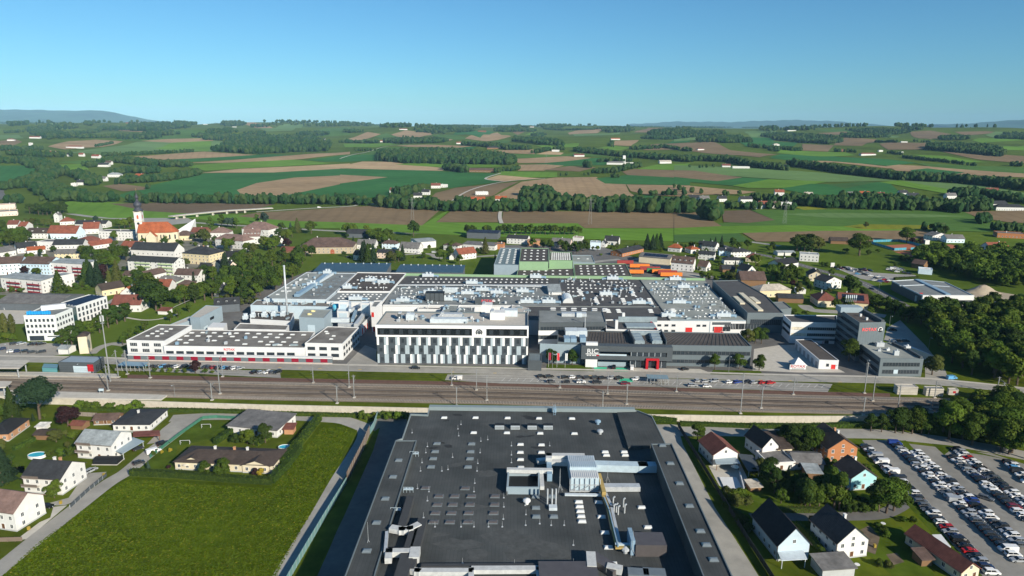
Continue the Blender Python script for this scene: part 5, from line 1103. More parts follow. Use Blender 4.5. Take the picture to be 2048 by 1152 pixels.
sheet('rail_bed',[G(x,yat(T1,x)-4.5)for x in XS]+[G(x,yat(T4,x)+4.5)for x in XS[::-1]],0.012,m_ballast,'brown ballast bed of the railway')
sheet('old_siding',[G(x,yat(T1,x)-11.5)for x in XS[2:9]]+[G(x,yat(T1,x)-4.6)for x in XS[2:9][::-1]],0.010,m_rust,'rusty overgrown siding bed beside the tracks')
m_rail=mat('rail_steel',(0.33,0.29,0.26),0.35,0.1,metal=0.6);m_sleeper=mat('sleeper',(0.38,0.345,0.30),0.9,0.15,0.4);m_wsleeper=mat('sleeper_dark',(0.10,0.078,0.062),0.9,0.2,0.4)
def track(frac,label,sl):
 pts=densify([G(x,yat(T1,x)*(1-frac)+yat(T4,x)*frac)for x in XS],8);o=pts[0];t=E_('railway_track',(o[0],o[1],0.0),label=label,cat='railway track',group='railway tracks in the rail bed')
 strip('track_bed',pts,2.3,0.03,mat('oily_ballast',(0.075,0.058,0.046),0.95,0.3,0.3,macro=0.25,mscale=0.05),'dark oily ballast between the rails',curve=False)
 L=[(x-o[0],y-o[1])for x,y in pts]
 for s in(-1,1):
  A,B=off_poly(L,1.5);row=A if s<0 else B;mb=MB()
  for p,q in zip(row[:-1],row[1:]):mb.bar((p[0],p[1],0.27),(q[0],q[1],0.27),0.11,0.16)
  O('rail',mb.mesh('rail',m_rail),t)
 for z in(5.6,6.9):
  mb=MB();[mb.bar((p[0],p[1],z),(q[0],q[1],z),0.05,0.05)for p,q in zip(L[:-1],L[1:])];O('contact_wire',mb.mesh('contact_wire',m_black),t)
 mb=MB();acc=0.0
 for p,q in zip(L[:-1],L[1:]):
  d=math.dist(p,q);ux,uy=(q[0]-p[0])/d,(q[1]-p[1])/d
  while acc<d:cx,cy=p[0]+ux*acc,p[1]+uy*acc;mb.bar((cx-uy*1.3,cy+ux*1.3,0.10),(cx+uy*1.3,cy-ux*1.3,0.10),0.30,0.18);acc+=0.68
  acc-=d
 s=O('sleepers',mb.mesh('sleepers',sl),t);s['kind']='stuff'
track(0.0,'railway track nearest the factory street',m_sleeper);track(0.34,'second railway track from the factory street',m_wsleeper);track(0.66,'third railway track from the factory street',m_wsleeper);track(1.0,'railway track nearest the retaining wall',m_sleeper)
def platform(lab,*p):
 q=ccw(PX('R1',*p));mb=MB();mb.prism(q,0,0.55);O('platform',mb.mesh('platform',m_conc),label=lab,kind='structure')
platform('station platform beside the dark station building',-200,175,500,182,930,196,925,222,400,212,-200,198);platform('lower station platform above the retaining wall',-200,318,90,325,700,342,1320,364,1270,398,470,384,-200,362)
b=BLOCK('low dark station building with red panel',[116.8,724.9,142,712,208,714,188,726.7],5.2,m_anth,mat('roof_pale_blue',(0.25,0.31,0.36),0.6,0.08),par=0.3,name='station_building',cat='station');f=face_px(b,'P',116.8,724.9,188,726.7);f.panel('pale_panel',f.L*0.4,f.L*0.88,0.2,3.6,m_lblue,0.05);f=face_px(b,'P',188,726.7,208,714);f.band(1,f.L-1,0.4,3.8,5)
def signboard(lab,tag,x,y,w,z0,z1,m):
 t=E_('sign_board',W3(tag,x,y,0),label=lab,cat='sign');mb=MB();mb.box(-w/2,-0.3,z0,w/2,0.3,z1);O('board',mb.mesh('board',m),t)
 for s in(-1,1):p=MB();p.cyl((s*w*0.4,0,0),(s*w*0.4,0,z0),0.08,n=6);O('post',p.mesh('post',m_steel),t)
signboard('bright red board on posts at the station','R1',720,185,2.6,1.2,4.6,m_red);signboard('small blue and white platform sign','R1',803,350,2.0,1.8,2.8,m_lblue)
def canopy(lab,pts,h,tag='R1'):
 q=ccw([GT(tag,pts[i],pts[i+1],h)for i in range(0,len(pts),2)]);c=q[0];t=E_('platform_canopy',(c[0],c[1],0),label=lab,cat='canopy');lp=[(x-c[0],y-c[1])for x,y in q];mb=MB();mb.prism(lp,h-0.5,h);O('roof',mb.mesh('roof',m_conc),t)
 for x,y in inset(lp,1.5):p=MB();p.box(x-0.2,y-0.2,0,x+0.2,y+0.2,h-0.5);O('post',p.mesh('post',m_steel),t)
canopy('pale platform roof beside the street at the station',(-260,80,232,80,150,142,-260,140),5.5);canopy('pale roof over the lower platform at the picture edge',(-200,240,95,246,45,290,-200,300),5.5)
b=BLOCK('teal glass bicycle shelter next to the station building',[84,735,88,727,117,728,114,736.5],2.6,mat('teal_glass',(0.10,0.30,0.32),0.2,0,spec=0.6),mat('teal_glass_roof',(0.12,0.24,0.27),0.2,0),par=0,name='bicycle_shelter',cat='shelter')
def shelter(lab,x0,y0,x1,y1,h=3.0,d=5.0):
 A,B=G(x0,y0),G(x1,y1);W=math.dist(A,B);t=E_('glass_shelter',(A[0],A[1],0),math.atan2(B[1]-A[1],B[0]-A[0]),lab,'shelter');n=6
 for i in range(n+1):
  for y in(0,d):p=MB();p.box(W*i/n-0.07,y-0.07,0,W*i/n+0.07,y+0.07,h);O('post',p.mesh('post',m_steel),t)
 for i in range(n):p=MB();p.box(W*i/n+0.05,-0.3,h,W*(i+1)/n-0.05,d+0.3,h+0.08);O('roof_pane',p.mesh('roof_pane',mat('shelter_glass',(0.20,0.29,0.34),0.2,0,spec=0.5)),t)
shelter('steel and glass bicycle shelter in the street car park',1294,768.5,1337,770);shelter('long bicycle shelter beside the station car park',236,741.5,288,743.5)
for lab,pts in(('large concrete relay cabin beside the tracks',(1165,292,1135,268,1290,270,1325,296)),('middle concrete cabin with dark roof beside the tracks',(1392,304,1368,286,1505,287,1528,308)),('small white cabin with red sign beside the tracks',(1568,312,1555,300,1625,300,1643,316))):
 b=BLOCK(lab,list(pts),3.6 if 'small' not in lab else 2.6,m_conc,m_bit if 'middle' in lab else m_conc,par=0.2,name='relay_cabin',cat='cabin',tag='R4')
 f=face_px(b,'R4',pts[0],pts[1],pts[6],pts[7])
 if 'small' in lab:f.panel('red_sign',f.L*0.45,f.L*0.75,1.0,2.0,m_red)
 else:[f.panel('groove',0,f.L,z,z+0.06,m_bit,0.02)for z in(0.9,1.8,2.7)]
m_mast=mat('mast_grey',(0.24,0.25,0.25),0.6,0.1)
MASTS=[('R1',1185,220,50),('R1',1755,210,50),('R1',855,320,120),('R1',1735,345,95),('R1',1672,395,260),('R2',500,258,130),('R2',783,293,115),('R2',822,375,195),('R2',688,420,280),('R2',1590,278,140),('R2',1785,315,150),('R2',1866,395,200),('R2',1628,440,290),('R3',472,298,175),('R3',847,345,170),('R3',1389,328,195),('R3',998,427,265),('R3',808,467,325),('R3',1893,500,180),('R4',87,458,285),('R4',340,350,215),('R4',900,340,95),('R4',965,400,205),('R4',1160,483,270),('R4',890,510,370),('R4',1452,375,240),('R4',1940,350,210),('R4',1986,360,255),('R4',1422,470,405),('R1',1005,190,0),('R1',935,215,0)]
_pos=sorted(((T_(t,x,y),(y-yt)/3.938)for t,x,y,yt in MASTS),key=lambda a:a[0][0])
for k,((px,py),hp)in enumerate(_pos):
 h=hp/ppm(px,py)/0.95;x,y=G(px,py);south=py>yat(T1,px)*0.5+yat(T4,px)*0.5
 t=E_('catenary_mast',(x,y,0),label='grey catenary mast, '+ordn(k+1)+' from the left along the railway',cat='mast',group='catenary masts along the railway')
 mb=MB();mb.box(-0.6,-0.6,0,0.6,0.6,0.35);O('footing',mb.mesh('footing',m_conc),t);mb=MB();mb.bar((0,0,0.3),(0,0,h),0.32,0.32);O('pole',mb.mesh('pole',m_mast),t)
 s=1 if south else-1;mb=MB();mb.bar((0,0,h*0.78),(0,s*3.2,h*0.86),0.12,0.12);mb.bar((0,0,h*0.92),(0,s*3.2,h*0.87),0.1,0.1);mb.bar((0,s*1.2,h*0.66),(0,s*3.4,h*0.70),0.1,0.1);O('cantilever',mb.mesh('cantilever',m_mast),t)
 mb=MB();mb.bar((-0.9,0,h*0.95),(0.9,0,h*0.95),0.12,0.12);O('crossarm',mb.mesh('crossarm',m_mast),t)
def telecom():
 h=33.0;t=E_('telecom_mast',W3('R1',870,248,0),label='very tall slender telecom mast with panel antennas at the station',cat='mast');mb=MB();mb.cyl((0,0,0),(0,0,h),0.38,0.2,10);O('pole',mb.mesh('pole',m_mast),t)
 for k in range(3):a=k*2.094;mb=MB();mb.box(-0.25,-0.12,0,0.25,0.12,2.8);O('panel_antenna',mb.mesh('panel_antenna',m_white),t,(0.7*math.cos(a),0.7*math.sin(a),h-3.2),a+1.57)
 mb=MB();mb.lathe([(0.9,h-4.2),(0.9,h-4.0)],10);O('platform_ring',mb.mesh('platform_ring',m_mast),t)
telecom()
def flag(px,py,h,m,lab):
 t=E_('flag',W3('R3',px,py,0),label=lab,cat='flag',group='banner flags at the factory lawn');p=MB();p.cyl((0,0,0),(0,0,h),0.06,0.04,6);O('pole',p.mesh('pole',m_white),t);mb=MB();n=6
 vs=[(0.05+1.1*i/n,0.12*math.sin(i*1.3),z)for z in(h-4.2,h-0.3)for i in range(n+1)];mb.add(vs,[(i,i+1,n+2+i,n+1+i)for i in range(n)]);mb.add([(x,y+0.03,z)for x,y,z in vs],[(i,n+1+i,n+2+i,i+1)for i in range(n)]);O('cloth',mb.mesh('cloth',m),t)
flag(382,135,8,mat('flag_wine',(0.30,0.02,0.05),0.8,0),'dark red banner flag on the factory lawn');flag(448,138,8,mat('flag_red',(0.65,0.04,0.05),0.8,0),'red and white banner flag on the factory lawn');flag(512,140,8,m_white,'white banner flag on the factory lawn')
def lamp(tag,x,y,h,lab,z=0.0,arm=1.5,ang=-1.57):
 t=E_('street_lamp',W3(tag,x,y,z),ang,lab,'street lamp','street lamps');p=MB();p.cyl((0,0,0),(0,0,h),0.09,0.06,6);p.bar((0,0,h),(arm,0,h+0.15),0.08,0.08);O('pole',p.mesh('pole',m_mast),t);l=MB();l.box(arm-0.1,-0.15,h+0.05,arm+0.6,0.15,h+0.2);O('lamp_head',l.mesh('lamp_head',m_pale),t)
for k,(tag,x,y,h)in enumerate((('R3',412,150,9),('R3',1800,180,9),('R3',1262,185,5),('R4',908,210,9),('D2',555,600,8),('D2',80,610,7),('D2',175,610,7),('I',880,600,9),('I',965,880,9),('I',1280,1050,8),('R1',1380,370,6),('R1',640,180,5))):lamp(tag,x,y,h,['slim lamp post on the lawn by the banner flags','slim lamp post on the lawn by the round street trees','short lamp post before the red portal','tall lamp post at the pavement before the slate annex','lamp post at the street by the yellow transformer tower','lamp post at the hotel car park edge, left one','lamp post at the hotel car park edge, right one','lamp post beside the curving main road','lamp post behind the ROTAX tower','lamp post beside the white canopy','lamp post at the end of the lower platform','short lamp post in front of the station building'][k])
#  NEARER NEIGHBOURHOOD (south of the railway wall)
m_nroof=mat('near_roof_felt',(0.046,0.052,0.053),0.88,scale=0.10,col2=(0.074,0.079,0.079),detail=10,macro=0.26,mscale=0.07)
def seams(m,sx,sy):
 nt=m.node_tree;b=nt.nodes['Principled BSDF'];src=b.inputs['Base Color'].links[0].from_socket
 g=nt.nodes.new('ShaderNodeNewGeometry');br=nt.nodes.new('ShaderNodeTexBrick');br.inputs['Scale'].default_value=1.0;br.inputs['Brick Width'].default_value=sy;br.inputs['Row Height'].default_value=sx;br.inputs['Mortar Size'].default_value=0.055
 br.inputs['Color1'].default_value=(1,1,1,1);br.inputs['Color2'].default_value=(0.90,0.90,0.90,1);br.inputs['Mortar'].default_value=(0.72,0.72,0.72,1)
 mp=nt.nodes.new('ShaderNodeMapping');mp.inputs['Rotation'].default_value=(0,0,1.5708);nt.links.new(g.outputs['Position'],mp.inputs[0]);nt.links.new(mp.outputs[0],br.inputs['Vector'])
 mx=nt.nodes.new('ShaderNodeMix');mx.data_type='RGBA';mx.blend_type='MULTIPLY';mx.inputs[0].default_value=1.0;nt.links.new(src,mx.inputs[6]);nt.links.new(br.outputs[0],mx.inputs[7]);nt.links.new(mx.outputs[2],b.inputs['Base Color'])
seams(m_nroof,1.0,7.5)
NH=12.0
def near_hall():
 b=BLOCK('vast dark flat roofed logistics hall in the foreground',[858,818,1273,823,1304,835,1330,888,1460,1160,1500,1260,640,1260,690,1160,791,884,804,880,821,830.5,855,832],NH,m_anth2,m_nroof,z=NZ,par=0.7,parm=mat('parapet_metal',(0.20,0.24,0.25),0.5,0.05),name='logistics_hall')
 def rs(nm,h0,h1,pts,m,tag='P'):
  q=ccw([GT(tag,pts[i],pts[i+1],NZ+h1)for i in range(0,len(pts),2)]);mb=MB();mb.prism([(x-b.c[0],y-b.c[1])for x,y in q],h0,h1);return O(nm,mb.mesh(nm,m),b.t),q
 o1,q1=rs('raised_roof',NH-0.2,NH+1.4,(791,882,833.5,882,752,1145,725,1262,640,1262,690,1152),m_nroof);o2,q2=rs('raised_roof',NH-0.2,NH+5.0,(1302,889,1343.6,888.6,1464,1152,1520,1270,1455,1270,1404.7,1151),m_nroof)
 rs('raised_roof',NH-0.2,NH+1.2,(1234,824.5,1272,823.5,1303,836,1329,887,1301,890,1256.5,894),m_nroof)
 for q,h in((q1,NH+1.4),(q2,NH+5.0)):mb=MB();mb.wallring([(x-b.c[0],y-b.c[1])for x,y in q],h-0.05,h+0.35,0.3);O('parapet',mb.mesh('parapet',m_anth2),b.t)
 A=on(b,'P',858,821);B=on(b,'P',1270,826);mb=MB();mb.bar((A[0],A[1]+1.3,NH+0.75),(B[0],B[1]+1.3,NH+0.75),2.2,1.5);O('coping',mb.mesh('coping',mat('coping_metal',(0.22,0.27,0.28),0.4,0.05)),b.t)
 W=(1075,118,1280,118,1490,120,1695,122,1912,124,1268,216,1485,217,1703,220,1928,222,1574,293,1711,296,1573,345,1711,345,1574,392,1576,444);SKYL(b,'U',W,2.3,1.5)
 W=(535,123,552,222,753,342,761,364,878,342,884,364,835,463,915,463,581,669,586,700,591,731,596,764,602,797,711,672,730,767,752,870,775,967,992,705,1034,835,803,1074);SKYL(b,'V',W,2.4,1.5)
 SKYL(b,'U',(1028,288,1255,290,1016,340,1248,341,1003,386,1243,387,989,440,1231,441),2.6,1.7,'g');SKYL(b,'V',(299,634,405,634,301,708,302,766,417,766),2.5,1.8,'g')
 SKYL(b,'U',(953,578,1212,580,1040,632,1143,632,1252,632,1407,632,1030,687,1131,687,1243,687,1404,687,1017,742,1122,742,1235,742,1398,742,1005,801,1112,801,1229,801,1392,801),2.9,1.8,'b')
 me=sky_mesh(2.4,1.7,'g')
 for x,y in((778,397),(740,505),(690,648),(633,805),(569,990)):g=GT('U',x,y,NZ+NH+1.4);O('skylight',me,b.t,(g[0]-b.c[0],g[1]-b.c[1],NH+1.4))
 for x,y in((1128,300),(1180,417),(1240,548),(1304,695),(1376,860),(1415,950),(1462,1047)):g=GT('V',x,y,NZ+NH+5.0);O('skylight',me,b.t,(g[0]-b.c[0],g[1]-b.c[1],NH+5.0))
 for x,y in((1437,186),(1540,187),(1650,187),(1755,187)):
  p=on(b,'U',x,y);mb=MB();mb.box(-1.7,-0.8,0,1.7,0.8,1.3,0);mb.box(-1.75,-0.2,1.3,1.75,0.85,1.75,1);[mb.box(-1.6,-0.86,0.2+k*0.27,1.6,-0.80,0.3+k*0.27,1)for k in range(4)];O('smoke_vent',mb.mesh('smoke_vent',[m_pale,m_black]),b.t,p)
 q=ccw([GT('U',*p,NZ+NH+2.0)for p in((1482,578),(1492,458),(1700,458),(1699,580))]);lp=[(x-b.c[0],y-b.c[1])for x,y in q];mb=MB();mb.wallring(lp,NH,NH+2.4,0.5);O('light_well',mb.mesh('light_well',m_bgrey),b.t);fl=MB();fl.prism(inset(lp,0.5),NH-0.1,NH+0.12);O('light_well_shade',fl.mesh('light_well_shade',m_black),b.t)  # black sheet at roof level imitates the shade deep in the open well
 for k in range(6):x0=lp[0][0]*(1-k/6)+lp[1][0]*k/6;mb=MB();mb.bar((lp[3][0]+(lp[2][0]-lp[3][0])*(k+.5)/6,lp[3][1]-0.8,NH+0.2),(lp[3][0]+(lp[2][0]-lp[3][0])*(k+.5)/6,lp[3][1]-0.8,NH+1.4),0.15,0.15);O('well_mullion',mb.mesh('well_mullion',m_steel),b.t)
 rod=MB();rod.cyl((0,0,0),(0,0,1.7),0.05,0.03,5);rod.box(-0.25,-0.25,0,0.25,0.25,0.12);rm=rod.mesh('lightning_rod',m_steel);tr=MB();[tr.bar((0.9*math.cos(a),0.9*math.sin(a),0),(0,0,2.2),0.06,0.06)for a in(0,2.1,4.2)];tr.cyl((0,0,2.0),(0,0,7.5),0.05,0.03,5);trm=tr.mesh('lightning_mast',m_steel)
 for x,y in((965,305),(955,345),(930,410),(920,465),(1315,270),(1310,345),(1295,415),(1290,465),(900,580),(975,600),(965,660),(940,770),(1015,830),(1275,545),(1270,600),(1465,640),(1465,700),(1462,780),(1455,830),(1185,830),(1270,830),(1365,830),(1515,300),(1515,360),(1515,410),(1765,300),(1605,690),(1610,750),(1608,820),(1700,810),(1775,820),(1860,820),(1195,1070),(1535,1080),(1920,950),(1920,1075),(1185,160),(1165,190),(1170,235),(1060,465),(1100,455),(1360,260),(1130,375),(865,215)):O('lightning_rod',rm,b.t,on(b,'U',x,y))
 for tag,x,y in(('U',1832,590),('V',768,540),('V',930,1020),('V',455,600),('U',580,960)):O('lightning_mast',trm,b.t,on(b,tag,x,y))
 def duct(pts,w,h,z,m=None,tag='U',nm='duct'):
  P=[GT(tag,pts[i],pts[i+1],NZ+NH+z)for i in range(0,len(pts),2)];mb=MB()
  for a,c in zip(P[:-1],P[1:]):d=Vector((c[0]-a[0],c[1]-a[1],0)).normalized()*w*0.49;mb.bar(Vector((a[0]-b.c[0],a[1]-b.c[1],NH+z))-d,Vector((c[0]-b.c[0],c[1]-b.c[1],NH+z))+d,w,h)
  O(nm,mb.mesh(nm,m or mat('white_duct',(0.50,0.51,0.50),0.4,0.15,0.8)),b.t)
 duct((745,845,800,855,850,850,895,828),2.0,1.4,1.8);duct((710,1040,715,1000,890,998),1.8,1.6,1.6);duct((885,1000,880,1030),2.6,2.0,1.5);duct((860,1115,900,1125,1240,1125),1.7,1.2,1.2);duct((1275,1112,1690,1110),1.8,1.2,1.2);duct((1252,1120,1252,1160),1.4,1.2,1.2);duct((1695,1115,1697,1160),1.4,1.2,1.2)
 m_dk=mat('felt_duct',(0.05,0.052,0.055),0.8,0.1);duct((850,660,800,830),2.2,2.0,1.4,m_dk);duct((930,810,885,980),2.6,2.0,1.2,m_dk);duct((880,850,840,980),2.2,2.0,1.2,m_dk);duct((840,1010,790,1180),3.4,2.0,1.2,m_dk);duct((875,1040,855,1100),2.2,1.6,1.2,m_dk);duct((940,1090,1660,1088),1.2,1.0,1.0,m_dk);duct((700,880,690,1000),0.8,1.6,1.6,m_steel);duct((1770,1130,2000,1130),6.0,2.4,1.2,m_domeb)
 duct((1500,460,1770,464),1.5,1.3,2.6);duct((1710,475,1716,570),1.3,1.2,1.4);duct((1700,400,1745,395),2.0,1.3,1.0)
 p0,p1=GT('V',528,600,NZ+NH),GT('V',712,600,NZ+NH);W_=p1[0]-p0[0];D_=15.0;x0,y0=p0[0]-b.c[0],p0[1]-b.c[1];m_cor=mat('corrugated_blue_white',(0.42,0.52,0.58),0.4,0.1,0.6)
 for k,(ya,yb,za,zb)in enumerate(((0,5.0,0.6,4.6),(5.05,9.0,0.6,5.6),(9.05,15,0.6,4.6))):
  mb=MB();mb.box(x0,y0+ya,NH+za,x0+W_,y0+yb,NH+zb);u=O('plant_unit',mb.mesh('plant_unit',m_cor),b.t)
  for i in range(14):r=MB();r.box(x0+W_*i/14+0.12,y0+ya+0.2,NH+zb,x0+W_*(i+1)/14-0.12,y0+yb-0.2,NH+zb+0.18);O('panel_rib',r.mesh('panel_rib',[m_white,m_lblue,m_pale][k]),u)
 fr=MB();[fr.bar((x0-0.3+i*(W_+0.6)/6,y0-0.25,NH),(x0-0.3+i*(W_+0.6)/6,y0-0.25,NH+4.6),0.2,0.2)for i in range(7)];fr.bar((x0-0.4,y0-0.25,NH+2.5),(x0+W_+0.4,y0-0.25,NH+2.5),0.2,0.2);fr.bar((x0-0.4,y0-0.3,NH+0.4),(x0+W_+0.4,y0-0.3,NH+0.4),0.5,0.3);[fr.bar((x0+i*W_/3,y0-0.3,NH+0.5),(x0+(i+1)*W_/3,y0-0.3,NH+2.4),0.14,0.14)for i in range(3)];O('plant_frame',fr.mesh('plant_frame',m_steel),b.t)
 duct((385,385,385,370,600,372),2.0,1.7,3.4,None,'V');duct((395,405,525,410),2.2,1.6,2.4,None,'V');duct((385,410,390,500),1.6,2.6,1.6,m_bluem,'V');duct((705,432,1000,440,1068,440),3.2,2.4,1.8,m_cor,'V');duct((755,572,955,572),2.4,1.6,1.0,m_steel,'V')
 tray=mat('tray_yellow',(0.40,0.29,0.10),0.6,0.15);duct((735,610,770,700,830,950),0.9,0.5,1.6,tray,'V','cable_tray');duct((760,615,795,700,850,945),0.8,0.5,1.5,m_steel,'V','cable_tray');duct((748,640,780,720,838,955),0.35,0.4,2.0,m_bluem,'V','cable_tray');duct((830,965,970,965),0.9,0.5,1.5,tray,'V','cable_tray');duct((830,945,970,945),0.9,0.5,1.8,m_lblue,'V','cable_tray');duct((500,618,740,622),1.0,0.5,0.9,m_pale,'V','cable_tray');duct((715,500,745,610),1.2,1.6,2.0,tray,'V','cable_tray')
 p=on(b,'V',1050,1025);mb=MB();mb.box(-4.0,0,0,4.2,6.0,3.4);O('stair_head',mb.mesh('stair_head',m_domeb),b.t,p);mb=MB();mb.box(-5.2,0.5,0,-4.1,6.5,4.4);O('curved_screen',mb.mesh('curved_screen',m_bluem),b.t,p)
 for x,y in((810,740),(825,735),(838,750),(880,740),(872,700),(805,690)):p=on(b,'V',x,y);mb=MB();mb.cyl((0,0,0),(0,0,2.6),0.22,n=8);mb.cyl((0,0,2.6),(0.5,0,3.0),0.25,n=8);O('vent_pipe',mb.mesh('vent_pipe',m_steel),b.t,p)
 for x,y in((375,690),(405,690),(430,690)):p=on(b,'V',x,y);mb=MB();mb.cyl((0,0,0),(0,0,5.5),0.25,n=8);O('vent_pipe',mb.mesh('vent_pipe',m_steel),b.t,p)
 p=on(b,'V',412,712);mb=MB();mb.box(-1.2,-1,0,1.2,1,0.9);O('roof_unit',mb.mesh('roof_unit',m_pale),b.t,p)
 for x,y,m in((705,158,m_bluem),(720,222,m_steel),(240,680,m_white),(885,1000,m_steel)):p=on(b,'V',x,y);mb=MB();mb.lathe([(0.6,0),(0.6,0.8),(1.2,1.0),(1.1,1.5),(0.2,1.9)],10);O('roof_fan',mb.mesh('roof_fan',m),b.t,p)
 p=on(b,'V',423,100);mb=MB();[mb.bar((s*0.35,0,0),(s*0.35,1.0,4.2),0.1,0.1)for s in(-1,1)];[mb.bar((-0.35,0.22*k,0.9*k+0.3),(0.35,0.22*k,0.9*k+0.3),0.07,0.07)for k in range(5)];mb.box(-0.7,0.8,0.8,0.7,1.6,2.6);O('access_ladder',mb.mesh('access_ladder',m_bluem),b.t,p)
 for x,y in((842,600),(880,365),(760,735)):p=on(b,'U',x,y);mb=MB();[mb.bar((-1.5+i,-0.6,0),(-1.5+i,-0.6,1.9),0.07,0.07)for i in range(4)];mb.bar((-1.5,-0.6,1.9),(1.5,-0.6,1.9),0.07,0.07);mb.bar((-1.5,-0.6,1.2),(1.5,-0.6,1.2),0.07,0.07);mb.box(-1.5,-0.6,0.9,1.5,0.6,1.0);O('access_steps',mb.mesh('access_steps',m_lblue),b.t,p)
 m_st=mat('roof_dirt',(0.026,0.027,0.028),0.8,0.3,0.6);m_pu=mat('roof_dust',(0.068,0.073,0.073),0.95,0.25,0.5);rs_=random.Random(9)
 for k,(x,y,r,m)in enumerate(((1165,98,2.2,0),(1615,108,2.6,0),(1650,118,2.4,0),(1575,240,2.0,0),(1640,235,2.4,0),(1690,310,3.2,0),(1100,300,1.8,0),(1060,280,1.5,0),(1000,315,1.6,0),(1090,135,1.5,0),(1250,700,4,1),(1500,900,6,1),(1150,950,5,1),(1700,950,5,1),(1350,480,4,1),(1180,420,4,1),(1650,200,4,1),(1050,880,3,1),(1560,1000,5,1),(1400,160,4,1),(1800,1000,5,1),(1300,1010,4,1))):
  c=on(b,'U',x,y);n=14;mb=MB();sx,sy=rs_.uniform(0.9,1.6),rs_.uniform(0.35,0.8);mb.add([(r*sx*math.cos(6.283*i/n)*rs_.uniform(0.55,1.1),r*sy*math.sin(6.283*i/n)*rs_.uniform(0.55,1.1),0.006+0.0004*k)for i in range(n)],[tuple(range(n))]);O('roof_stain',mb.mesh('roof_stain',m_pu if m else m_st),b.t,c,rs_.uniform(-0.4,0.4))
 duct((660,1030,665,1090),2.4,2.0,1.6,None,'V');duct((690,1040,800,1110),3.2,1.8,1.2,m_domeb,'V');duct((790,1100,840,1110),2.0,1.6,1.6,None,'V');duct((940,1138,1000,1142),3,1.6,1.0,m_domeg,'V');duct((1040,1138,1110,1142),3,1.6,1.0,m_domeg,'V')
 return b
NHALL=near_hall()
m_meadow2=mat('near_meadow',(0.043,0.070,0.003),0.95,scale=0.30,col2=(0.070,0.098,0.005),spec=0.0,detail=12,bump=0.6,macro=0.22,mscale=0.045)
sheet('meadow',PN('L',-40,1180,200,950,560,690,830,500,1780,560,1964,350)+PN('U',60,420,270,150,430,150,500,205,440,330,355,510,0,1130,-40,1300)+PN('L',1700,1300,-100,1300),NZ+0.010,m_meadow2,'big unmown green meadow in the foreground')
strip('lane',PN('L',-160,1230,0,1105,250,900,480,720,700,550,830,470,950,370,1080,270,1170,200,1240,130),6.0,NZ+0.022,m_asph2,'grey lane running past the white houses')
strip('lane',PN('L',1120,120,1250,112,1400,108,1700,108,1964,112)+PN('U',230,118,400,130,500,160,560,185),7.0,NZ+0.026,m_asph2,'lane along the foot of the railway wall')
strip('path',PN('U',520,150,545,230,470,370,380,510,250,740,100,990,-60,1260),4.6,NZ+0.018,m_asph2,'pale path between meadow and noise barrier')
sheet('hall_road',PN('U',560,160,650,120,830,120,830,200,640,640,420,1180,200,1250,330,960,560,400,640,220),NZ+0.02,m_asph,'asphalt road along the left side of the big hall')
sheet('hall_road',PN('V',1060,160,1225,160,1262,290,1470,700,1700,1060,1800,1220,1560,1220,1330,800),NZ+0.02,m_asph2,'pale road along the right side of the big hall')
sheet('verge',PN('U',655,180,600,215,430,560,200,960,60,1230,190,1230,420,760,610,330),NZ+0.03,m_lawn,'grass verge behind the noise barrier')
strip('street',PN('N',-320,205,0,205,300,212,760,218,1000,222,1180,238,1400,262,1700,310,2050,380),9.0,NZ+0.014,m_asph2,'street behind the houses below the wall')
sheet('car_park',PN('N',840,262,1060,262,1240,290,1500,320,1750,350,2000,430,2300,620,2300,1300,1830,1300,1640,1130,1480,960,1350,850,1180,660,1060,520,950,380),NZ+0.02,mat('lot_asphalt',(0.185,0.178,0.16),0.9,scale=0.2,col2=(0.26,0.25,0.225),detail=9,macro=0.16,mscale=0.08),'big grey staff car park')
for p in((835,262,900,258,1010,400,1200,600,1480,930,1620,1080,1720,1180,1650,1180,1440,960,1160,640,960,420),(1060,265,1190,265,1270,350,1180,330),(1360,285,1500,300,1850,390,1700,360,1480,330,1440,360)):sheet('verge',PN('N',*p),NZ+0.028,m_lawn,'grass strip in the staff car park')
strip('lane',PN('N',180,770,420,762,700,762,1000,752,1130,705,1190,660),5.0,NZ+0.016,m_asph,'narrow lane between the gardens')
sheet('driveway',PN('V',1430,430,1640,420,1680,500,1690,560,1590,620,1500,560),NZ+0.02,m_conc,'pale paved garden terrace');sheet('driveway',PN('L',265,690,420,690,560,640,640,520,700,470,560,480,450,640),NZ+0.02,m_asph2,'paved driveway between the white houses');sheet('driveway',PN('L',100,920,260,800,330,770,350,700,440,690,180,910),NZ+0.021,m_conc,'paved forecourt of the nearest white house');sheet('driveway',PN('L',1060,190,1150,120,1250,110,1080,270,960,290),NZ+0.024,m_asph2,'driveway of the bungalow')
for p in((840,440,1000,360,1330,130,1500,150,1490,240,1160,300,1150,470),(0,130,380,110,440,190,500,300,480,350,150,480,0,450),(0,450,160,430,170,590,0,590)):sheet('lawn',PN('L',*p),NZ+0.014,m_lawn,'mown garden lawn')
sheet('lawn',PN('N',30,620,250,600,650,690,640,745,90,745),NZ+0.012,m_lawn,'garden lawn below the hedge');sheet('lawn',PN('N',940,850,1160,830,1300,1000,1380,1150,1100,1150,930,1000),NZ+0.012,m_lawn,'ragged garden lawn beside the car park')
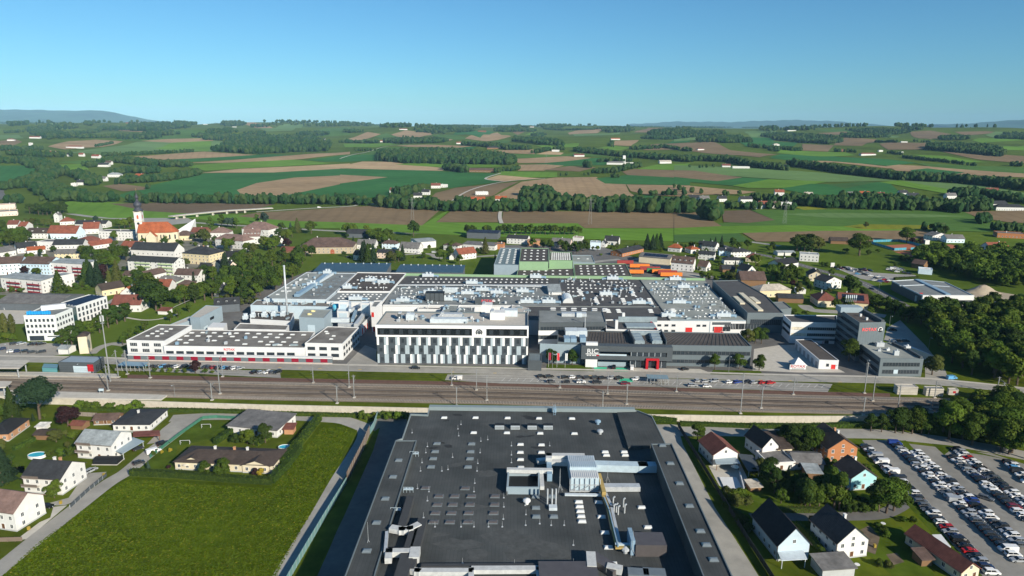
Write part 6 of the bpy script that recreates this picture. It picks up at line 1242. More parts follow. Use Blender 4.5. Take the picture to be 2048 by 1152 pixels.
def HEDGE(tag,pts,w,h,label,leaf='mid',z=NZ,n_per=26):
 P=[GT(tag,pts[i],pts[i+1],z)for i in range(0,len(pts),2)];rng=np.random.default_rng(len(pts)*7+int(abs(pts[0])));VV=[];core=MB()
 Ps=[];Ns=[]
 for a,c in zip(P[:-1],P[1:]):
  a=np.array(a);c=np.array(c);L=np.linalg.norm(c-a);d=(c-a)/L;nn=np.array([-d[1],d[0]]);k=int(L*n_per);t=rng.random(k)*(L+w*0.5)-w*0.25;s=rng.random(k);per=s*(2*h+w)
  off=np.where(per<h,-w/2,np.where(per<h+w,per-h-w/2,w/2));zz=np.where(per<h,per,np.where(per<h+w,h,2*h+w-per));nrm=np.where((per<h)[:,None],np.append(-nn,0.2),np.where((per<h+w)[:,None],np.array([0,0,1.0]),np.append(nn,0.2)))
  p=np.stack([a[0]+d[0]*t+nn[0]*off,a[1]+d[1]*t+nn[1]*off,z+np.maximum(zz,0.1)+rng.normal(0,0.08,k)*(zz>h*0.9)],1);Ps.append(p);Ns.append(nrm)
  core.bar((a[0],a[1],z+h*0.46),(c[0],c[1],z+h*0.46),w*0.9,h*0.9)
 P_=np.concatenate(Ps);N_=np.concatenate(Ns);V,F=leaf_quads(P_,N_,np.full(len(P_),0.24)*rng.uniform(0.7,1.3,len(P_)),rng,0.35);c0=P_[0].copy();c0[2]=z
 t=E_('hedge',tuple(c0),label=label,cat='hedge');O('leaves',np_mesh('leaves',V-c0,F,LEAF[leaf]),t);core.v=[(x-c0[0],y-c0[1],zz-c0[2])for x,y,zz in core.v];O('branches',core.mesh('branches',LEAF['dark']),t)
HEDGE('L',(860,490,1180,505,1480,530,1780,548),2.2,2.4,'long clipped hedge between meadow and bungalow garden','mid');HEDGE('L',(1780,545,1880,440,1964,330),2.4,3.0,'tall clipped hedge at the right of the bungalow garden','mid');HEDGE('U',(5,430,140,280,260,130),2.4,3.0,'tall hedge continuing to the lane below the wall','light')
HEDGE('L',(1410,290,1520,215),2.0,2.4,'short hedge beside the garden goal','mid');HEDGE('L',(1680,300,1790,230),2.0,2.4,'short hedge behind the long bungalow','light');HEDGE('N',(480,830,570,920,650,1030),1.6,2.2,'narrow hedge between the two gabled houses','light');HEDGE('N',(330,730,650,735),1.6,1.8,'low hedge along the garden lane','olive');HEDGE('L',(90,330,230,265),1.6,1.6,'garden hedge beside the vegetable beds','light');HEDGE('N',(0,690,100,760),1.5,1.6,'hedge at the garden corner by the barrier','dark')
HEDGE('R1',(620,472,1000,482,1400,485,2047,500),2.0,1.6,'rough green shrubs along the wall foot on the left','mid');HEDGE('R2',(0,505,800,525,1200,535),2.0,1.5,'rough shrubs along the wall foot by the hall','mid');HEDGE('R3',(1420,590,2047,612),2.2,1.6,'rough shrubs along the wall foot near the red roof','mid');HEDGE('R4',(0,612,500,615,900,600),2.4,2.0,'rough shrubs along the wall foot near the car park','mid')
HEDGE('R2',(1030,530,1250,540),1.2,3.0,'ivy on the wall beside the big hall','light');HEDGE('R3',(1130,560,1390,585),1.2,3.0,'ivy on the wall at the right of the big hall','light')
def FENCE(tag,pts,h,label,pm,qm,step=2.6,z=NZ,name='fence',th=0.08):
 P=[GT(tag,pts[i],pts[i+1],z)for i in range(0,len(pts),2)];o=P[0];t=E_(name,(o[0],o[1],z),label=label,cat='fence')
 for a,c in zip(P[:-1],P[1:]):
  L=math.dist(a,c);n=max(1,round(L/step));ang=math.atan2(c[1]-a[1],c[0]-a[0]);w=L/n
  mb=MB();mb.box(0.06,-th/2,0.12,w-0.06,th/2,h-0.06);pmh=mb.mesh('panel',pm);q=MB();q.box(-0.06,-0.07,0,0.06,0.07,h);qmh=q.mesh('post',qm)
  for i in range(n):x,y=a[0]+(c[0]-a[0])*i/n-o[0],a[1]+(c[1]-a[1])*i/n-o[1];O('panel',pmh,t,(x,y,0),ang);O('post',qmh,t,(x,y,0),ang)
m_tglass=mat('fence_teal',(0.16,0.30,0.31),0.3,0.05);m_woodf=mat('barrier_wood',(0.17,0.13,0.10),0.85,0.15)
FENCE('U',(640,110,615,185,590,225),3.0,'pale teal glass fence at the top of the path',m_tglass,m_steel);FENCE('U',(588,228,545,330,440,540),4.2,'brown wooden noise barrier along the path',m_woodf,m_steel);FENCE('U',(436,548,300,770,150,1025,40,1215),2.6,'long teal glass fence along the pale path',m_tglass,m_steel)
FENCE('V',(1232,180,1300,290,1500,620,1700,950,1860,1200),2.2,'long dark fence beside the pale hall road',mat('fence_dark',(0.03,0.035,0.04),0.7,0.1),m_anth)
FENCE('L',(985,380,1180,230,1330,125,1420,118),1.5,'green garden fence along the lane',mat('fence_green',(0.05,0.16,0.11),0.6,0.1),mat('fence_green_post',(0.06,0.22,0.16),0.6,0),name='garden_fence');FENCE('L',(1420,118,1570,126),1.4,'green garden fence behind the goal',mat('fence_green',(0.05,0.16,0.11)),mat('fence_green_post',(0.06,0.22,0.16)),name='garden_fence');FENCE('L',(460,710,590,590,700,500),1.4,'dark garden fence beside the driveway',m_anth,m_steel,name='garden_fence');FENCE('L',(0,930,150,925),1.6,'brown timber fence in the bottom corner',m_woodf,m_woodf,name='garden_fence');FENCE('L',(510,105,640,112),2.0,'weathered plank fence behind the copper tree',mat('fence_grey_wood',(0.25,0.22,0.19),0.9,0.1),m_woodf,name='garden_fence')
HS('L',-110,828,112,862,10.5,6.6,3.6,'x','white','pinkbrown','white house with faded brown roof cut by the picture edge',z=NZ,chim=0,cols=4,scols=2)
HS('L',165,605,412,622,11.5,6.0,3.4,'x','white','dark','white gabled house with charcoal roof beside the lane',z=NZ,chim=2,cols=4,scols=3)
HS('L',512,378,742,396,11.0,6.2,2.8,'x','white','lgrey','white house with pale grey roof and carport',z=NZ,chim=0,cols=4,scols=3)
HS('L',745,205,985,205,15.0,3.0,1.8,'hip','white','dark','low white bungalow with dark hipped roof near the wall',z=NZ,chim=1,cols=5,scols=4)
HS('L',1150,455,1790,480,12.0,3.1,2.4,'hip','cream','dbrown','long cream bungalow with dark roof behind the hedge',z=NZ,chim=3,cols=12,scols=3)
HS('L',1190,450,1335,452,6.0,3.0,1.6,'y','cream','dbrown','left gabled wing of the long cream bungalow',z=NZ,chim=0,cols=3,scols=1,cat='house wing',name='house_wing');HS('L',1590,476,1765,482,6.0,3.0,1.8,'y','cream','dbrown','right gabled wing of the long cream bungalow',z=NZ,chim=0,cols=3,scols=1,cat='house wing',name='house_wing')
HS('L',1495,215,1815,248,15.0,3.2,0.5,'shed','white','grey','white flat roofed bungalow with grey roof behind the long bungalow',z=NZ,chim=0,cols=6,scols=3)
HS('L',-90,275,60,270,14.0,3.2,2.6,'hip','brick','black','bungalow with black hipped roof at the picture edge',z=NZ,chim=0,cols=3)
def CARPORT(tag,pts,h,m,lab,z=NZ,posts=m_steel,name='carport'):
 q=ccw([GT(tag,pts[i],pts[i+1],z+h)for i in range(0,len(pts),2)]);c=q[0];t=E_(name,(c[0],c[1],z),label=lab,cat='carport' if name=='carport' else name.replace('_',' '));lp=[(x-c[0],y-c[1])for x,y in q];mb=MB();mb.prism(lp,h-0.2,h);O('roof',mb.mesh('roof',m),t)
 for x,y in inset(lp,0.4):p=MB();p.box(x-0.1,y-0.1,0,x+0.1,y+0.1,h-0.2);O('post',p.mesh('post',posts),t)
CARPORT('L',(742,330,870,243,945,268,805,348),3.0,m_bgrey,'dark flat carport beside the pale roofed house');CARPORT('L',(870,205,1045,195,1050,232,870,238),2.8,rooftile('rust'),'rust red carport with flags before the bungalow',posts=mat('post_wood',(0.2,0.12,0.07)))
HS('L',615,165,770,160,6,2.4,1.4,'x','wood','brown','brown wooden garden lodge near the wall',z=NZ,chim=0,floors=1,cols=3,cat='shed',name='garden_lodge');HS('L',465,190,545,195,4,2.0,0.9,'x','wood','rust','small red roofed garden hut under the copper tree',z=NZ,chim=0,floors=0,door=None,cat='shed',name='garden_hut');HS('L',1862,225,1920,225,4,2.3,0.5,'shed','brick','rust','small red shed behind the flat roofed bungalow',z=NZ,chim=0,floors=0,door=None,cat='shed',name='garden_hut');HS('L',225,260,310,262,5,2.2,0.8,'x','wood','dbrown','brown garden shed beside the pale bush',z=NZ,chim=0,floors=0,door='dark',cat='shed',name='garden_hut')
def dome_hut(tag,x,y,w,d,h,m,lab):
 t=E_('garden_dome',W3(tag,x,y,NZ),label=lab,cat='pool cover');mb=MB();n=8;vs=[(-w/2+w*i,-d/2*math.cos(math.pi*k/n),h*math.sin(math.pi*k/n))for i in(0,1)for k in range(n+1)];mb.add(vs,[(k,n+1+k,n+2+k,k+1)for k in range(n)]+[tuple(range(n+1)),tuple(reversed(range(n+1,2*n+2)))]);O('shell',mb.mesh('shell',m),t);r=MB();r.box(-w/2-0.2,-d/2-0.3,0,w/2+0.2,d/2+0.3,0.2);O('base',r.mesh('base',m_conc),t)
dome_hut('L',710,405,9,4.5,2.2,m_black,'long black dome over a pool beside the white house')
def goal(x,y,lab):
 t=E_('football_goal',W3('L',x,y,NZ),0.1,lab,'goal','garden football goals');mb=MB();[mb.bar((s*1.8,0,0),(s*1.8,0,1.7),0.1,0.1)for s in(-1,1)];mb.bar((-1.8,0,1.7),(1.8,0,1.7),0.1,0.1);O('frame',mb.mesh('frame',m_white),t);[O('back_stay',(lambda q:(q.bar((s*1.8,0,1.7),(s*1.8,1.2,0),0.06,0.06),q.mesh('back_stay',m_white))[1])(MB()),t)for s in(-1,1)]
goal(1350,183,'white garden goal at the far end of the lawn');goal(1212,290,'white garden goal beside the long bungalow')
def pool(tag,x,y,r,lab,sx=1.5):
 t=E_('garden_pool',W3(tag,x,y,NZ),label=lab,cat='pool',sc=(sx,1,1));mb=MB();mb.lathe([(r,0),(r,1.1),(r-0.12,1.1),(r-0.12,0.9)],20);O('rim',mb.mesh('rim',m_white),t);w=MB();w.lathe([(r-0.13,0.2),(r-0.13,0.92)],20);O('water',w.mesh('water',mat('pool_water',(0.05,0.42,0.55),0.05,0.05,spec=0.6)),t)
pool('L',245,372,2.2,'oval blue garden pool behind the charcoal roof');pool('L',1868,320,1.8,'small blue paddling pool beside the tall hedge')
HS('L',240,195,300,195,3,1.3,0.3,'shed','white','white','small white garden box on the lawn',z=NZ,chim=0,floors=0,door=None,cat='box',name='garden_box')
HS('V',1458,432,1615,418,12,4.6,3.0,'y','white','rust','white house with red brown gable roof beside the pale road',z=NZ,chim=0,cols=3,scols=4)
HS('N',245,392,348,378,11,5.2,3.6,'y','white','black','white house with black gable roof behind the red roofed house',z=NZ,chim=0,cols=2,scols=4)
HS('N',345,380,440,372,11,3.6,1.8,'shed','cream','dbrown','low lean to wing of the black roofed house',z=NZ,chim=0,floors=1,cat='house wing',name='house_wing')
HS('N',672,408,862,398,14,5.6,3.8,'y','orange','dbrown','orange walled house with dark brown gable roof',z=NZ,chim=2,cols=3,scols=5)
HS('N',285,468,462,458,10,3.0,0.5,'flat','white','grey','flat roofed grey garage in the garden',z=NZ,chim=0,floors=1,cat='garage',name='garage');HS('N',455,455,650,462,9,2.8,1.6,'x','white','grey','white outbuilding with grey gable roof',z=NZ,chim=0,floors=1,cat='outbuilding',name='outbuilding')
CARPORT('V',(1458,360,1600,358,1640,415,1480,418),2.8,m_bgrey,'grey carport before the red roofed house',posts=mat('post_wood',(0.2,0.12,0.07)));CARPORT('V',(1620,350,1720,360,1770,462,1690,465),2.4,m_anth,'dark flat garage roof between the gardens')
def pool2():
 q=[GT('V',*p,NZ)for p in((1545,608),(1500,512),(1612,512),(1662,605))];mb=MB();c=q[0];mb.prism([(x-c[0],y-c[1])for x,y in ccw(q)],0.03,0.5);t=E_('pool_cover',(c[0],c[1],NZ),label='big white pool cover on the paved terrace',cat='pool cover');O('cover',mb.mesh('cover',m_white),t);w=MB();a,b_=GT('V',1660,608,NZ),GT('V',1632,500,NZ);w.bar((a[0]-c[0],a[1]-c[1],1.0),(b_[0]-c[0],b_[1]-c[1],1.0),0.3,2.0);O('side_wall',w.mesh('side_wall',m_white),t)
pool2();HS('V',1705,600,1775,595,4,1.6,0.4,'shed','wood','tan','tan wooden shed next to the pool cover',z=NZ,chim=0,floors=0,door=None,cat='shed',name='garden_hut')
HS('N',825,592,988,582,10,4.8,3.2,'y','cyan','dbrown','turquoise house with dark brown roof by the car park',z=NZ,chim=1,cols=3,scols=3)
HS('N',345,1052,548,1038,16,5.2,5.2,'y','bluegrey','black','pale blue house with steep black roof in the bottom corner',z=NZ,chim=0,cols=3,scols=5)
HS('N',730,1046,930,1020,12.5,5.6,4.4,'y','white','dark','white house with steep slate roof beside the vegetable garden',z=NZ,chim=1,cols=3,scols=4)
CARPORT('N',(350,990,520,985,545,1040,375,1050),3.0,m_pale,'pale canopy at the gable of the black roofed house',name='patio_canopy');HS('N',640,1170,850,1155,6,2.8,0.5,'shed','grey','grey','grey flat roofed sheds at the bottom edge',z=NZ,chim=0,floors=0,door=None,cat='shed',name='shed')
HS('N',1545,1190,1660,1165,19,3.2,2.2,'y','cream','rust','long red roofed outbuilding beside the car park',z=NZ,chim=0,floors=1,cols=2,cat='outbuilding',name='outbuilding')
CARPORT('N',(1360,880,1420,878,1485,960,1440,962),2.4,m_white,'white flat canopy beside the lumber stacks',name='patio_canopy');HS('N',1290,1090,1360,1085,4,2.2,0.6,'shed','wood','brown','small brown hut beside the red outbuilding',z=NZ,chim=0,floors=0,door='dark',cat='shed',name='garden_hut');HS('N',540,520,635,525,6,2.6,0.3,'shed','wood','lgrey','small shed with pale blue roof between the trees',z=NZ,chim=0,floors=0,door='dark',cat='shed',name='garden_hut')
def lumber():
 for k in range(7):
  g=W3('N',1262+k*18,900+k*12,NZ);t=E_('lumber_stack',g,0.5+k*0.05,'stack of boards in the garden, '+ordn(k+1)+' from the hedge end','lumber','lumber stacks beside the car park');c=[(0.35,0.22,0.16),(0.5,0.4,0.3),(0.25,0.12,0.1)][k%3]
  for j in range(5):b_=MB();b_.box(-2.6,-0.6+j*0.26,0.1,2.6,-0.38+j*0.26,0.6+0.1*(j%2));O('board',b_.mesh('board',mat('board_%d'%(k%3),c,0.9,0.2)),t)
lumber()
for p in((870,860,950,820,1020,900,990,1010,930,990),(1060,1010,1130,1000,1180,1060,1110,1080)):sheet('vegetable_bed',PN('N',*p),NZ+0.02,mat('garden_soil',(0.13,0.10,0.07),0.95,0.3,0.4,macro=0.3,mscale=0.3),'brown vegetable bed')
def tufts():
 poly=PN('L',20,1150,220,960,560,710,840,520,1780,580,1964,370)+PN('U',80,430,270,180,420,180,480,215,420,340,340,500,0,1100,-40,1280)+PN('L',1700,1280,0,1280);rng=np.random.default_rng(3);pa=np.array(poly);lo,hi=pa.min(0),pa.max(0);P=rng.uniform(lo,hi,(90000,2));ins=np.zeros(len(P),bool);j=len(pa)-1
 for i in range(len(pa)):
  (xi,yi),(xj,yj)=pa[i],pa[j];c=(yi>P[:,1])!=(yj>P[:,1]);ins^=c&(P[:,0]<(xj-xi)*(P[:,1]-yi)/(yj-yi+1e-9)+xi);j=i
 P=P[ins];n=len(P);h=rng.uniform(0.06,0.24,n);a=rng.uniform(0,3.14,n);w=rng.uniform(0.15,0.4,n);dx,dy=np.cos(a)*w,np.sin(a)*w;lx,ly=rng.normal(0,0.12,n),rng.normal(0,0.12,n);z=np.full(n,NZ)
 V=np.stack([np.stack([P[:,0]-dx,P[:,1]-dy,z],1),np.stack([P[:,0]+dx,P[:,1]+dy,z],1),np.stack([P[:,0]+dx*0.5+lx,P[:,1]+dy*0.5+ly,z+h],1),np.stack([P[:,0]-dx*0.5+lx,P[:,1]-dy*0.5+ly,z+h],1)],1).reshape(-1,3)
 O('grass',np_mesh('grass',V,np.arange(len(V)).reshape(-1,4),[mat('tuft_green',(0.046,0.080,0.004),0.9,scale=0.3,col2=(0.078,0.112,0.008),spec=0),mat('tuft_yellow',(0.14,0.13,0.015),0.9,0.2,0.3,spec=0)],(rng.random(n)<0.05).astype(int)),kind='stuff',label='tall uneven grass of the foreground meadow')
tufts()
def balcony(t,x0,x1,z,y=0.0,d=1.5):
 mb=MB();mb.box(x0,y-d,z-0.15,x1,y,z);o=O('balcony',mb.mesh('balcony',m_conc),t);r=MB();n=int((x1-x0)/0.5)
 for i in range(n+1):r.box(x0+(x1-x0)*i/n-0.03,y-d,z,x0+(x1-x0)*i/n+0.03,y-d+0.05,z+0.95)
 r.box(x0,y-d-0.01,z+0.95,x1,y-d+0.06,z+1.05);r.box(x0,y-d+0.02,z+0.1,x1,y-d+0.04,z+0.85);O('railing',r.mesh('railing',mat('railing_wood',(0.16,0.13,0.11),0.8,0.1)),o)
for h_ in[q for q in COL.objects if q.get('label','')in('white gabled house with charcoal roof beside the lane','white house with pale grey roof and carport')]:balcony(h_,0.3,6.2,3.0);balcony(h_,0.3,6.2,5.6,0,0.6)
def bits():
 tb=MB();tb.lathe([(0.05,0),(0.05,0.7),(0.75,0.7),(0.75,0.75)],10);um=MB();um.lathe([(0.03,0),(0.03,2.2),(1.5,2.1),(0.8,2.45),(0.05,2.7)],10);bn=MB();bn.box(-0.3,-0.35,0.1,0.3,0.35,1.0);bn.box(-0.33,-0.38,1.0,0.33,0.38,1.1)
 T=[('L',1225,455,'um','white parasol on the bungalow terrace'),('L',1640,475,'tb','round table on the bungalow terrace'),('L',1010,250,'um','pale parasol near the red carport'),('L',400,680,'bn','yellow bin beside the driveway'),('L',682,498,'bn','dark bin at the garden fence'),('N',870,1090,'tb','garden table behind the slate roofed house'),('N',985,965,'bn','rain butt in the vegetable garden'),('V',1600,470,'um','cream parasol under the grey carport side'),('N',1040,820,'tb','work table in the ragged garden'),('L',190,850,'bn','green bin before the nearest white house')]
 M={'um':(um,mat('parasol_cloth',(0.6,0.55,0.45),0.8,0.1)),'tb':(tb,m_white),'bn':(bn,mat('bin_plastic',(0.35,0.25,0.04),0.6,0.1))};N_={'um':'parasol','tb':'garden_table','bn':'waste_bin'};ms={k:b.mesh(N_[k],m)for k,(b,m)in M.items()}
 for tg,x,y,k,lab in T:g=GT(tg,x,y,NZ);O(N_[k],ms[k],None,(g[0],g[1],NZ+0.02),label=lab,cat=N_[k].replace('_',' '))
bits()
#  TOWN AND FARMS
def church():
 a,b_=GT('D',1112,345),GT('D',1405,340);ang=math.atan2(b_[1]-a[1],b_[0]-a[0]);W=math.dist(a,b_);t=E_('parish_church',(a[0],a[1],0),ang,'cream church with orange roof and white onion domed tower','church')
 wm=wallm('cream');rm=rooftile('orange');hw,hr,D=11.0,9.5,15.0;mb=MB();Lx=W*0.78
 mb.add([(x,y,z)for x in(0,Lx)for y,z in((0,-1),(D,-1),(D,hw),(D/2,hw+hr),(0,hw))],[(0,4,3,2,1),(5,6,7,8,9),(0,5,9,4),(1,2,7,6)]);O('nave_wall',mb.mesh('nave_wall',wm),t)
 ap=[(Lx,0.6),(Lx+5,1.2),(Lx+9,D*0.33),(Lx+9,D*0.67),(Lx+5,D-1.2),(Lx,D-0.6)];mb=MB();mb.prism(ap,-1,hw-0.05);O('apse_wall',mb.mesh('apse_wall',wm),t)
 rb=MB();pr=[(-0.7,hw-0.6),(D/2,hw+hr+0.1),(D+0.7,hw-0.6)];rb.add([(x,y,z)for x in(-0.4,Lx)for y,z in pr],[(0,3,4,1),(1,4,5,2),(0,1,2)]);ro=O('roof',rb.mesh('roof',rm),t)
 rb=MB();q=[(Lx,-0.7),(Lx+5.3,0.3),(Lx+9.7,D*0.31),(Lx+9.7,D*0.69),(Lx+5.3,D-0.3),(Lx,D+0.7)];rb.add([(x,y,hw-0.55)for x,y in q]+[(Lx,D/2,hw+hr+0.1)],[(i,i+1,6)for i in range(5)]);O('apse_roof',rb.mesh('apse_roof',rm),t)
 mb=MB();x0,x1=W*0.26,W*0.52;mb.add([(x,y,z)for y in(-5,0.5)for x,z in((x0,-1),(x1,-1),(x1,7.5),((x0+x1)/2,12.5),(x0,7.5))],[(0,1,2,3,4),(0,4,9,5),(1,6,7,2)]);pc=O('porch',mb.mesh('porch',wm),t);rb=MB();pr=[(x0-0.5,7.1),((x0+x1)/2,12.7),(x1+0.5,7.1)];rb.add([(x,y,z)for y,k in((-5.4,0),(4.5,1))for x,z in pr],[(0,1,4,3),(1,2,5,4)]);O('porch_roof',rb.mesh('porch_roof',rm),pc)
 gw=MB();gw.add([(-0.7,-0.05,0),(0.7,-0.05,0),(0.7,-0.05,4),(0,-0.05,5),(-0.7,-0.05,4)],[(0,1,2,3,4)]);gm=gw.mesh('window',m_glass)
 for x in(W*0.1,W*0.62,W*0.70):O('window',gm,t,(x,0,3.5))
 O('window',gm,t,(Lx+2.5,0.85,3.5),0.12);O('window',gm,t,(Lx+7.2,D*0.17,3.5),0.75)
 for x in(W*0.02,W*0.56,W*0.66,W*0.77):bb=MB();bb.box(x-0.5,-1.4,-1,x+0.5,0,8.5);O('buttress',bb.mesh('buttress',wm),t)
 tx,ty,s=-0.5,D*0.62,3.4;Ht=31.0;mb=MB();mb.box(tx-s,ty-s,-1,tx+s,ty+s,Ht);tw=O('tower',mb.mesh('tower',wallm('white')),t);mb=MB();mb.box(tx-s-0.3,ty-s-0.3,Ht-10,tx+s+0.3,ty+s+0.3,Ht-9.4);mb.box(tx-s-0.4,ty-s-0.4,Ht,tx+s+0.4,ty+s+0.4,Ht+0.7);O('cornice',mb.mesh('cornice',wallm('cream')),tw)
 for px,py,r in((tx,ty-s-0.06,0),(tx+s+0.06,ty,math.pi/2)):w=MB();w.add([(-0.9,0,0),(0.9,0,0),(0.9,0,3.2),(0,0,4.2),(-0.9,0,3.2)],[(0,1,2,3,4)]);O('belfry_shutter',w.mesh('belfry_shutter',mat('shutter_red',(0.5,0.09,0.04),0.7)),tw,(px,py,Ht-7),r);c=MB();c.lathe([(1.3,0),(1.3,0.1)],16);
 for px,py,r in((tx,ty-s-0.08,0),(tx+s+0.08,ty,math.pi/2)):w=MB();n=18;w.add([(1.3*math.sin(6.283*k/n),0,1.3*math.cos(6.283*k/n))for k in range(n)],[tuple(range(n))]);O('clock_face',w.mesh('clock_face',m_black),tw,(px,py,Ht-11.8),r)
 dm=mat('dome_slate',(0.055,0.058,0.075),0.5,0.25,0.8);mb=MB();mb.lathe([(4.9,0),(4.0,1.6),(2.9,2.8),(2.5,3.6),(3.3,4.6),(3.9,6.0),(3.6,7.6),(2.2,9.2),(1.2,10.4)],12,c=(tx,ty,Ht+0.7));O('onion_dome',mb.mesh('onion_dome',dm,True),tw)
 mb=MB();mb.lathe([(1.3,10.4),(1.5,10.8),(1.3,11),(1.3,13.0),(1.7,13.3),(1.9,14.4),(1.1,15.6),(0.5,16.8),(0.12,19.0),(0.05,20.5)],10,c=(tx,ty,Ht+0.7));O('lantern',mb.mesh('lantern',dm,True),tw);mb=MB();mb.bar((tx,ty,Ht+21),(tx,ty,Ht+24),0.16,0.16);mb.bar((tx-0.8,ty,Ht+23),(tx+0.8,ty,Ht+23),0.16,0.16);O('cross',mb.mesh('cross',mat('gilding',(0.7,0.45,0.1),0.3,0,metal=0.8)),tw)
church()
def hotel():
 lg=mat('hotel_render',(0.66,0.69,0.68),0.8,0.04)
 b=BLOCK('white four storey building with bright blue rooftop sign',[47.5,632.5,110,631.5,145,617.5,92,611],14.5,lg,m_bit,par=0.5,name='office_building',cat='office building');f=face_px(b,'P',47.5,632.5,110,631.5)
 for r in range(3):
  for k in range(7):f.put('window',win_mesh(1.25,1.6,True),f.L*(0.08+0.135*k),4.6+r*3.3)
 f.panel('ground_glazing',f.L*0.08,f.L*0.55,0.2,3.0,m_glass,0.06);f.panel('ground_glazing',f.L*0.66,f.L*0.96,2.2,2.8,m_glass,0.06);g=face_px(b,'P',110,631.5,145,617.5)
 for r in range(3):
  for k in range(6):g.put('window',win_mesh(1.25,1.6,True),g.L*(0.1+0.16*k),4.6+r*3.3)
 bl=mat('sign_blue',(0.02,0.32,0.72),0.4,0.05);x=f.L*0.08;w=[1.25,1.2,1.5,1.1,0.9,1.2,0.6,1.2,1.2,1.2,0.9]
 for k,ww in enumerate(w):f.panel('sign_letter',x,x+ww-0.3,15.2,17.0+(0.3 if k in(1,6,9)else 0),bl,-0.6,0.9);x+=ww+0.05
 mb=MB();mb.box(-6,-1.5,0,6,1.5,2.6);O('roof_unit',mb.mesh('roof_unit',m_white),b.t,on(b,'P',108,618),0.5)
 b2=BLOCK('tall white block with solar roof behind the blue sign',[152.5,613,213.7,593,178,590,122,606.5],14.5,m_white,m_bitd,par=0.4,name='office_building',cat='office building');f=face_px(b2,'P',152.5,613,213.7,593)
 for r in range(4):
  for k in range(8):f.put('window',win_mesh(1.4,2.1,True),f.L*(0.07+0.122*k),1.2+r*3.3)
 pm=mat('solar_glass',(0.012,0.018,0.035),0.15,0)
 for i in range(9):
  for j in range(4):
   u,v=0.08+0.1*i,0.12+0.2*j;q=b2.poly;P=[GT('P',*p,14.5)for p in((152.5,613),(213.7,593),(178,590),(122,606.5))];x=(1-u)*(1-v)*P[0][0]+u*(1-v)*P[1][0]+u*v*P[2][0]+(1-u)*v*P[3][0];y=(1-u)*(1-v)*P[0][1]+u*(1-v)*P[1][1]+u*v*P[2][1]+(1-u)*v*P[3][1]
   mb=MB();mb.add([(-2.2,-0.9,0.2),(2.2,-0.9,0.2),(2.2,0.9,0.6),(-2.2,0.9,0.6)],[(0,1,2,3)])if('sp',)not in _sk else None
   if('sp',)not in _sk:mb.add([(-2.2,-0.9,0.14),(2.2,-0.9,0.14),(2.2,0.9,0.0),(-2.2,0.9,0.0)],[(3,2,1,0)]);_sk[('sp',)]=mb.mesh('solar_panel',pm)
   O('solar_panel',_sk[('sp',)],b2.t,(x-b2.c[0],y-b2.c[1],14.55),f.rz)
 BLOCK('teal glass stair link between the two white blocks',[144,619.5,152,614.5,140,608,132,611],14.0,mat('teal_dark_glass',(0.01,0.06,0.07),0.15,0,spec=0.6),m_bit,par=0.2,name='glass_link',cat='stair tower')
 HS('D2',640,592,712,586,7,9.5,1.6,'pyr','cream','dbrown','slim yellow transformer tower beside the street',floors=0,chim=0,door='green',name='transformer_tower',cat='tower',o=0.4)
 HS('D2',470,592,550,594,6,3.0,1.0,'x','white','lgrey','tiny pale kiosk at the hotel car park',floors=0,chim=0,door=None,name='kiosk',cat='kiosk')
hotel()
sheet('hotel_car_park',PX('D2',-200,620,-200,540,60,500,200,500,480,510,560,590,400,610),0.012,m_asph2,'car park before the white building');sheet('truck_yard',PX('D2',-300,360,-300,200,200,200,480,200,200,270,190,350),0.012,m_conc,'pale yard of the warehouse')
strip('path',PX('D2',860,190,950,140,1100,110),4,0.012,m_asph2,'narrow lane between gardens');strip('path',PX('D2',730,590,800,540,900,510,1000,520),5,0.012,m_asph2,'gravel access beside the workshop');strip('path',PX('D2',1010,300,1150,320,1290,310,1430,270),2,0.012,m_conc,'footpath beside the lawn')
sheet('town_ground',PX('D',-200,470,60,330,320,330,620,260,1000,300,1200,330,1560,300,1980,330,2000,420,1850,470,1500,560,1050,560,760,560,700,640,420,760,-200,760),0.006,mat('town_ground',(0.10,0.105,0.07),0.95,scale=0.08,col2=(0.24,0.23,0.20),detail=6),'paved streets and yards of the town centre')
HS('D2',-30,240,470,250,26,4.8,2.6,'x','dgrey','grey','long open warehouse with grey roof at the truck yard',floors=0,chim=0,door=None,name='warehouse',cat='warehouse')
HS('D',-90,605,180,592,17,9,4.0,'x','lblue','brown','pale blue apartment house with brown roof at the picture edge',cols=8);HS('D',182,594,405,600,17,9,4.0,'x','blue','brown','pale blue apartment house next to the red balconies',cols=9)
def flats(lab,tag,x1,y1,x2,y2,dep,h,bal,rc='lgrey',wc='white',hr=0.8,cols=7,fl=3):
 t=HS(tag,x1,y1,x2,y2,dep,h,hr,'shed' if hr<2 else 'x',wc,rc,lab,floors=fl,cols=cols,chim=0,name='apartment_block',cat='apartment block',door=None);W=math.dist(GT(tag,x1,y1),GT(tag,x2,y2))
 for u0,u1 in((0.18,0.5),(0.68,0.98)):
  for r in range(1,fl+1):mb=MB();z=r*2.75-2.1;mb.box(W*u0,-1.5,z,W*u1,-1.38,z+1.0);mb.box(W*u0,-1.5,z-0.15,W*u1,0,z);O('balcony',mb.mesh('balcony',mat('balcony_'+bal,{'red':(0.22,0.02,0.03),'green':(0.45,0.55,0.32)}[bal],0.7)),t)
flats('white apartment block with dark red balconies and pale roof','D',405,595,690,612,12,10,'red');flats('nearer white apartment block with dark red balconies','D',20,720,345,750,12,9.5,'red',fl=3);flats('white four storey flats with green balconies and charcoal roof','D',1032,585,1402,605,13,10.5,'green','dark',hr=3.0,cols=9,fl=4)
HS('D',345,748,605,690,12,9.5,0.8,'flat','white','lgrey','side wing of the nearer block with red balconies',floors=2,chim=0,name='apartment_block',cat='apartment block')
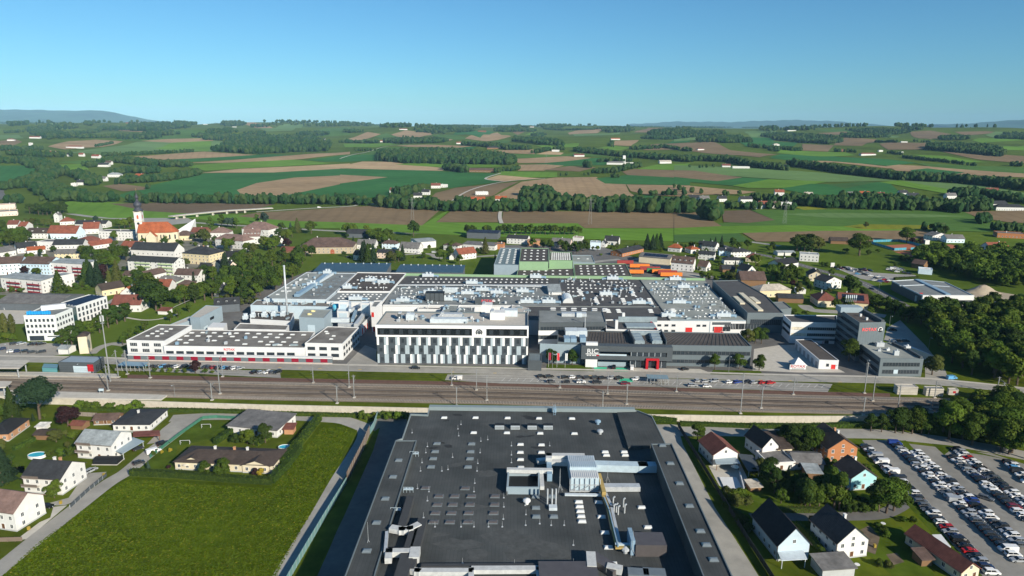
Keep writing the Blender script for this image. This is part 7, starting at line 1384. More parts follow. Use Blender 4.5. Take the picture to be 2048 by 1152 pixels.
HS('D',1055,462,1402,478,14,8.0,5.5,'x','white','dark','long white house with steep charcoal roof below the church',cols=9,chim=1);HS('D',1467,505,1680,522,20,9.0,5.0,'hip','yellow','dark','large yellow house with dark hipped roof below the church',cols=7,chim=3)
HS('D',1820,500,1935,492,11,5,4,'x','white','black','white house with black gable roof beside the yellow house');HS('D',1690,572,1775,578,11,6,3.5,'y','cream','dark','cream gabled house behind the tall conifer');HS('D',1590,575,1690,580,9,4,3,'x','wood','dark','brown house with dark roof left of the cream gable')
HS('D',1840,585,1900,575,9,6,3,'y','pink','dark','narrow salmon house with red balcony');HS('D',1160,662,1335,618,10,4.5,3.2,'x','white','brown','long white house with brown roof below the green balconies',cols=6);HS('D',1235,705,1425,705,11,5.0,3.5,'hip','green','grey','pale green house with grey hipped roof');HS('D',1402,655,1590,662,11,6.0,3.5,'x','white','brown','white house with brown grey roof above the green house');HS('D',1425,710,1530,712,8,3.5,2.5,'hip','wood','brown','small brown summer house behind the white wall')
HS('D',822,772,1002,740,11,4.5,3.5,'x','yellow','dbrown','yellow house with dark brown roof beside the poplars');HS('D',970,800,1085,800,10,5,4,'y','white','orange','white gabled house with orange roof');HS('D',898,895,1130,895,12,5.0,5.0,'x','white','rust','white house with red brown roof by the hotel');HS('D',1240,745,1360,745,11,5,4,'x','white','red','white house with red roof half hidden by a tree');HS('D',985,640,1075,645,9,4,2.5,'x','white','brown','low house with brown roof beside the cypress')
strip('garden_wall',PX('D',1265,905,1330,915,1420,870,1520,825),0.5,2.2,m_white,curve=False);HS('D',1265,915,1345,918,5,2.4,0.8,'shed','white','rust','small red roofed pavilion at the white garden wall',floors=0,chim=0,door=None,name='pavilion',cat='pavilion')
EH=[(-30,238,262,222,22,5.5,0.6,'flat','pink','grey','pink supermarket at the far left edge',1),(-30,140,228,128,14,6.5,0.5,'flat','pink','grey','white and pink store building behind the supermarket',1),(786,322,860,322,7,9,2.6,'y','white','grey','tall narrow white gable house near the poplars',2),(868,362,1075,352,13,4,4.5,'hip','white','red','house with steep red hipped roof near the poplars',1),(1085,392,1245,395,11,4,3.5,'x','white','dark','white house with dark roof behind the long red roof',1),(1255,400,1530,402,12,5,3,'x','white','dark','long white house with dark roof near the road',1),(112,408,265,405,11,4.5,4,'x','white','rust','house with red brown roof at the left wood',1),(268,440,380,440,13,5,4,'x','white','red','white house with red roof beside the left wood',1),(385,560,700,558,14,6,4.5,'x','white','dbrown','white house with dark roof and two dormers',2),(690,558,1105,562,16,6,7,'x','lblue','red','long building with big red roof and pale blue gable',1),(1200,492,1430,485,14,6,6,'x','white','red','second big red roof right of the pale blue gable',1),(1432,578,1900,585,14,9,0.5,'flat','white','grey','modern white flat roofed house left of the church',3),(552,722,830,725,14,8,0.5,'flat','white','grey','white flat roofed shop house in the town centre',2),(770,750,1205,742,13,7,4,'x','white','dark','white shop house with dark roof and arcade',2),(1212,690,1500,640,14,5,4.5,'hip','yellow','rust','yellow house with red hipped roof and two domes',2),(1315,718,1650,668,10,4,3.5,'x','white','red','long low house with red tiled roof in the centre',1),(258,772,545,742,13,5,4,'x','white','dark','white house with charcoal roof behind the blue houses',2),(-20,842,240,795,14,5,3.5,'x','white','grey','grey roofed house behind the pale blue apartments',1),(795,852,1190,845,11,5,3,'x','yellow','grey','cream row house behind the red balconies',2),(400,790,660,770,10,4,2.5,'x','white','orange','low orange roof between the town houses',1),(1745,745,2000,755,12,5,4.5,'x','white','red','white house with red roof in front of the church',2)]
for x1,y1,x2,y2,dep,hw,hr,rt,wl,rf,lab,fl in EH:HS('E',x1,y1,x2,y2,dep,hw,hr,rt,wl,rf,lab,floors=fl,dorm=2 if 'dormers' in lab else 0,door=None,name='house' if 'house' in lab or 'roof' in lab else 'shop')
HS('D',1085,415,1150,420,12,5,3.5,'x','white','brown','brown roofed house left of the steep charcoal roof');HS('D',1400,325,1540,322,14,5,4.5,'hip','yellow','brown','yellow house with brown hipped roof right of the church');HS('D',1530,290,1650,292,12,5,4,'x','wood','rust','house with red brown roof behind the church square')
def tentroof():
 a,c,d=GT('D',1400,262),GT('D',1520,252),GT('D',1568,190,6);t=E_('sloping_pavilion',(a[0],a[1],0),label='pavilion with sloping white triangular roof right of the church',cat='pavilion');mb=MB();mb.add([(0,0,1),(c[0]-a[0],c[1]-a[1],1),(d[0]-a[0],d[1]-a[1],12),(0,0,0),(c[0]-a[0],c[1]-a[1],0),(d[0]-a[0],d[1]-a[1],0)],[(0,1,2),(3,4,1,0),(4,5,2,1),(5,3,0,2)]);O('roof',mb.mesh('roof',m_white),t)
tentroof()
HS('F',232,540,640,578,15,8,5,'hip','white','pinkbrown','school wing with brown hipped roof and white walls',cols=9,chim=1);HS('F',640,500,885,495,18,8,6,'x','white','pinkbrown','school building with row of small dormers',dorm=5,cols=6);HS('F',620,380,1010,400,20,8,7,'hip','white','pinkbrown','rear school building with big brown roof',cols=8);HS('F',150,430,420,430,14,7,5,'hip','white','pinkbrown','left school building with brown roof',cols=6);HS('F',1165,530,1240,520,9,5,3.5,'y','white','dark','small white house between school and square farm')
t=HOUSE(G(598,508),G(706,507),26,6.2,7.5,'hip','beige','brown','big old square farm with brown roof and arched gate',cols=12,floors=2,chim=1,name='farmhouse',cat='farmhouse',door=None);mb=MB();n=8;mb.add([(1.9*math.cos(math.pi*k/n),-0.06,2.4+1.9*math.sin(math.pi*k/n))for k in range(n+1)]+[(-1.9,-0.06,0),(1.9,-0.06,0)],[tuple(range(n+1))+(n+1,n+2)]);O('gate',mb.mesh('gate',mat('gate_brick',(0.35,0.10,0.05),0.8)),t,(math.dist(G(598,508),G(706,507))*0.62,0,0))
HS('F',1180,640,1480,645,9,3.0,3.0,'x','wood','rust','low brown shed before the square farm',floors=0,chim=0,door=None,name='shed',cat='shed');HS('F',850,775,980,775,6,2.6,1.5,'x','wood','brown','garden hut among the hillside trees',floors=0,chim=0,door=None,name='garden_hut',cat='shed');HS('D',1705,775,1815,780,8,5,3.5,'y','dgrey','dark','dark wooden house among trees near the factory',floors=1)
BH=[(742,808,922,815,14,6.5,0.8,'shed','dgrey','pv','open dark shed with solar roof at the main road',0),(720,868,905,880,13,4.5,0.8,'shed','white','grey','long low white workshop with grey roof',1),(906,872,952,874,10,5,0.5,'flat','orange','grey','small orange house beside the long workshop',1),(975,840,1095,846,12,6,2.5,'x','white','dark','white fire station house with dark roof',2),(1096,852,1170,853,10,5,0.5,'flat','brick','grey','red garage row of the fire station',0),(455,870,562,862,22,6.5,1.2,'x','white','lgrey','white hall with pale blue roof near the main road',0),(348,892,460,898,12,5,4.5,'x','white','grey','white house with grey roof left of the white hall',2),(696,938,797,925,10,5.5,4.5,'x','white','red','white house with bright red roof above the blue sheds',2),(606,876,690,884,10,5,2.5,'hip','white','brown','white house with brown hipped roof by the white hall',2),(216,925,332,930,11,5.5,2.0,'x','pink','dark','beige house with dark flat pitched roof behind the conifers',2),(246,868,330,872,9,5,3,'hip','lblue','brown','pale blue house with brown hipped roof',2),(78,935,132,940,9,5,3.5,'x','white','dark','small white house with charcoal roof by the square farm',1),(40,805,165,808,14,5,3.5,'x','dgrey','dark','dark roofed barn right of the square farm',0),(-5,890,75,880,14,6,5,'y','beige','brown','side barn of the square farm',0),(100,870,205,872,12,4.5,4,'x','white','grey','house with grey roof behind the conifers',1),(1360,835,1416,838,9,5.5,0.4,'flat','white','rust','small white cube house with red edge',1),(1462,872,1522,874,10,6.5,0.4,'flat','lblue','lgrey','pale blue cube house near the meadow',1),(1545,845,1626,850,11,4.5,4,'x','white','dark','white house with dark roof near the meadow',1),(1236,862,1345,868,11,5,4,'x','pink','grey','house with grey roof behind the green halls',1),(1525,860,1552,862,8,4,3,'y','white','dark','small white gable house beside the blue cube',1),(1650,918,1775,888,13,3.5,2.5,'x','orange','dark','bungalow with charcoal roof and orange wall',1),(640,935,665,935,6,3,2,'y','white','grey','small white garden house by the blue sheds',0)]
for x1,y1,x2,y2,dep,hw,hr,rt,wl,rf,lab,fl in BH:HS('B',x1,y1,x2,y2,dep,hw,hr,rt,wl,rf,lab,floors=fl,door=None,chim=1 if fl else 0)
MH=[(1030,218,1280,240,20,5.5,2.0,'x','cream','grey','cream workshop with solar panels behind the trailers',0),(1285,280,1462,296,12,7,4.5,'x','white','brown','long white house with brown roof and dormers',2),(1497,282,1568,292,10,4,4,'x','white','brown','small white annex with brown roof beside the dormer house',1),(1503,192,1632,202,11,5,2.0,'x','white','dark','white house with flat black roof, left of the new row',2),(1532,120,1640,132,11,5,3.5,'x','white','dark','white gable house at the back of the new houses',2),(1672,165,1812,170,10,5,1.0,'shed','lblue','dark','pale house with dark flat roof among the new houses',2),(1765,180,1922,175,11,5,2.5,'hip','white','dark','white house with low dark hipped roof among the new houses',2),(1712,235,1862,238,10,4,2.0,'hip','white','dark','low white bungalow with dark roof behind the gable house',1),(1882,212,1985,222,12,4,3.5,'hip','cream','rust','cream house with red brown roof near the main road',1),(1895,335,1962,328,12,5,4,'y','white','dark','bright white gable house beside the gardens',2),(1262,130,1360,140,10,4,3.5,'hip','white','orange','house with orange hipped roof behind the cream workshop',1),(1398,135,1445,150,10,4,3,'hip','white','orange','small orange roofed house behind the dormer house',1),(1700,300,1800,300,9,3,2.5,'x','wood','dark','dark shed beside the bright gable house',0),(1500,105,1560,112,9,4,3,'x','white','dark','white house with dark roof at the meadow edge',1),(1845,408,2045,412,16,5,5,'x','wood','brown','big brown barn roof behind the slate hall',0)]
for x1,y1,x2,y2,dep,hw,hr,rt,wl,rf,lab,fl in MH:HS('M',x1,y1,x2,y2,dep,hw,hr,rt,wl,rf,lab,floors=fl,door=None,chim=1 if fl else 0,dorm=4 if 'dormers' in lab else 0,pv=6 if 'solar' in lab else 0)
IH=[(-70,622,178,612,12,5,3.5,'hip','yellow','tan','cream house with pale roof and brown gates by the slate hall',1),(455,556,582,545,12,6,3.2,'y','white','dark','white house with dark gable roof beside the main road',2),(322,488,440,494,12,5,3.2,'y','cream','dbrown','brown roofed house with balcony beside the main road',2),(395,695,558,700,16,4.5,4.5,'hip','cream','rust','old inn with red brown roof, left part',1),(560,700,796,718,14,4.5,4.5,'x','yellow','rust','old inn with red brown roof and solar strip, right part',1),(250,328,402,338,11,6.5,0.4,'flat','white','lgrey','modern white cube house beside the main road',2),(76,285,215,285,10,3,1.0,'x','white','lgrey','low pale shed at the meadow edge',0),(92,402,240,378,12,4.5,3.5,'x','white','black','white house with black roof beside the main road',1),(1312,165,1442,160,12,5,3,'y','white','grey','white house with grey roof behind the tennis courts',2),(1425,182,1570,184,12,4.5,3.5,'x','lblue','grey','pale house with grey roof behind the tennis courts',1),(1775,265,1930,262,14,4.5,5,'x','white','red','house with big red roof among the right hand trees',1),(1830,140,2060,152,16,5,0.5,'flat','orange','grey','flat school building with orange front at the right edge',1),(230,590,300,592,7,3,0.5,'flat','white','white','small white garage behind the inn',0),(80,660,280,668,9,3.5,2.0,'x','wood','dark','dark open shed beside the cream house',0),(1255,195,1290,195,6,4,0.5,'flat','white','grey','tiny white cabin at the tennis courts',0),(500,378,530,378,1,3.4,0.2,'flat','white','white','white billboard beside the main road',0),(1145,380,1240,395,10,4,3,'x','wood','brown','brown shed at the edge of the right wood',0),(1200,430,1310,440,9,4,0.4,'flat','lblue','white','pale blue hall beside the used cars',0),(500,190,640,195,10,3.5,3,'x','wood','dbrown','brown barn between the two big meadow trees',0)]
for x1,y1,x2,y2,dep,hw,hr,rt,wl,rf,lab,fl in IH:HS('I',x1,y1,x2,y2,dep,hw,hr,rt,wl,rf,lab,floors=fl,door=None,chim=1 if fl else 0,pv=5 if 'solar' in lab else 0)
b=BLOCK('car dealership with grey roofs and white fascia',[1230,605,990,490,1190,478,1420,500,1640,606],6.5,m_anth,m_bit,par=0.5,parm=m_pale,tag='I',name='car_dealership',cat='shop');f=face_px(b,'I',1230,605,1640,606);f.panel('fascia',0,f.L,3.6,7.0,m_white,1.2,1.4);f.panel('red_sign',f.L*0.04,f.L*0.2,5.0,5.8,m_red,1.26);f.panel('red_sign',f.L*0.36,f.L*0.42,4.6,5.6,m_red,1.26)
for k in range(8):f.panel('glazing_panel',f.L*k/8+0.1,f.L*(k+1)/8-0.1,0.1,3.5,m_glass,0.05)
A,B=on(b,'I',1190,480),on(b,'I',1440,600);mb=MB();mb.bar((A[0],A[1],6.9),(B[0],B[1],6.9),3.2,0.8);O('roof_spine',mb.mesh('roof_spine',m_bluem),b.t)
for(x0,y0,x1,y1)in((1050,528,1250,520),(1290,525,1450,535)):A,B=on(b,'I',x0,y0),on(b,'I',x1,y1);mb=MB();mb.bar((A[0],A[1],6.7),(B[0],B[1],6.7),0.9,0.4);O('roof_band',mb.mesh('roof_band',m_pale),b.t)
signboard('red and white pylon sign at the car dealership','I',1213,660,2.2,2.6,7.0,m_red);signboard('white pylon sign beside the dealership','I',1180,660,1.6,1.0,5.0,m_white)
m_clay=mat('clay_court',(0.36,0.115,0.055),0.95,0.12,0.05);m_cfence=mat('court_fence_blue',(0.06,0.28,0.38),0.7,0.1)
for k,p in enumerate(((915,205,1150,190,1270,240,1010,250),(1010,255,1280,245,1270,275,1140,295),(1290,218,1385,215,1390,235,1290,240),(1395,200,1460,195,1600,225,1590,250,1400,240))):sheet('tennis_court',PX('I',*p),0.02,m_clay,'red clay tennis court')
for lab,p in(('blue windscreen along the left of the tennis courts',(825,190,1010,245,1105,240)),('blue windscreen behind the tennis courts',(840,178,1050,172,1160,195,1290,235)),('blue windscreen in front of the clay court',(1140,240,1225,235))):FENCE('I',p,2.6,lab,m_cfence,m_steel,5.0,0.0,'court_fence')
sheet('used_car_lot',PX('I',520,375,640,370,840,420,990,430,1180,440,1190,475,990,490,900,500,740,470),0.012,m_asph2,'grey lot full of used cars');sheet('dealer_yard',PX('I',1180,660,1230,612,1640,612,1700,690,1500,740,1400,760),0.012,m_asph2,'yard before the car dealership')
MR=PX('I',-420,190,-180,255,20,292,180,335,400,400,600,450,760,505,880,570,1000,635,1100,700,1160,755);strip('main_road',MR,9.0,0.02,m_asph,'curving main road on the right');L_,R_=off_poly(densify(MR),0.25)
pp=densify(MR,14)
for k in range(0,len(pp)-1,2):mb=MB();mb.bar((pp[k][0],pp[k][1],0.03),(pp[k+1][0],pp[k+1][1],0.03),0.25,0.01);O('lane_line',mb.mesh('lane_line',m_paint),kind='structure')
strip('side_road',PX('I',290,680,350,720,560,735,760,745,940,770),9,0.014,m_asph2,'side road past the inn');strip('side_road',PX('M',1000,190,1150,215,1300,290,1450,320,1600,340),14,0.013,m_asph2,'yard road behind the trailers');strip('side_road',PX('M',880,195,760,205,640,215,500,170),7,0.013,m_asph2,'lane behind the green halls');strip('side_road',PX('B',350,905,520,900,600,925,900,910,1100,905),6,0.013,m_asph2,'lane above the blue sheds');strip('side_road',PX('D',215,330,330,340,300,400,120,440),7,0.013,m_asph2,'town street')
strip('main_road',PX('P',330,440,400,446,560,456,700,463,840,466,1000,468,1200,473,1360,478,1480,482,1560,492),8.0,0.014,m_asph2,'pale main road past the fields')
def bridge():
 pts=densify(PX('A',1000,700,1080,690,1330,665,1500,655,1800,635,2047,622)+PX('B',120,612,250,608));strip('road',pts[18:],6,0.25,m_conc,'pale road crossing the fields');t=E_('road_bridge',(*pts[4],0),label='low white concrete road bridge over the meadow',cat='bridge');o=pts[4];mb=MB()
 for p,q in zip(pts[:20],pts[1:21]):mb.bar((p[0]-o[0],p[1]-o[1],4.2),(q[0]-o[0],q[1]-o[1],4.2),9,0.9)
 O('deck',mb.mesh('deck',m_conc),t)
 for k in range(4,18,2):p=pts[k];c=MB();c.box(-1,-3.5,0,1,3.5,3.8);O('pier',c.mesh('pier',m_conc),t,(p[0]-o[0],p[1]-o[1],0),0.2)
 strip('main_road',PX('A',380,660,560,685,800,700,1000,710,1100,712),9,0.014,m_asph2,'pale main road behind the church');sheet('road_junction',PX('A',700,690,900,690,1100,690,1150,715,1000,730,760,715),0.016,m_asph2,'wide pale junction behind the church')
bridge()
terrain_strip('road',[HT('A',-60,590),HT('A',20,580),HT('A',5,540),HT('A',20,510),HT('A',75,485)],9,m_asph,'dark road curving at the far left',0.6)
terrain_strip('track',[HT('B',945,725),HT('B',935,690),HT('B',940,655),HT('B',965,648)],5,m_conc,'pale farm track between brown fields',0.9);terrain_strip('track',[HT('B',590,640),HT('B',640,605),HT('B',760,530),HT('B',960,480),HT('B',1200,460)],4,m_conc,'pale farm track past the villas',0.9);terrain_strip('track',[HT('B',940,430),HT('B',850,462),HT('B',950,478)],5,m_conc,'pale track to the square farm',1.0);terrain_strip('track',[HT('B',0,345),HT('B',130,312),HT('B',260,275),HT('B',420,262)],4,m_conc,'pale track over the hill',1.2)
FARMS={'A':[(130,312,45,'red',0),(70,312,26,'red',0),(180,285,10,'tower',0),(435,282,60,'red',0),(300,318,20,'red',0),(558,340,22,'red',0),(600,392,26,'dark',0),(635,378,16,'brown',0),(800,412,22,'red',0),(1028,388,22,'rust',1),(595,475,18,'grey',0),(665,452,26,'lgrey',0),(818,458,20,'orange',1),(430,505,9,'white',0),(468,498,12,'dark',0),(200,225,40,'rust',0),(60,240,24,'rust',0),(240,175,34,'rust',0),(535,190,30,'white',0),(755,138,50,'rust',1),(820,140,40,'tan',0),(1370,160,30,'white',0),(1200,145,30,'white',0),(1880,235,36,'dark',0),(560,115,40,'white',0),(475,330,14,'red',0),(405,330,12,'dark',0)],'B':[(560,517,18,'rust',0),(605,512,14,'white',0),(830,558,22,'white',0),(800,605,26,'orange',0),(940,598,18,'orange',0),(425,545,12,'brown',0),(500,555,14,'dark',0),(455,578,14,'dark',0),(1165,527,20,'rust',0),(825,422,60,'brown',1),(1610,378,50,'grey',0),(1690,378,26,'white',0),(1905,372,36,'tan',0),(313,252,22,'white',0),(243,247,14,'red',0),(700,258,28,'red',0),(830,188,55,'red',1),(950,176,60,'rust',0),(1122,160,36,'rust',0),(1640,182,40,'white',0),(1612,234,44,'orange',0),(900,288,50,'dark',1),(1260,302,26,'white',0),(1400,332,34,'rust',0),(370,175,50,'rust',0),(330,155,50,'white',0),(700,172,40,'white',0),(1760,152,40,'white',0),(1880,158,40,'orange',0),(128,135,80,'white',0),(310,545,12,'rust',0),(1662,365,8,'tower',0)],'C':[(115,590,18,'dark',0),(180,596,16,'grey',0),(285,596,14,'dark',0),(425,600,20,'dark',0),(478,636,20,'dark',0),(525,630,14,'red',0),(580,632,18,'brown',0),(660,622,18,'white',0),(615,556,16,'red',0),(648,580,14,'white',0),(785,572,14,'tan',0),(995,566,12,'white',0),(1050,570,18,'grey',0),(1112,566,16,'orange',0),(1160,572,16,'rust',0),(1205,572,14,'rust',0),(1100,600,16,'rust',0),(1345,560,16,'dark',0),(1405,578,20,'dark',0),(1440,605,14,'red',0),(1625,578,18,'grey',0),(1800,558,22,'rust',1),(1860,545,22,'rust',1),(1870,630,50,'dark',0),(1960,648,40,'dark',0),(1630,660,8,'white',0),(390,402,44,'white',0),(305,395,22,'rust',0),(1140,325,56,'rust',0),(980,303,32,'rust',1),(1210,303,16,'white',0),(158,295,26,'rust',0),(690,182,60,'white',0),(1085,210,50,'rust',0),(1345,250,30,'white',0),(1328,312,14,'white',0),(600,268,26,'tan',0),(170,240,26,'rust',1),(345,152,26,'white',0),(280,182,30,'rust',0),(1195,218,22,'white',0)]}
_fl=[]
for tg,L in FARMS.items():
 for x,y,w,rf,br in L:_fl.append((T_(tg,x,y),w,rf,br))
_fl.sort(key=lambda a:a[0][0])
for k,((px,py),w,rf,br)in enumerate(_fl):
 x,y=HIT(px,py);z=TZ1(x,y);pm=FPX/math.hypot(y,H);W=w;D=max(8,min(14,w*0.5))
 lab={'tower':'pale silo tower','white':'white farm building with pale roof'}.get(rf,('timber' if br else 'white')+' farmhouse with '+{'lgrey':'pale grey','rust':'red brown','dark':'charcoal','tan':'tan'}.get(rf,rf)+' roof')+', '+(ordn(k+1)if k<60 else ordn(len(_fl)-k))+(' from the left' if k<60 else ' from the right')+' among the far farms'
 hh=20 if rf=='tower' else 5.5;roof='grey' if rf=='tower' else('white' if rf=='white' else rf)
 HOUSE((x-W/2,y),(x+W/2,y-W*0.12*(1 if k%2 else-1)),D,hh,0.5 if rf in('tower','white')else 4.0,'flat' if rf in('tower','white')else('hip' if k%3==0 and W>20 else 'x'),'wood' if br else 'white',roof,lab,z=z,floors=1 if py>330 else 0,door=None,chim=1 if W<40 else 0,name='silo' if rf=='tower' else 'farmhouse',cat='silo' if rf=='tower' else 'farmhouse',group='far farm buildings')
for k,(tg,x,y,h)in enumerate((('B',425,718,32),('B',1462,728,34),('C',645,725,30),('B',1207,370,30))):
 X,Y=HT(tg,x,y);t=E_('power_pylon',(X,Y,TZ1(X,Y)),label=['lattice power pylon on the left brown field','lattice power pylon on the right brown field','lattice pylon in the green meadow','far lattice pylon beside the tan field'][k],cat='pylon',group='power pylons');mb=MB()
 for sx in(-1,1):
  for sy in(-1,1):mb.bar((sx*2,sy*2,0),(sx*0.4,sy*0.4,h),0.12,0.12)
 for i in range(6):z0,z1=h*i/6,h*(i+1)/6;w0,w1=2-1.6*i/6,2-1.6*(i+1)/6;mb.bar((-w0,-w0,z0),(w1,-w1,z1),0.07,0.07);mb.bar((w0,w0,z0),(-w1,w1,z1),0.07,0.07)
 O('lattice',mb.mesh('lattice',m_mast),t)
 for z in(h*0.78,h*0.9):a=MB();a.bar((-5,0,z),(5,0,z),0.16,0.16);O('crossarm',a.mesh('crossarm',m_mast),t)
#  PLANTING
DM=(('dec','mid'),('dec','mid'),('dec','light'),('tall','mid'),('dec','dark'));DK=(('dec','dark'),('dec','mid'),('tall','dark'),('dec','mid'));LT=(('dec','light'),('dec','mid'),('dec','olive'));CN=(('con','con'),('con','con'),('con','dark'))
GROVE('D',(20,372,80,375,140,370,190,362,40,322,110,312,180,312,222,335,-10,262,20,242,60,345,130,340),'leafy tree in the small wood at the left edge of the town','small wood at the left town edge',(12,16),DM)
GROVE('D',(240,108,275,114,310,118,345,120,380,122,415,122,450,120,485,112,512,104,300,100,400,104),'dark dense tree in the tall tree row behind the pink store','tall dark tree row',(14,18),(('tall','dark'),('dec','dark')))
GROVE('D',(215,202,260,207,300,203,350,208,400,216,440,150),'bushy tree between the pink store and the red roofs','bushy trees by the red roofs',(8,11),(('dec','olive'),('dec','mid')))
TP('D',918,335,13,'dec','light',label='bright green conical tree left of the church',wide=0.85);GROVE('D',(955,232,1000,230,1042,222),'green tree behind the church left of the tower','trees left of the church',(12,14),LT);TP('D',768,180,9,'dec','blue',label='grey green tree near the main road junction')
GROVE('D',(680,475,725,485,785,505,850,505,905,485,960,492,1012,485,700,560,800,560,860,560,920,560),'leafy tree in the park below the church','park trees below the church',(13,17),DM);GROVE('D',(745,692,695,682,790,692,715,640),'dark conifer beside the red balconies','dark conifers by the flats',(16,21),CN,wide=1.25);TP('D',835,665,16,'tall','purple',label='dark copper tree among the park conifers');TP('D',880,692,13,'con','olive',label='shorter yellow green cypress beside the copper tree',wide=1.2);TP('D',945,685,20,'con','olive',label='tall yellow green cypress in the park',wide=1.25)
TP('D',478,748,17,'con','mid',label='big green conifer before the nearer flats',wide=1.5);TP('D',200,612,9,'dec','purple',label='dark red tree before the pale blue house');TP('D',297,612,8,'dec','mid',label='round green tree before the pale blue house',wide=1.2);GROVE('D',(25,738,100,740,170,742,560,730,610,715,660,700,700,720,520,735),'low green shrub in the gardens of the flats','garden shrubs of the flats',(4,6),(('bush','mid'),('bush','light')))
GROVE('D',(1110,665,1080,640,1150,690,1130,615,1010,700,1040,720),'green tree between the flats and the orange roof','trees behind the orange roof',(9,12),DM);GROVE('D',(1150,800,1200,850,1250,885,1290,870,1180,760,1220,800),'big round tree in the clump beside the red brown roof','big tree clump',(16,19),(('dec','mid'),('dec','dark')),wide=1.2);GROVE('D',(1440,835,1400,820,1480,825,1460,800),'round green tree behind the white garden wall','trees behind the white wall',(10,12),LT);TP('D',1555,660,9,'con','con',label='small dark conifer beside the white house');TP('D',1628,505,9,'dec','mid',label='round street tree before the yellow house');TP('D',1640,340,15,'dec','light',label='bright tall tree right of the church',wide=0.9);TP('D',1812,600,19,'con','con',label='tall dark spruce before the cream gable house',wide=1.25)
GROVE('D',(1640,640,1670,625,1705,655,1600,775,1640,795,1560,805,1700,765,1740,720,1880,650,1900,700,1860,730),'leafy tree on the slope above the lawn','slope trees above the lawn',(11,14),DM)
GROVE('J',(720,405,640,425,560,430,780,390,940,395,1000,335,1060,285,1100,345,1040,420,1130,405,1180,305,1220,255,1160,365,1300,225,1340,270,1380,205,1420,240,1460,185,1330,180,1200,185,1100,205,1020,205,960,265,900,335,980,155,1060,135,1160,125,1260,125,1350,105,1440,105,1250,300,1150,250,1050,360,900,260,840,330,1480,140,1290,330),'dense green tree in the slope wood left of the factory','slope wood left of the factory',(12,16),DK);GROVE('J',(900,425,1000,445,1080,435,1130,430,960,440,860,420),'light green shrub at the foot of the slope wood','shrubs at the slope foot',(5,7),(('bush','light'),('bush','olive')));TP('J',880,205,18,'con','con',label='tall spruce in the slope wood',wide=1.2)
GROVE('D2',(500,548,580,532,655,462,720,452,800,422,870,382,940,352,1000,332),'dark green street tree in the row beside the tall white block','tree row beside the tall white block',(11,13),(('tall','dark'),('tall','mid')),wide=1.25);TP('D2',1085,245,9,'con','con',label='small conifer before the red brown roof');GROVE('D2',(10,415,45,420,105,425,-20,410),'yellow green conical hedge tree at the truck yard','conical trees at the truck yard',(10,12),(('col','olive'),));GROVE('D2',(110,485,60,480,30,470),'bright shrub at the hotel car park','shrubs at the hotel car park',(4,5),(('bush','light'),));GROVE('D2',(985,522,1045,482,1100,442,1160,412,1365,332,1425,302,1515,257,1010,500),'young slim tree along the workshop lawn','young trees along the workshop',(6,8),(('tall','mid'),))
GROVE('F',(160,295,320,245,410,252,840,195,950,215,540,270,480,262),'tree behind the school at the main road','trees behind the school',(11,17),(('tall','mid'),('dec','blue')));GROVE('F',(60,480,20,470,100,490),'bright tree left of the school','bright trees left of the school',(13,16),LT);GROVE('F',(450,585,380,592,500,560),'bright green tree before the school wall','trees before the school',(11,14),LT);GROVE('F',(790,650,1060,605,1000,590,1110,560,940,570,700,640),'green tree between school and square farm','trees right of the school',(11,15),LT);GROVE('F',(1190,350,1240,465,1300,430,1150,420,1350,400),'green tree behind the small white house','trees at the farm garden',(11,14),DM);TP('F',1430,335,17,'con','olive',label='yellow green conifer at the square farm',wide=1.4);TP('F',1630,345,15,'dec','mid',label='big round tree behind the square farm',wide=1.2);TP('F',1330,335,12,'con','blue',label='blue green spruce at the square farm',wide=1.3);TP('F',1280,560,11,'dec','purple',label='dark copper beech before the square farm',wide=1.2);GROVE('F',(1570,610,1640,690,1540,690,1480,740,1440,720),'tree in front of the square farm','trees before the square farm',(10,14),DK);GROVE('F',(560,800,620,860,700,830,640,760,760,800,820,880),'grey green willow on the slope by the cream house','willows on the slope',(12,15),(('dec','mid'),('dec','olive')));GROVE('F',(1180,760,1250,780,1330,770,1420,800,1500,790,1380,740),'tree on the slope below the square farm','trees below the square farm',(9,12),DK)
GROVE('K',(345,218,385,222,430,220,360,200),'tall dark conifer above the blue sheds','conifers above the blue sheds',(15,19),CN,wide=1.2);TP('K',662,205,15,'con','con',label='single conifer left of the white hall',wide=1.1);TP('K',1322,150,16,'con','olive',label='conical conifer at the long workshop',wide=1.4);GROVE('K',(560,222,600,225,630,218),'yellow green garden tree above the blue sheds','garden trees above the sheds',(9,12),LT);GROVE('K',(530,38,480,40,450,30,560,30),'tree behind the pale blue house','trees behind the pale blue house',(11,14),DM);GROVE('K',(1040,160,1000,215,955,205,1060,120,1115,235),'garden tree beside the bright red roof','trees beside the bright red roof',(8,11),DM);GROVE('K',(1780,100,1960,140,1700,100),'tree behind the green halls','trees behind the green halls',(8,11),DM)
TP('B',430,798,19,'dec','dark',label='big dark tree at the main road',wide=1.0);GROVE('B',(155,775,40,790,75,795,95,790),'tree at the main road behind the square farm','trees at the main road',(9,16),DM);GROVE('B',(230,835,195,825,260,850,285,845,175,812),'tree in the orchard right of the square farm','orchard right of the square farm',(11,14),DM)
GROVE('B',sum([[x,786+(x%7)]for x in(745,775,848,868,930,960,990,1030,1058,1086,1114,1142,1170,1200,1228,1256,1284,1312,1340,1368,1396)],[]),'round dark tree in the avenue at the main road','avenue at the main road',(10,13),(('dec','dark'),('dec','mid')));GROVE('B',(1190,870,1410,890,1445,885,1385,900,1320,885,1290,870,1230,880,1350,895),'tree behind the green halls near the cube houses','trees near the cube houses',(9,12),DK)
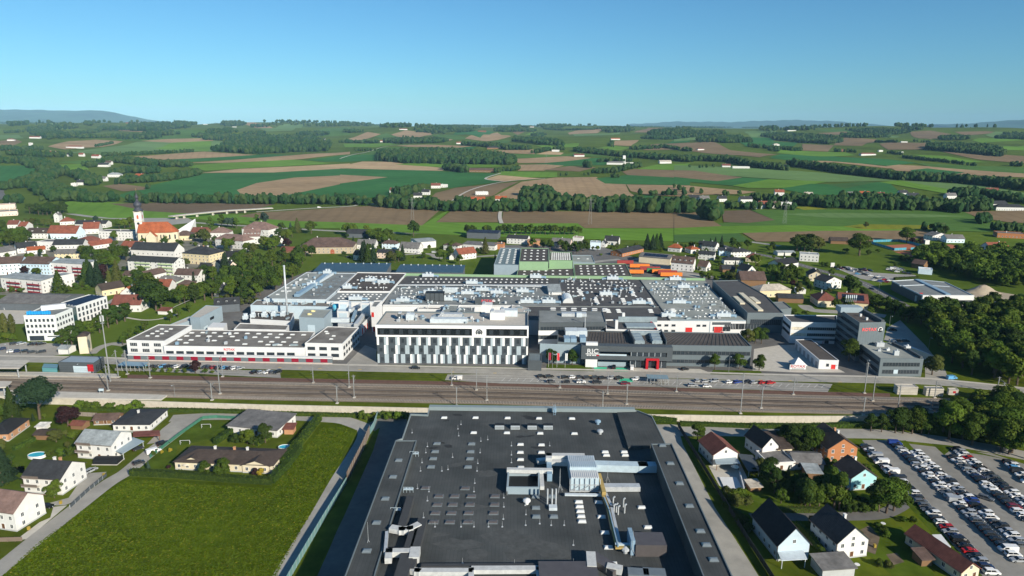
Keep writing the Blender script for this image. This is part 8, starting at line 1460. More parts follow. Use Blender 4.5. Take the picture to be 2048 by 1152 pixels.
GROVE('M',(560,138,600,125,440,135,520,120),'dark tree beside the blue cube house','trees beside the blue cube',(9,12),DK);GROVE('M',(1095,115,1170,115,1140,120,1200,110),'dark conifer behind the cream workshop','conifers behind the workshop',(13,16),CN,wide=1.3);GROVE('M',(1370,128,1450,118,1480,125,1640,95,1690,95,1780,105,1900,115,1830,120,1600,100),'garden tree among the new houses','garden trees of the new houses',(8,12),(('dec','dark'),('con','con'),('dec','mid')));GROVE('M',(1700,340,1760,352,1600,340,1580,352,1650,365,1540,340,1740,370,1800,350,1850,340),'shrub in the gardens behind the slate hall','garden shrubs behind the slate hall',(4,7),(('bush','light'),('bush','mid'),('bush','olive')));TP('M',1965,252,12,'dec','light',label='round tree at the cream house with red brown roof',wide=1.1)
GROVE('I',(230,250,290,258,350,255,400,252,260,235,330,240,380,240),'dark tree in the clump at the meadow corner','tree clump at the meadow corner',(15,19),(('dec','dark'),('dec','olive')),1,0.0,1.3);TP('I',728,286,23,'dec','mid',2,label='huge round tree standing in the meadow',wide=1.4);TP('I',1108,184,18,'dec','mid',2,label='big round tree at the tennis courts',wide=1.35);GROVE('I',(1170,192,1220,190,1150,188),'dark copper shrub at the tennis courts','copper shrubs at the courts',(6,8),(('bush','purple'),));GROVE('I',(1380,125,1410,118,1350,128,1300,88),'tree behind the tennis courts','trees behind the courts',(9,12),DK);GROVE('I',(150,505,110,505,60,475,200,485,230,500,20,480,180,460,90,440),'leafy tree between cream house and main road','trees at the main road houses',(10,14),DK);TP('I',660,600,16,'dec','dark',label='big dark tree beside the white gable house',wide=1.3);GROVE('I',(540,722,640,712,620,700),'green tree before the old inn','trees before the inn',(8,9),LT);TP('I',195,545,7,'dec','purple',label='dark red tree behind the cream house');TP('I',620,262,6,'bush','mid',label='shrub beside the meadow barn');GROVE('I',(880,262,800,280,1060,320,1020,380,1100,330),'shrub at the edge of the meadow','shrubs at the meadow edge',(5,8),(('bush','dark'),('bush','mid')));GROVE('I',(430,372,470,378,560,390),'shrub beside the cube house at the main road','shrubs beside the cube house',(4,6),(('bush','mid'),));TP('I',782,70,9,'dec','olive',label='lone half bare tree in the yellow meadow',wide=0.9)
def FILL(tag,pts,sp,label,group,h,shapes,z=0.0,big=1,wide=1.15,maxn=400,stuff=False):
 poly=[GT(tag,pts[i],pts[i+1],z)for i in range(0,len(pts),2)];q=fill_poly(poly,sp);random.shuffle(q)
 if stuff:
  VV=[];MI=[]
  for x,y in q:
   s,l=random.choice(shapes);me=tree_proto(s,l,0,random.randrange(4))[0];v=np.empty(len(me.vertices)*3,np.float32);me.vertices.foreach_get('co',v);v=v.reshape(-1,3);k=random.uniform(*h)/10;a=random.uniform(0,6.28)
   VV.append(np.stack([(v[:,0]*math.cos(a)-v[:,1]*math.sin(a))*k*wide+x,(v[:,0]*math.sin(a)+v[:,1]*math.cos(a))*k*wide+y,v[:,2]*k+z],1));MI.append(np.full(len(v)//4,['dark','mid','light'].index(l)))
  V=np.concatenate(VV);O('woods',np_mesh('woods',V,np.arange(len(V)).reshape(-1,4),[LEAF['dark'],LEAF['mid'],LEAF['light']],np.concatenate(MI)),kind='stuff',label=label);return
 for x,y in q[:maxn]:s,l=random.choice(shapes);TREE(x,y,random.uniform(*h),s,l,big,z,label,group,wide)
WS_=(('dec','dark'),('dec','mid'),('dec','mid'),('tall','dark'),('dec','light'),('tall','mid'),('dec','light'))
FILL('I',(1150,320,1290,275,1600,285,1900,275,2120,285,2120,570,1900,545,1650,500,1500,450,1330,400,1200,370),9.0,'dense green wood behind the car dealership',None,(10,15),WS_,stuff=True)
FILL('I',(1180,780,1400,770,1520,800,1700,760,1900,770,2120,770,2160,1340,1900,1315,1640,1260,1500,1180,1410,1080,1330,960,1230,880),8.4,'dense tree in the dark wood beside the ROTAX tower','dark wood beside the tower',(12,17),WS_);FILL('I',(760,650,930,700,1050,745,1170,800,1120,850,960,760,800,690),6.0,'leafy tree in the belt between inn and wood','tree belt behind the tower',(8,11),DK);TP('I',1790,690,11,'dec','dark',label='round dark tree beside the gravel heap',wide=1.2);GROVE('I',(1960,700,2010,690,2040,720),'dark tree at the gravel pit edge','trees at the gravel pit',(9,11),DK)
HEDGE('I',(760,600,830,680),4.0,5.0,'tall hedge between main road and inn','mid',z=0.0,n_per=60);HEDGE('I',(1010,480,1200,470),2.5,2.2,'hedge behind the used cars','dark',z=0.0)
def heap():
 mb=MB();c=GT('I',1720,580);n=20;rng=random.Random(4);vs=[(0,0,6.0)]+[(r*math.cos(6.283*k/n)*(1+rng.uniform(-.12,.12))*1.5,r*math.sin(6.283*k/n)*(1+rng.uniform(-.12,.12)),z+rng.uniform(-.5,.5)*(z>0.5))for r,z in((2.2,5.0),(4.5,3.0),(7,0.9),(9,-0.2))for k in range(n)]
 fs=[(0,1+k,1+(k+1)%n)for k in range(n)]+[(1+i*n+k,1+(i+1)*n+k,1+(i+1)*n+(k+1)%n,1+i*n+(k+1)%n)for i in range(3)for k in range(n)];mb.add(vs,fs);O('gravel_heap',mb.mesh('gravel_heap',mat('sand',(0.36,0.30,0.22),0.95,0.15,0.3),True),None,(c[0],c[1],0),label='pale gravel heap at the edge of the wood',cat='gravel heap')
 sheet('gravel_pit',PX('I',1620,600,1750,560,2060,610,2120,720,1900,680,1700,640),0.014,mat('sand',(0.46,0.38,0.28)),'pale sandy ground of the gravel pit')
heap()
def free(x,y):
 if any((x-a)**2+(y-b)**2<(r+1.5)**2 for a,b,r in OCC):return False
 for pts,w in ROADS:
  for p,q in zip(pts[:-1],pts[1:]):
   d=max(1e-6,(q[0]-p[0])**2+(q[1]-p[1])**2);t=max(0,min(1,((x-p[0])*(q[0]-p[0])+(y-p[1])*(q[1]-p[1]))/d))
   if(x-p[0]-t*(q[0]-p[0]))**2+(y-p[1]-t*(q[1]-p[1]))**2<w*w:return False
 return True
def GARDEN(tag,pts,sp,label,group,h=(4,8),z=0.0,shapes=(('dec','mid'),('dec','light'),('dec','olive'),('con','con'),('dec','dark'),('bush','mid'),('bush','light'))):
 for x,y in fill_poly([GT(tag,pts[i],pts[i+1],z)for i in range(0,len(pts),2)],sp):
  if not free(x,y):continue
  s,l=random.choice(shapes);TREE(x,y,random.uniform(*h)*(0.6 if s=='bush' else 1),s,l,1,z,label,group,1.0,'garden_shrub' if s=='bush' else('garden_conifer' if s=='con' else 'garden_tree'))
GARDEN('B',(0,800,420,830,900,900,1100,900,1100,930,700,935,300,930,0,930),15,'small garden tree or shrub among the houses behind the blue sheds','gardens behind the blue sheds')
GARDEN('M',(560,60,1000,100,1400,110,1980,130,2040,330,1700,330,1500,310,1480,150,900,130,700,190),15,'small garden tree or shrub among the new houses','gardens of the new houses')
GARDEN('D',(0,330,330,280,700,330,1100,300,1700,330,1900,420,1500,600,1050,620,950,760,700,740,600,620,0,460),17,'small garden tree in the town around the church','gardens of the old town',(5,9))
GARDEN('D',(900,760,1400,640,1700,600,1850,640,1640,800,1500,830,1150,800),15,'small tree or shrub in the gardens above the lawn','gardens above the lawn',(4,8))
GARDEN('I',(0,180,450,420,700,560,900,700,560,720,200,600,0,480),14,'small tree or shrub in the gardens by the main road','gardens by the main road')
GARDEN('L',(0,60,440,60,700,200,480,360,150,470,0,560),11,'small tree or shrub in the gardens by the station','gardens by the station',(2,4),NZ)
GARDEN('N',(0,560,250,420,640,600,760,640,640,700,60,700),8,'small tree or shrub in the gardens behind the garages','gardens behind the garages',(3,6),NZ)
for k,(x,y)in enumerate(((335,1035),(497,1040),(1637,1078),(1832,1072),(1992,1082))):TP('M',x,y,9.0,'dec','dark' if k<2 else 'mid',2,label=['dark round tree beside the dark red banner','dark round tree beside the white banner','round street tree nearest the red portal','middle round street tree before the slate facade','round street tree at the end of the slate facade'][k],wide=0.95)
for k,x in enumerate((275,460,643,828,1013,1200,1383,1566,1750)):TP('X',x,606+k*4.2,5.6,'col','light',1,label='slim columnar tree, '+ordn(k+1)+' from the left along the office facade',group='slim trees along the office',wide=0.55)
GROVE('M',(1900,885,1960,868,2010,872),'green tree in the yard between slate facade and white office','yard trees',(10,12),(('dec','mid'),('dec','olive'),('dec','dark')),2);TP('Q',790,650,13,'dec','mid',2,label='round tree before the ROTAX tower',wide=1.0);TP('Q',1455,758,11,'dec','olive',2,label='yellow green round tree at the slate annex',wide=1.2);GROVE('Q',(350,285,445,290),'clipped round shrub by the side road','round shrubs',(5,5.5),(('bush','mid'),));TP('Q',960,268,5,'bush','light',label='light shrub at the inn corner');TP('D2',1565,745,7,'dec','purple',2,label='dark red tree beside the station cars',wide=1.1);GROVE('D2',(1240,735,1300,738,1360,740,1420,742,1640,745,1700,748,1480,742),'low shrub along the station car park','shrubs at the station',(2,3),(('bush','light'),('bush','mid')))
Z=NZ
TP('R1',315,545,19,'pine','con',2,Z,'broad dark pine beside the station platform',wide=1.0);TP('R1',110,590,17,'con','dark',2,Z,'slender spruce left of the broad pine',wide=1.1);TP('L',448,172,10.5,'dec','purple',2,Z,'round copper beech near the retaining wall',wide=1.2);TP('L',15,540,16,'con','con',2,Z,'dark conifer at the left picture edge',wide=1.4);TP('L',370,275,5.5,'dec','olive',2,Z,'pale olive bush behind the pool',wide=1.4);TP('L',480,255,4,'bush','light',1,Z,'light green shrub near the red hut');GROVE('L',(330,365,400,365,460,362,500,350),'low shrub behind the charcoal roofed house','shrubs behind the charcoal roof',(3,4),(('bush','mid'),),1,Z);TP('L',358,640,7,'dec','light',2,Z,'bright small tree before the white gabled house',wide=1.0)
TP('L',1620,285,7,'dec','light',2,Z,'bright round tree behind the long bungalow',wide=1.1);TP('L',1738,280,8.5,'dec','dark',2,Z,'darker round tree behind the long bungalow',wide=1.0);GROVE('L',(1545,280,1660,295,1700,290),'shrub behind the long bungalow','shrubs behind the bungalow',(3.5,4.5),(('bush','mid'),('bush','dark')),1,Z);TP('L',1345,490,5.5,'dec','mid',2,Z,'small tree between the bungalow wings',wide=1.2);TP('L',1462,497,7,'dec','mid',2,Z,'larger tree between the bungalow wings',wide=1.2);TP('L',1672,492,3,'bush','purple',1,Z,'dark red shrub on the bungalow terrace');TP('L',1706,490,3.2,'bush','yellow',1,Z,'yellow shrub on the bungalow terrace');TP('L',975,465,4.2,'con','blue',1,Z,'small conifer at the hedge corner');TP('L',1060,350,1.6,'bush','yellow',1,Z,'small yellow shrub beside the lane fence');TP('L',1117,340,1.8,'bush','yellow',1,Z,'second yellow shrub nearer the bungalow');TP('L',1105,450,1.8,'bush','purple',1,Z,'small dark red shrub on the lawn');TP('L',1005,365,2.2,'bush','mid',1,Z,'green shrub at the lane corner')
GROVE('R1',(870,470,950,478,1010,480,1060,478,640,468,700,470,760,472,1100,470),'green shrub along the foot of the retaining wall','shrubs along the wall',(3.5,6),(('bush','light'),('bush','mid')),1,Z);GROVE('R2',(880,540,930,545,980,545,1090,545,1160,550,1200,545),'light shrub at the wall beside the big hall','shrubs beside the hall',(3,4.5),(('bush','light'),),1,Z);GROVE('L',(30,110,0,130,20,90),'green tree behind the black roofed bungalow','trees at the left edge',(6,8),(('dec','mid'),),1,Z)
TP('V',1358,268,8,'dec','mid',2,Z,'green tree at the head of the pale road',wide=1.1);GROVE('V',(1620,700,1680,690,1585,660,1650,660,1560,640),'bright shrub in the garden below the pool cover','garden shrubs below the pool',(4,5.5),(('bush','light'),('bush','olive')),1,Z,1.0);TP('N',240,440,4.5,'bush','olive',2,Z,'pale flowering shrub behind the garages')
GROVE('N',(400,310,440,325,510,350,560,350,590,335,470,320,540,310),'dark tree left of the orange house','trees left of the orange house',(8,12),(('dec','dark'),('dec','mid')),2,Z);GROVE('N',(300,570,330,610,280,520,490,640,460,600,520,600),'dark garden tree behind the garages','garden trees behind the garages',(7,10),(('dec','dark'),('tall','dark')),2,Z);GROVE('N',(560,700,620,700,530,690,650,670,590,660),'green tree above the garden lane','trees above the garden lane',(9,11),(('dec','mid'),('dec','dark')),2,Z,1.1);GROVE('N',(720,710,750,720,700,650),'tall tree beside the turquoise house','tall trees beside the turquoise house',(12,15),(('tall','dark'),('tall','mid')),2,Z);GROVE('N',(1060,740,1110,725,1010,730),'broad tree at the edge of the staff car park','broad trees at the car park',(11,13),(('dec','dark'),('dec','mid')),2,Z,1.1);GROVE('N',(800,735,860,735,910,735,830,710,890,700,950,720),'dark shrub below the turquoise house','shrubs below the turquoise house',(3.5,5),(('bush','dark'),('bush','mid')),1,Z);TP('N',590,835,5,'bush','dark',2,Z,'dark shrub between the gabled houses');GROVE('N',(640,420,670,430,720,425,930,460,960,480),'shrub around the orange house','shrubs around the orange house',(2.5,4),(('bush','light'),('bush','mid')),1,Z);GROVE('N',(870,890,1000,830,1060,900,1180,800,1240,800,1010,1090,1080,1100,1040,870),'low shrub in the vegetable garden','shrubs in the vegetable garden',(1.8,3.2),(('bush','mid'),('bush','light'),('bush','olive')),1,Z);GROVE('N',(130,820,160,860,100,800),'dark shrub beside the dark fence','shrubs beside the dark fence',(3,4),(('bush','dark'),),1,Z)
GROVE('N',(960,205,1030,210,1120,215,1170,218,1230,222,1290,225,1340,228,1150,190,1200,195,1270,200),'leafy tree at the end of the retaining wall','trees at the wall end',(8,12),(('dec','mid'),('dec','dark')),2,Z);FILL('N',(1360,250,1550,290,1800,360,2050,420,2050,200,1850,140,1600,150,1420,190),7.5,'big tree in the dark grove behind the staff car park','grove behind the staff car park',(13,17),WS_,NZ,2,1.15);FILL('R4',(1560,620,1800,640,2100,650,2250,560,2000,430,1850,430),9,'big tree above the car park next to the tracks','trees next to the tracks',(10,14),WS_,NZ,1,1.1)
WPOLY('A',(1240,302,1520,320,1700,307,1920,302,1940,262,1820,225,1480,215,1335,220,1325,255),12,(17,25),0.6,'large dark wood on the left of the far fields');WPOLY('B',(212,357,350,370,1020,380,1030,362,950,335,700,312,520,305,232,318),10,(16,23),0.45,'long dark wood in the middle of the far fields');WPOLY('A',(1190,235,1300,238,1310,225,1200,218),10);WPOLY('A',(735,178,860,186,990,172,1100,168,1120,150,960,142,760,146),22,(18,26),0.5,lod=0);WPOLY('A',(150,170,310,162,380,205,290,240,200,205),20,(16,24),0.3,lod=0)
WPOLY('B',(1010,245,1150,262,1310,275,1300,255,1180,235,1020,228),20,(16,24),0.3,lod=0);WPOLY('B',(1790,222,1950,228,2047,195,2047,168,1870,185),20,(16,24),0.3,lod=0);WPOLY('B',(420,178,600,204,790,178,720,160,500,155),24,(16,24),0.3,lod=0);WPOLY('C',(195,245,320,254,455,250,400,222,250,218),13,(16,22),0.5);WPOLY('C',(580,235,700,246,900,262,990,246,930,222,620,216),13,(16,22),0.5);WPOLY('C',(1468,292,1600,305,1900,335,1935,325,1870,288,1650,270,1480,275),11,(16,22),0.5);WPOLY('C',(0,232,180,215,190,195,0,192),22,(16,24),0.3,lod=0);WPOLY('C',(1870,228,2047,234,2047,200,1930,198),18,(16,22),0.4,lod=0);WPOLY('A',(1560,160,1700,150,2047,162,2047,140,1780,128,1600,140),30,(18,26),0.3,lod=0);WPOLY('A',(0,140,120,150,300,140,420,125,300,108,100,112,0,118),30,(18,26),0.3,lod=0);WPOLY('C',(1000,178,1200,172,1380,190,1300,205,1100,195),20,(16,22),0.3,lod=0)
for tg,y0,y1 in(('A',118,128),('B',140,150),('C',150,158)):
 for k in range(5):
  x0=k*410+random.uniform(-30,60);WPOLY(tg,(x0,y1+6,x0+random.uniform(200,380),y1+5,x0+random.uniform(200,380),y0+6,x0+30,y0+4),34,(20,30),0.35,'dark wood on the skyline',lod=0)
WBELT('A',(740,600,1000,602,1300,604,1700,606,2047,608),26,6.5,(9,17),0.12,'belt of trees along the stream');WBELT('B',(0,612,200,612),24,7,(9,14));WBELT('B',(240,622,400,632,590,640),40,7,(11,19),0.15,'trees around the field villas');WBELT('B',(290,560,380,560,480,540),40,9,(11,18));WBELT('B',(630,642,1000,645,1250,646),45,6.5,(11,18),0.15,'thick belt of trees along the stream');WBELT('B',(1080,600,1250,625,1500,645,1800,648,2047,648),60,7,(13,21),0.15,'thick belt of tall trees along the stream');WBELT('B',(1070,560,1200,555,1230,600),40,8,(13,20));WBELT('B',(690,600,760,630,900,630),26,7,(8,12))
WBELT('C',(0,645,130,648),45,7,(12,18));WBELT('C',(200,690,250,700),26,7,(20,26),0.0,'big dark tree clump in the brown field');WBELT('C',(160,690,240,712),20,7,(14,22),0.0,'big dark tree in the brown field');WBELT('C',(60,610,400,640,700,640),30,10,(8,13));WBELT('C',(440,580,700,610,900,625),50,11,(9,15));WBELT('C',(700,605,900,625,1200,632,1500,636),70,8,(11,18),0.15,'wooded edge of the far village');WBELT('C',(1000,590,1250,600,1500,620),50,9,(11,17));WBELT('C',(1540,620,1600,655,1750,640,1800,600),50,9,(11,17));WBELT('C',(1640,570,1760,560,2000,600,2047,605),60,10,(11,17));WBELT('C',(0,515,60,540,180,555,340,560,400,560),16,16,(9,12),0,'scattered trees at the field edge');WBELT('C',(1770,725,1830,705),20,8,(9,13));WBELT('C',(1850,770,1900,765,2047,770),26,8,(8,13));WBELT('C',(1480,770,1600,780),30,8,(9,12))
WBELT('C',(0,352,180,355,330,362,480,395,640,412),60,9,(12,19),0.2,'tree belt left of the bright fields');WBELT('C',(690,385,800,400,1000,432,1310,466),60,8,(13,21),0.2,'broad tree belt through the far fields');WBELT('C',(1310,466,1600,478,1800,500,2047,528),60,9,(13,21),0.2,'broad tree belt at the right edge');WBELT('C',(1700,480,2047,505),50,10,(12,18));WBELT('C',(1340,338,1500,358,1760,388),22,9,(8,12),0.1,'hedgerow across the far fields');WBELT('C',(910,302,1000,305,1060,308),24,9,(9,14));WBELT('C',(1240,310,1340,325),20,9,(8,12));WBELT('C',(550,300,610,300),40,12,(12,17));WBELT('C',(440,275,540,285,700,298,750,298),40,12,(12,18));WBELT('C',(1180,248,1300,252),25,12,(10,15));WBELT('C',(1400,245,1500,250),25,12,(10,15));WBELT('C',(1960,385,2047,390),30,9,(10,15));WBELT('C',(80,395,150,398,230,395),14,14,(9,12))
WBELT('A',(600,330,800,322,1130,305),22,9,(8,13),0.1,'hedgerow across the left fields');WBELT('A',(560,275,660,255),20,9,(8,12));WBELT('A',(1150,440,1000,470,860,480,700,490),50,8,(11,17),0.15,'trees around the left hamlet');WBELT('A',(680,440,760,420,900,430),50,9,(11,17));WBELT('A',(600,370,700,360,900,385,1090,392),60,9,(11,17),0.15,'trees behind the left hamlet');WBELT('A',(440,440,520,480,560,500),40,9,(11,17));WBELT('A',(80,520,200,490,330,440),60,8,(12,18),0.1,'wood at the left valley road');WBELT('A',(200,500,330,560,430,585),60,9,(12,18));WBELT('A',(250,590,480,592,560,598),30,9,(10,16));WBELT('A',(480,590,600,598,700,590),26,8,(10,17));WBELT('A',(60,600,100,610),22,7,(12,16));WBELT('A',(865,520,885,522),14,8,(9,12));WBELT('A',(0,370,160,365,250,400,330,435),60,10,(12,18),0.1,'wood behind the dark wheat field');WBELT('A',(0,290,100,300,250,290),60,12,(12,18));WBELT('A',(90,320,250,330,400,335),60,11,(11,17));WBELT('A',(30,195,120,190),60,16,(14,20));WBELT('A',(480,225,700,218,900,222),50,12,(14,20));WBELT('A',(380,200,540,195,620,160),60,16,(14,20));WBELT('A',(560,395,520,385),30,8,(11,16))
WBELT('B',(0,250,120,252,230,254),50,12,(12,18));WBELT('B',(80,300,210,300),20,10,(9,12));WBELT('B',(380,248,480,250),30,12,(10,15));WBELT('B',(720,265,860,275,1000,290,1120,290),60,11,(12,19),0.2,'tree belt in the middle distance');WBELT('B',(1130,312,1200,300,1300,292),40,11,(11,16));WBELT('B',(1380,300,1550,320,1700,335,1900,350,2047,362),60,10,(12,19),0.2,'tree belt right of the middle fields');WBELT('B',(1440,395,1470,400),30,8,(15,20));WBELT('B',(1480,430,1600,425,1700,400,1750,390),40,9,(9,15));WBELT('B',(1510,365,1700,360),40,10,(10,14));WBELT('B',(1275,445,1460,440),10,12,(7,10));WBELT('B',(620,405,650,410,730,425),50,8,(12,19));WBELT('B',(905,425,1040,410),25,9,(8,13));WBELT('B',(1740,555,1780,560),12,9,(9,12));WBELT('B',(1810,560,2040,560),20,10,(9,13));WBELT('B',(1590,455,1640,455),20,9,(8,12));WBELT('B',(700,150,900,155,1100,165),80,24,(16,22),lod=0);WBELT('B',(1190,170,1400,178,1600,165),80,20,(16,22),lod=0);WBELT('B',(370,222,430,225),30,12,(10,15));WBELT('B',(1590,250,1590,275),30,12,(10,15));WBELT('B',(1700,290,1900,280,2047,300),50,12,(11,16))
_rp=random.Random(21)
for k in range(48):
 x=_rp.uniform(-20,2068);y=249+_rp.random()**1.6*36;w=_rp.uniform(25,95)*(0.5+(y-245)/40);d=_rp.uniform(1.5,5.0)
 WPOLY('P',(x-w/2,y+d*0.3,x-w*0.2,y+d,x+w*0.3,y+d*0.8,x+w/2,y,x+w*0.25,y-d*0.8,x-w*0.3,y-d*0.6),20 if y>262 else 30,(16,25),0.35,'copse on the far hills',0)
#  CARS
m_r=random.Random(11)
TPS=['hatch','hatch','wagon','suv','suv','sedan'];TW={'hatch':'hatchback','wagon':'estate car','suv':'SUV','sedan':'saloon','van':'van'}
PAL=['white']*32+['black']*17+['dark']*14+['silver']*13+['grey']*11+['blue']*4+['navy']*3+['red']*3+['wine']*1+['lblue']*2+['orange']*1
ROWS=[('row beside the gardens',(930,315),(1760,1150),0),('second row from the gardens',(1118,292),(1945,1075),0),('third row from the gardens',(1255,352),(1985,990),1),('fourth row from the gardens',(1480,362),(2020,815),0),('fifth row from the gardens',(1515,328),(2020,720),1),('short far right row',(1862,415),(2010,560),0)]
for name,a,c,flip in ROWS:
 A,B=Vector(GT('N',*a,NZ)),Vector(GT('N',*c,NZ));L=(B-A).length;n=int(L/2.5);d=(B-A)/L;ang=math.atan2(d.y,d.x)+math.pi/2+(math.pi if flip else 0);k=0
 for i in range(n+1):
  if m_r.random()<0.015:continue
  k+=1;p=A+d*(i*2.5)+Vector((-d.y,d.x))*m_r.uniform(-0.15,0.15);tp=m_r.choice(TPS)if m_r.random()>0.03 else 'van';cl=m_r.choice(PAL);a2=ang+m_r.uniform(-0.04,0.04)+(math.pi if m_r.random()<0.3 else 0)
  CAR(p.x,p.y,NZ+0.02,a2,tp,cl,'%s %s, %s from far end, %s'%(CW(cl),TW[tp],ordn(k),name),'cars in the staff car park')
g=GT('N',1712,650,NZ);CAR(g[0],g[1],NZ+0.02,-0.75,'wagon','grey','grey estate car driving in the staff car park lane')
def CL(tag,lst,ang,where,group,z=0.0,lamps=True,jit=0.06):
 for k,(x,y,cl,tp)in enumerate(lst):g=GT(tag,x,y,z);CAR(g[0],g[1],z+0.02,ang+m_r.uniform(-jit,jit)+(math.pi if m_r.random()<0.25 else 0),tp,cl,'%s %s, %s from the left %s'%(CW(cl),TW[tp],ordn(k+1),where),group,lamps)
CL('R3',[(325,214,'black','hatch'),(388,216,'black','wagon'),(510,222,'black','wagon'),(573,221,'white','hatch'),(628,221,'dark','hatch'),(690,224,'dark','wagon'),(752,226,'dark','suv'),(808,228,'black','wagon'),(872,227,'silver','hatch'),(938,230,'black','suv'),(1068,236,'white','hatch'),(1560,250,'silver','hatch'),(1617,252,'silver','wagon'),(1685,252,'silver','suv'),(1805,260,'white','hatch'),(1868,260,'blue','wagon'),(1943,258,'dark','hatch'),(2000,264,'silver','hatch')],0.35,'in the upper street car park row','cars in the street car park')
CL('R3',[(402,256,'grey','hatch'),(517,259,'dark','hatch'),(638,259,'white','suv'),(765,262,'dark','suv'),(988,271,'wine','wagon'),(1515,286,'silver','wagon'),(1628,292,'white','hatch')],0.05,'in the lower street car park row','cars in the lower street row')
CL('R4',[(95,264,'red','hatch'),(160,265,'red','wagon')],0.3,'of the red pair by the street','cars in the street car park');CL('D2',[(1135,697,'teal','wagon'),(1222,697,'dark','hatch'),(1266,698,'dark','hatch'),(1306,698,'lblue','hatch'),(1348,699,'black','suv'),(1388,700,'dark','hatch'),(1422,701,'white','hatch'),(1470,701,'black','suv'),(1640,704,'dark','hatch'),(1680,705,'dark','hatch'),(1716,706,'red','hatch'),(1757,708,'dark','suv'),(1800,709,'lblue','hatch'),(1843,712,'black','wagon'),(1882,713,'white','suv'),(1920,714,'silver','hatch')],0.9,'in the car row at the station','cars at the station');CL('R2',[(42,182,'black','suv'),(90,182,'silver','hatch'),(137,182,'white','hatch'),(182,182,'grey','hatch'),(217,182,'black','suv')],0.95,'in the short row of five cars by the tracks','five cars by the tracks')
for tag,x,y,cl,tp,ang,lab,z in(('R2',1305,148,'black','wagon',0.0,'black estate car driving on the factory street',0),('R2',1630,232,'white','van',3.14,'white van at the end of the street car park',0),('R3',898,142,'black','suv',1.4,'black SUV on the green parking bay',0),('R3',1040,150,'white','van',1.4,'white van in the shade beside the portal',0),('R3',1455,158,'black','hatch',0.3,'black hatchback right of the red portal',0),('R4',1585,230,'lblue','van',0.2,'pale blue van at the wood edge',0),('L',1008,345,'white','van',0.75,'white van parked by the garden fence',NZ),('L',1068,292,'black','suv',0.75,'black SUV behind the white van',NZ),('L',910,418,'dark','hatch',0.75,'dark hatchback at the garden corner',NZ),('L',305,705,'black','wagon',0.1,'black estate car beside the nearest white house',NZ),('L',596,470,'silver','wagon',1.2,'silver estate car beside the white gabled house',NZ),('L',905,325,'dark','hatch',0.9,'dark car under the carport',NZ),('I',828,556,'navy','hatch',-0.75,'navy hatchback driving on the main road',0),('I',1475,690,'white','van',0.1,'white van before the car dealership',0),('Q',1140,495,'white','hatch',-0.2,'white hatchback behind the ROTAX tower',0),('Q',1240,492,'grey','wagon',-0.3,'grey estate car behind the ROTAX tower',0),('Q',1190,492,'dark','hatch',-0.2,'dark hatchback behind the ROTAX tower',0),('Q',1140,405,'dark','suv',-0.2,'dark SUV parked farther behind the ROTAX tower',0),('D2',75,238,'white','van',0.1,'white box van at the warehouse',0),('D2',150,235,'black','hatch',0.1,'black car beside the white box van',0),('D2',240,240,'white','van',0.2,'white pickup van in the truck yard',0),('K',790,150,'white','wagon',0.3,'white car near the white hall',0),('K',915,145,'silver','van',0.2,'silver van before the bright red roof',0),('K',230,180,'dark','hatch',0.4,'dark car at the square farm',0),('A',1868,632,'white','van',0.1,'white van driving on the field road',0)):g=GT(tag,x,y,z);CAR(g[0],g[1],z+0.03 if tag!='A' else 0.27,ang,tp,cl,lab)
CL('D2',[(118,515,'dark','wagon'),(172,515,'silver','wagon'),(258,520,'black','suv'),(298,518,'black','suv'),(332,518,'black','suv')],0.7,'in the upper row by the blue sign','cars before the blue sign building');CL('D2',[(15,560,'navy','hatch'),(92,578,'white','hatch'),(150,578,'navy','suv'),(195,578,'black','hatch'),(262,582,'dark','wagon'),(330,582,'dark','wagon')],0.6,'in the lower row by the blue sign','cars in the lower row at the street')
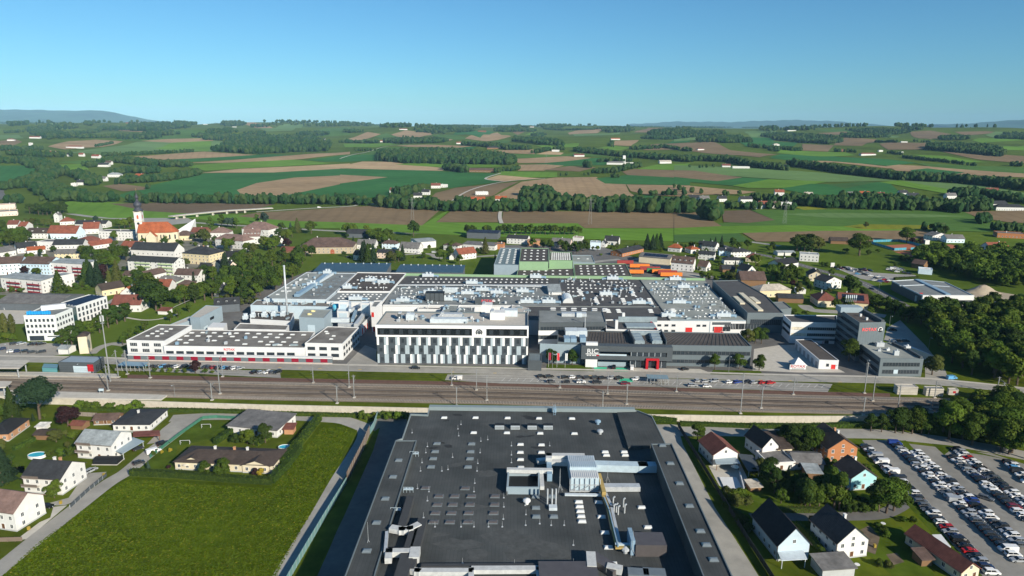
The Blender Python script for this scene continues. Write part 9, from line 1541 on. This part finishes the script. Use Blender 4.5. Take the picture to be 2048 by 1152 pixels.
CL('I',[(545,384,'dark','hatch'),(580,392,'wine','hatch'),(610,388,'black','suv'),(645,390,'white','hatch'),(695,404,'silver','suv'),(740,402,'dark','wagon'),(775,408,'wine','hatch'),(815,410,'navy','suv'),(560,400,'silver','hatch'),(665,412,'white','wagon'),(640,402,'black','hatch'),(765,395,'grey','hatch')],-0.9,'in the upper row of the used car lot','upper row of used cars');CL('I',[(715,436,'lblue','hatch'),(735,420,'dark','suv'),(880,456,'white','hatch'),(850,486,'white','hatch'),(895,494,'blue','hatch'),(935,484,'red','suv'),(970,488,'white','hatch'),(860,470,'dark','hatch'),(910,470,'silver','wagon'),(945,500,'wine','hatch'),(820,450,'white','hatch'),(770,440,'black','suv'),(800,430,'silver','hatch')],-0.2,'in the lower part of the used car lot','lower used cars');CL('I',[(965,400,'white','suv'),(1000,395,'white','van'),(1050,405,'silver','van'),(1090,425,'dark','hatch'),(1130,435,'black','suv'),(980,410,'dark','hatch'),(1030,418,'white','hatch'),(1070,398,'grey','suv'),(1020,385,'silver','wagon')],-0.3,'behind the car dealership','cars behind the dealership');CL('I',[(1340,650,'red','hatch'),(1460,655,'red','suv'),(1670,690,'white','hatch'),(1690,705,'blue','hatch')],0.2,'in front of the car dealership','cars before the dealership')
name_units()
#  HAZE
def haze():
 mb=MB();mb.box(-26000,-400,-12,26000,30000,640);o=O('haze',None,kind='stuff',label='thin blue haze over the far farmland')
 m=bpy.data.materials.new('haze_air');m.use_nodes=True;nt=m.node_tree;nt.nodes.remove(nt.nodes['Principled BSDF'])
 v=nt.nodes.new('ShaderNodeVolumePrincipled');v.inputs['Color'].default_value=(0.40,0.72,1.0,1);v.inputs['Density'].default_value=2.8e-5;v.inputs['Anisotropy'].default_value=-0.28
 nt.links.new(v.outputs[0],nt.nodes['Material Output'].inputs['Volume'])
 o2=bpy.data.objects.new('haze',mb.mesh('haze',m));bpy.data.objects.remove(o);COL.objects.link(o2);o2.name='haze';o2['kind']='stuff';o2['label']='thin blue haze over the far farmland'
haze()
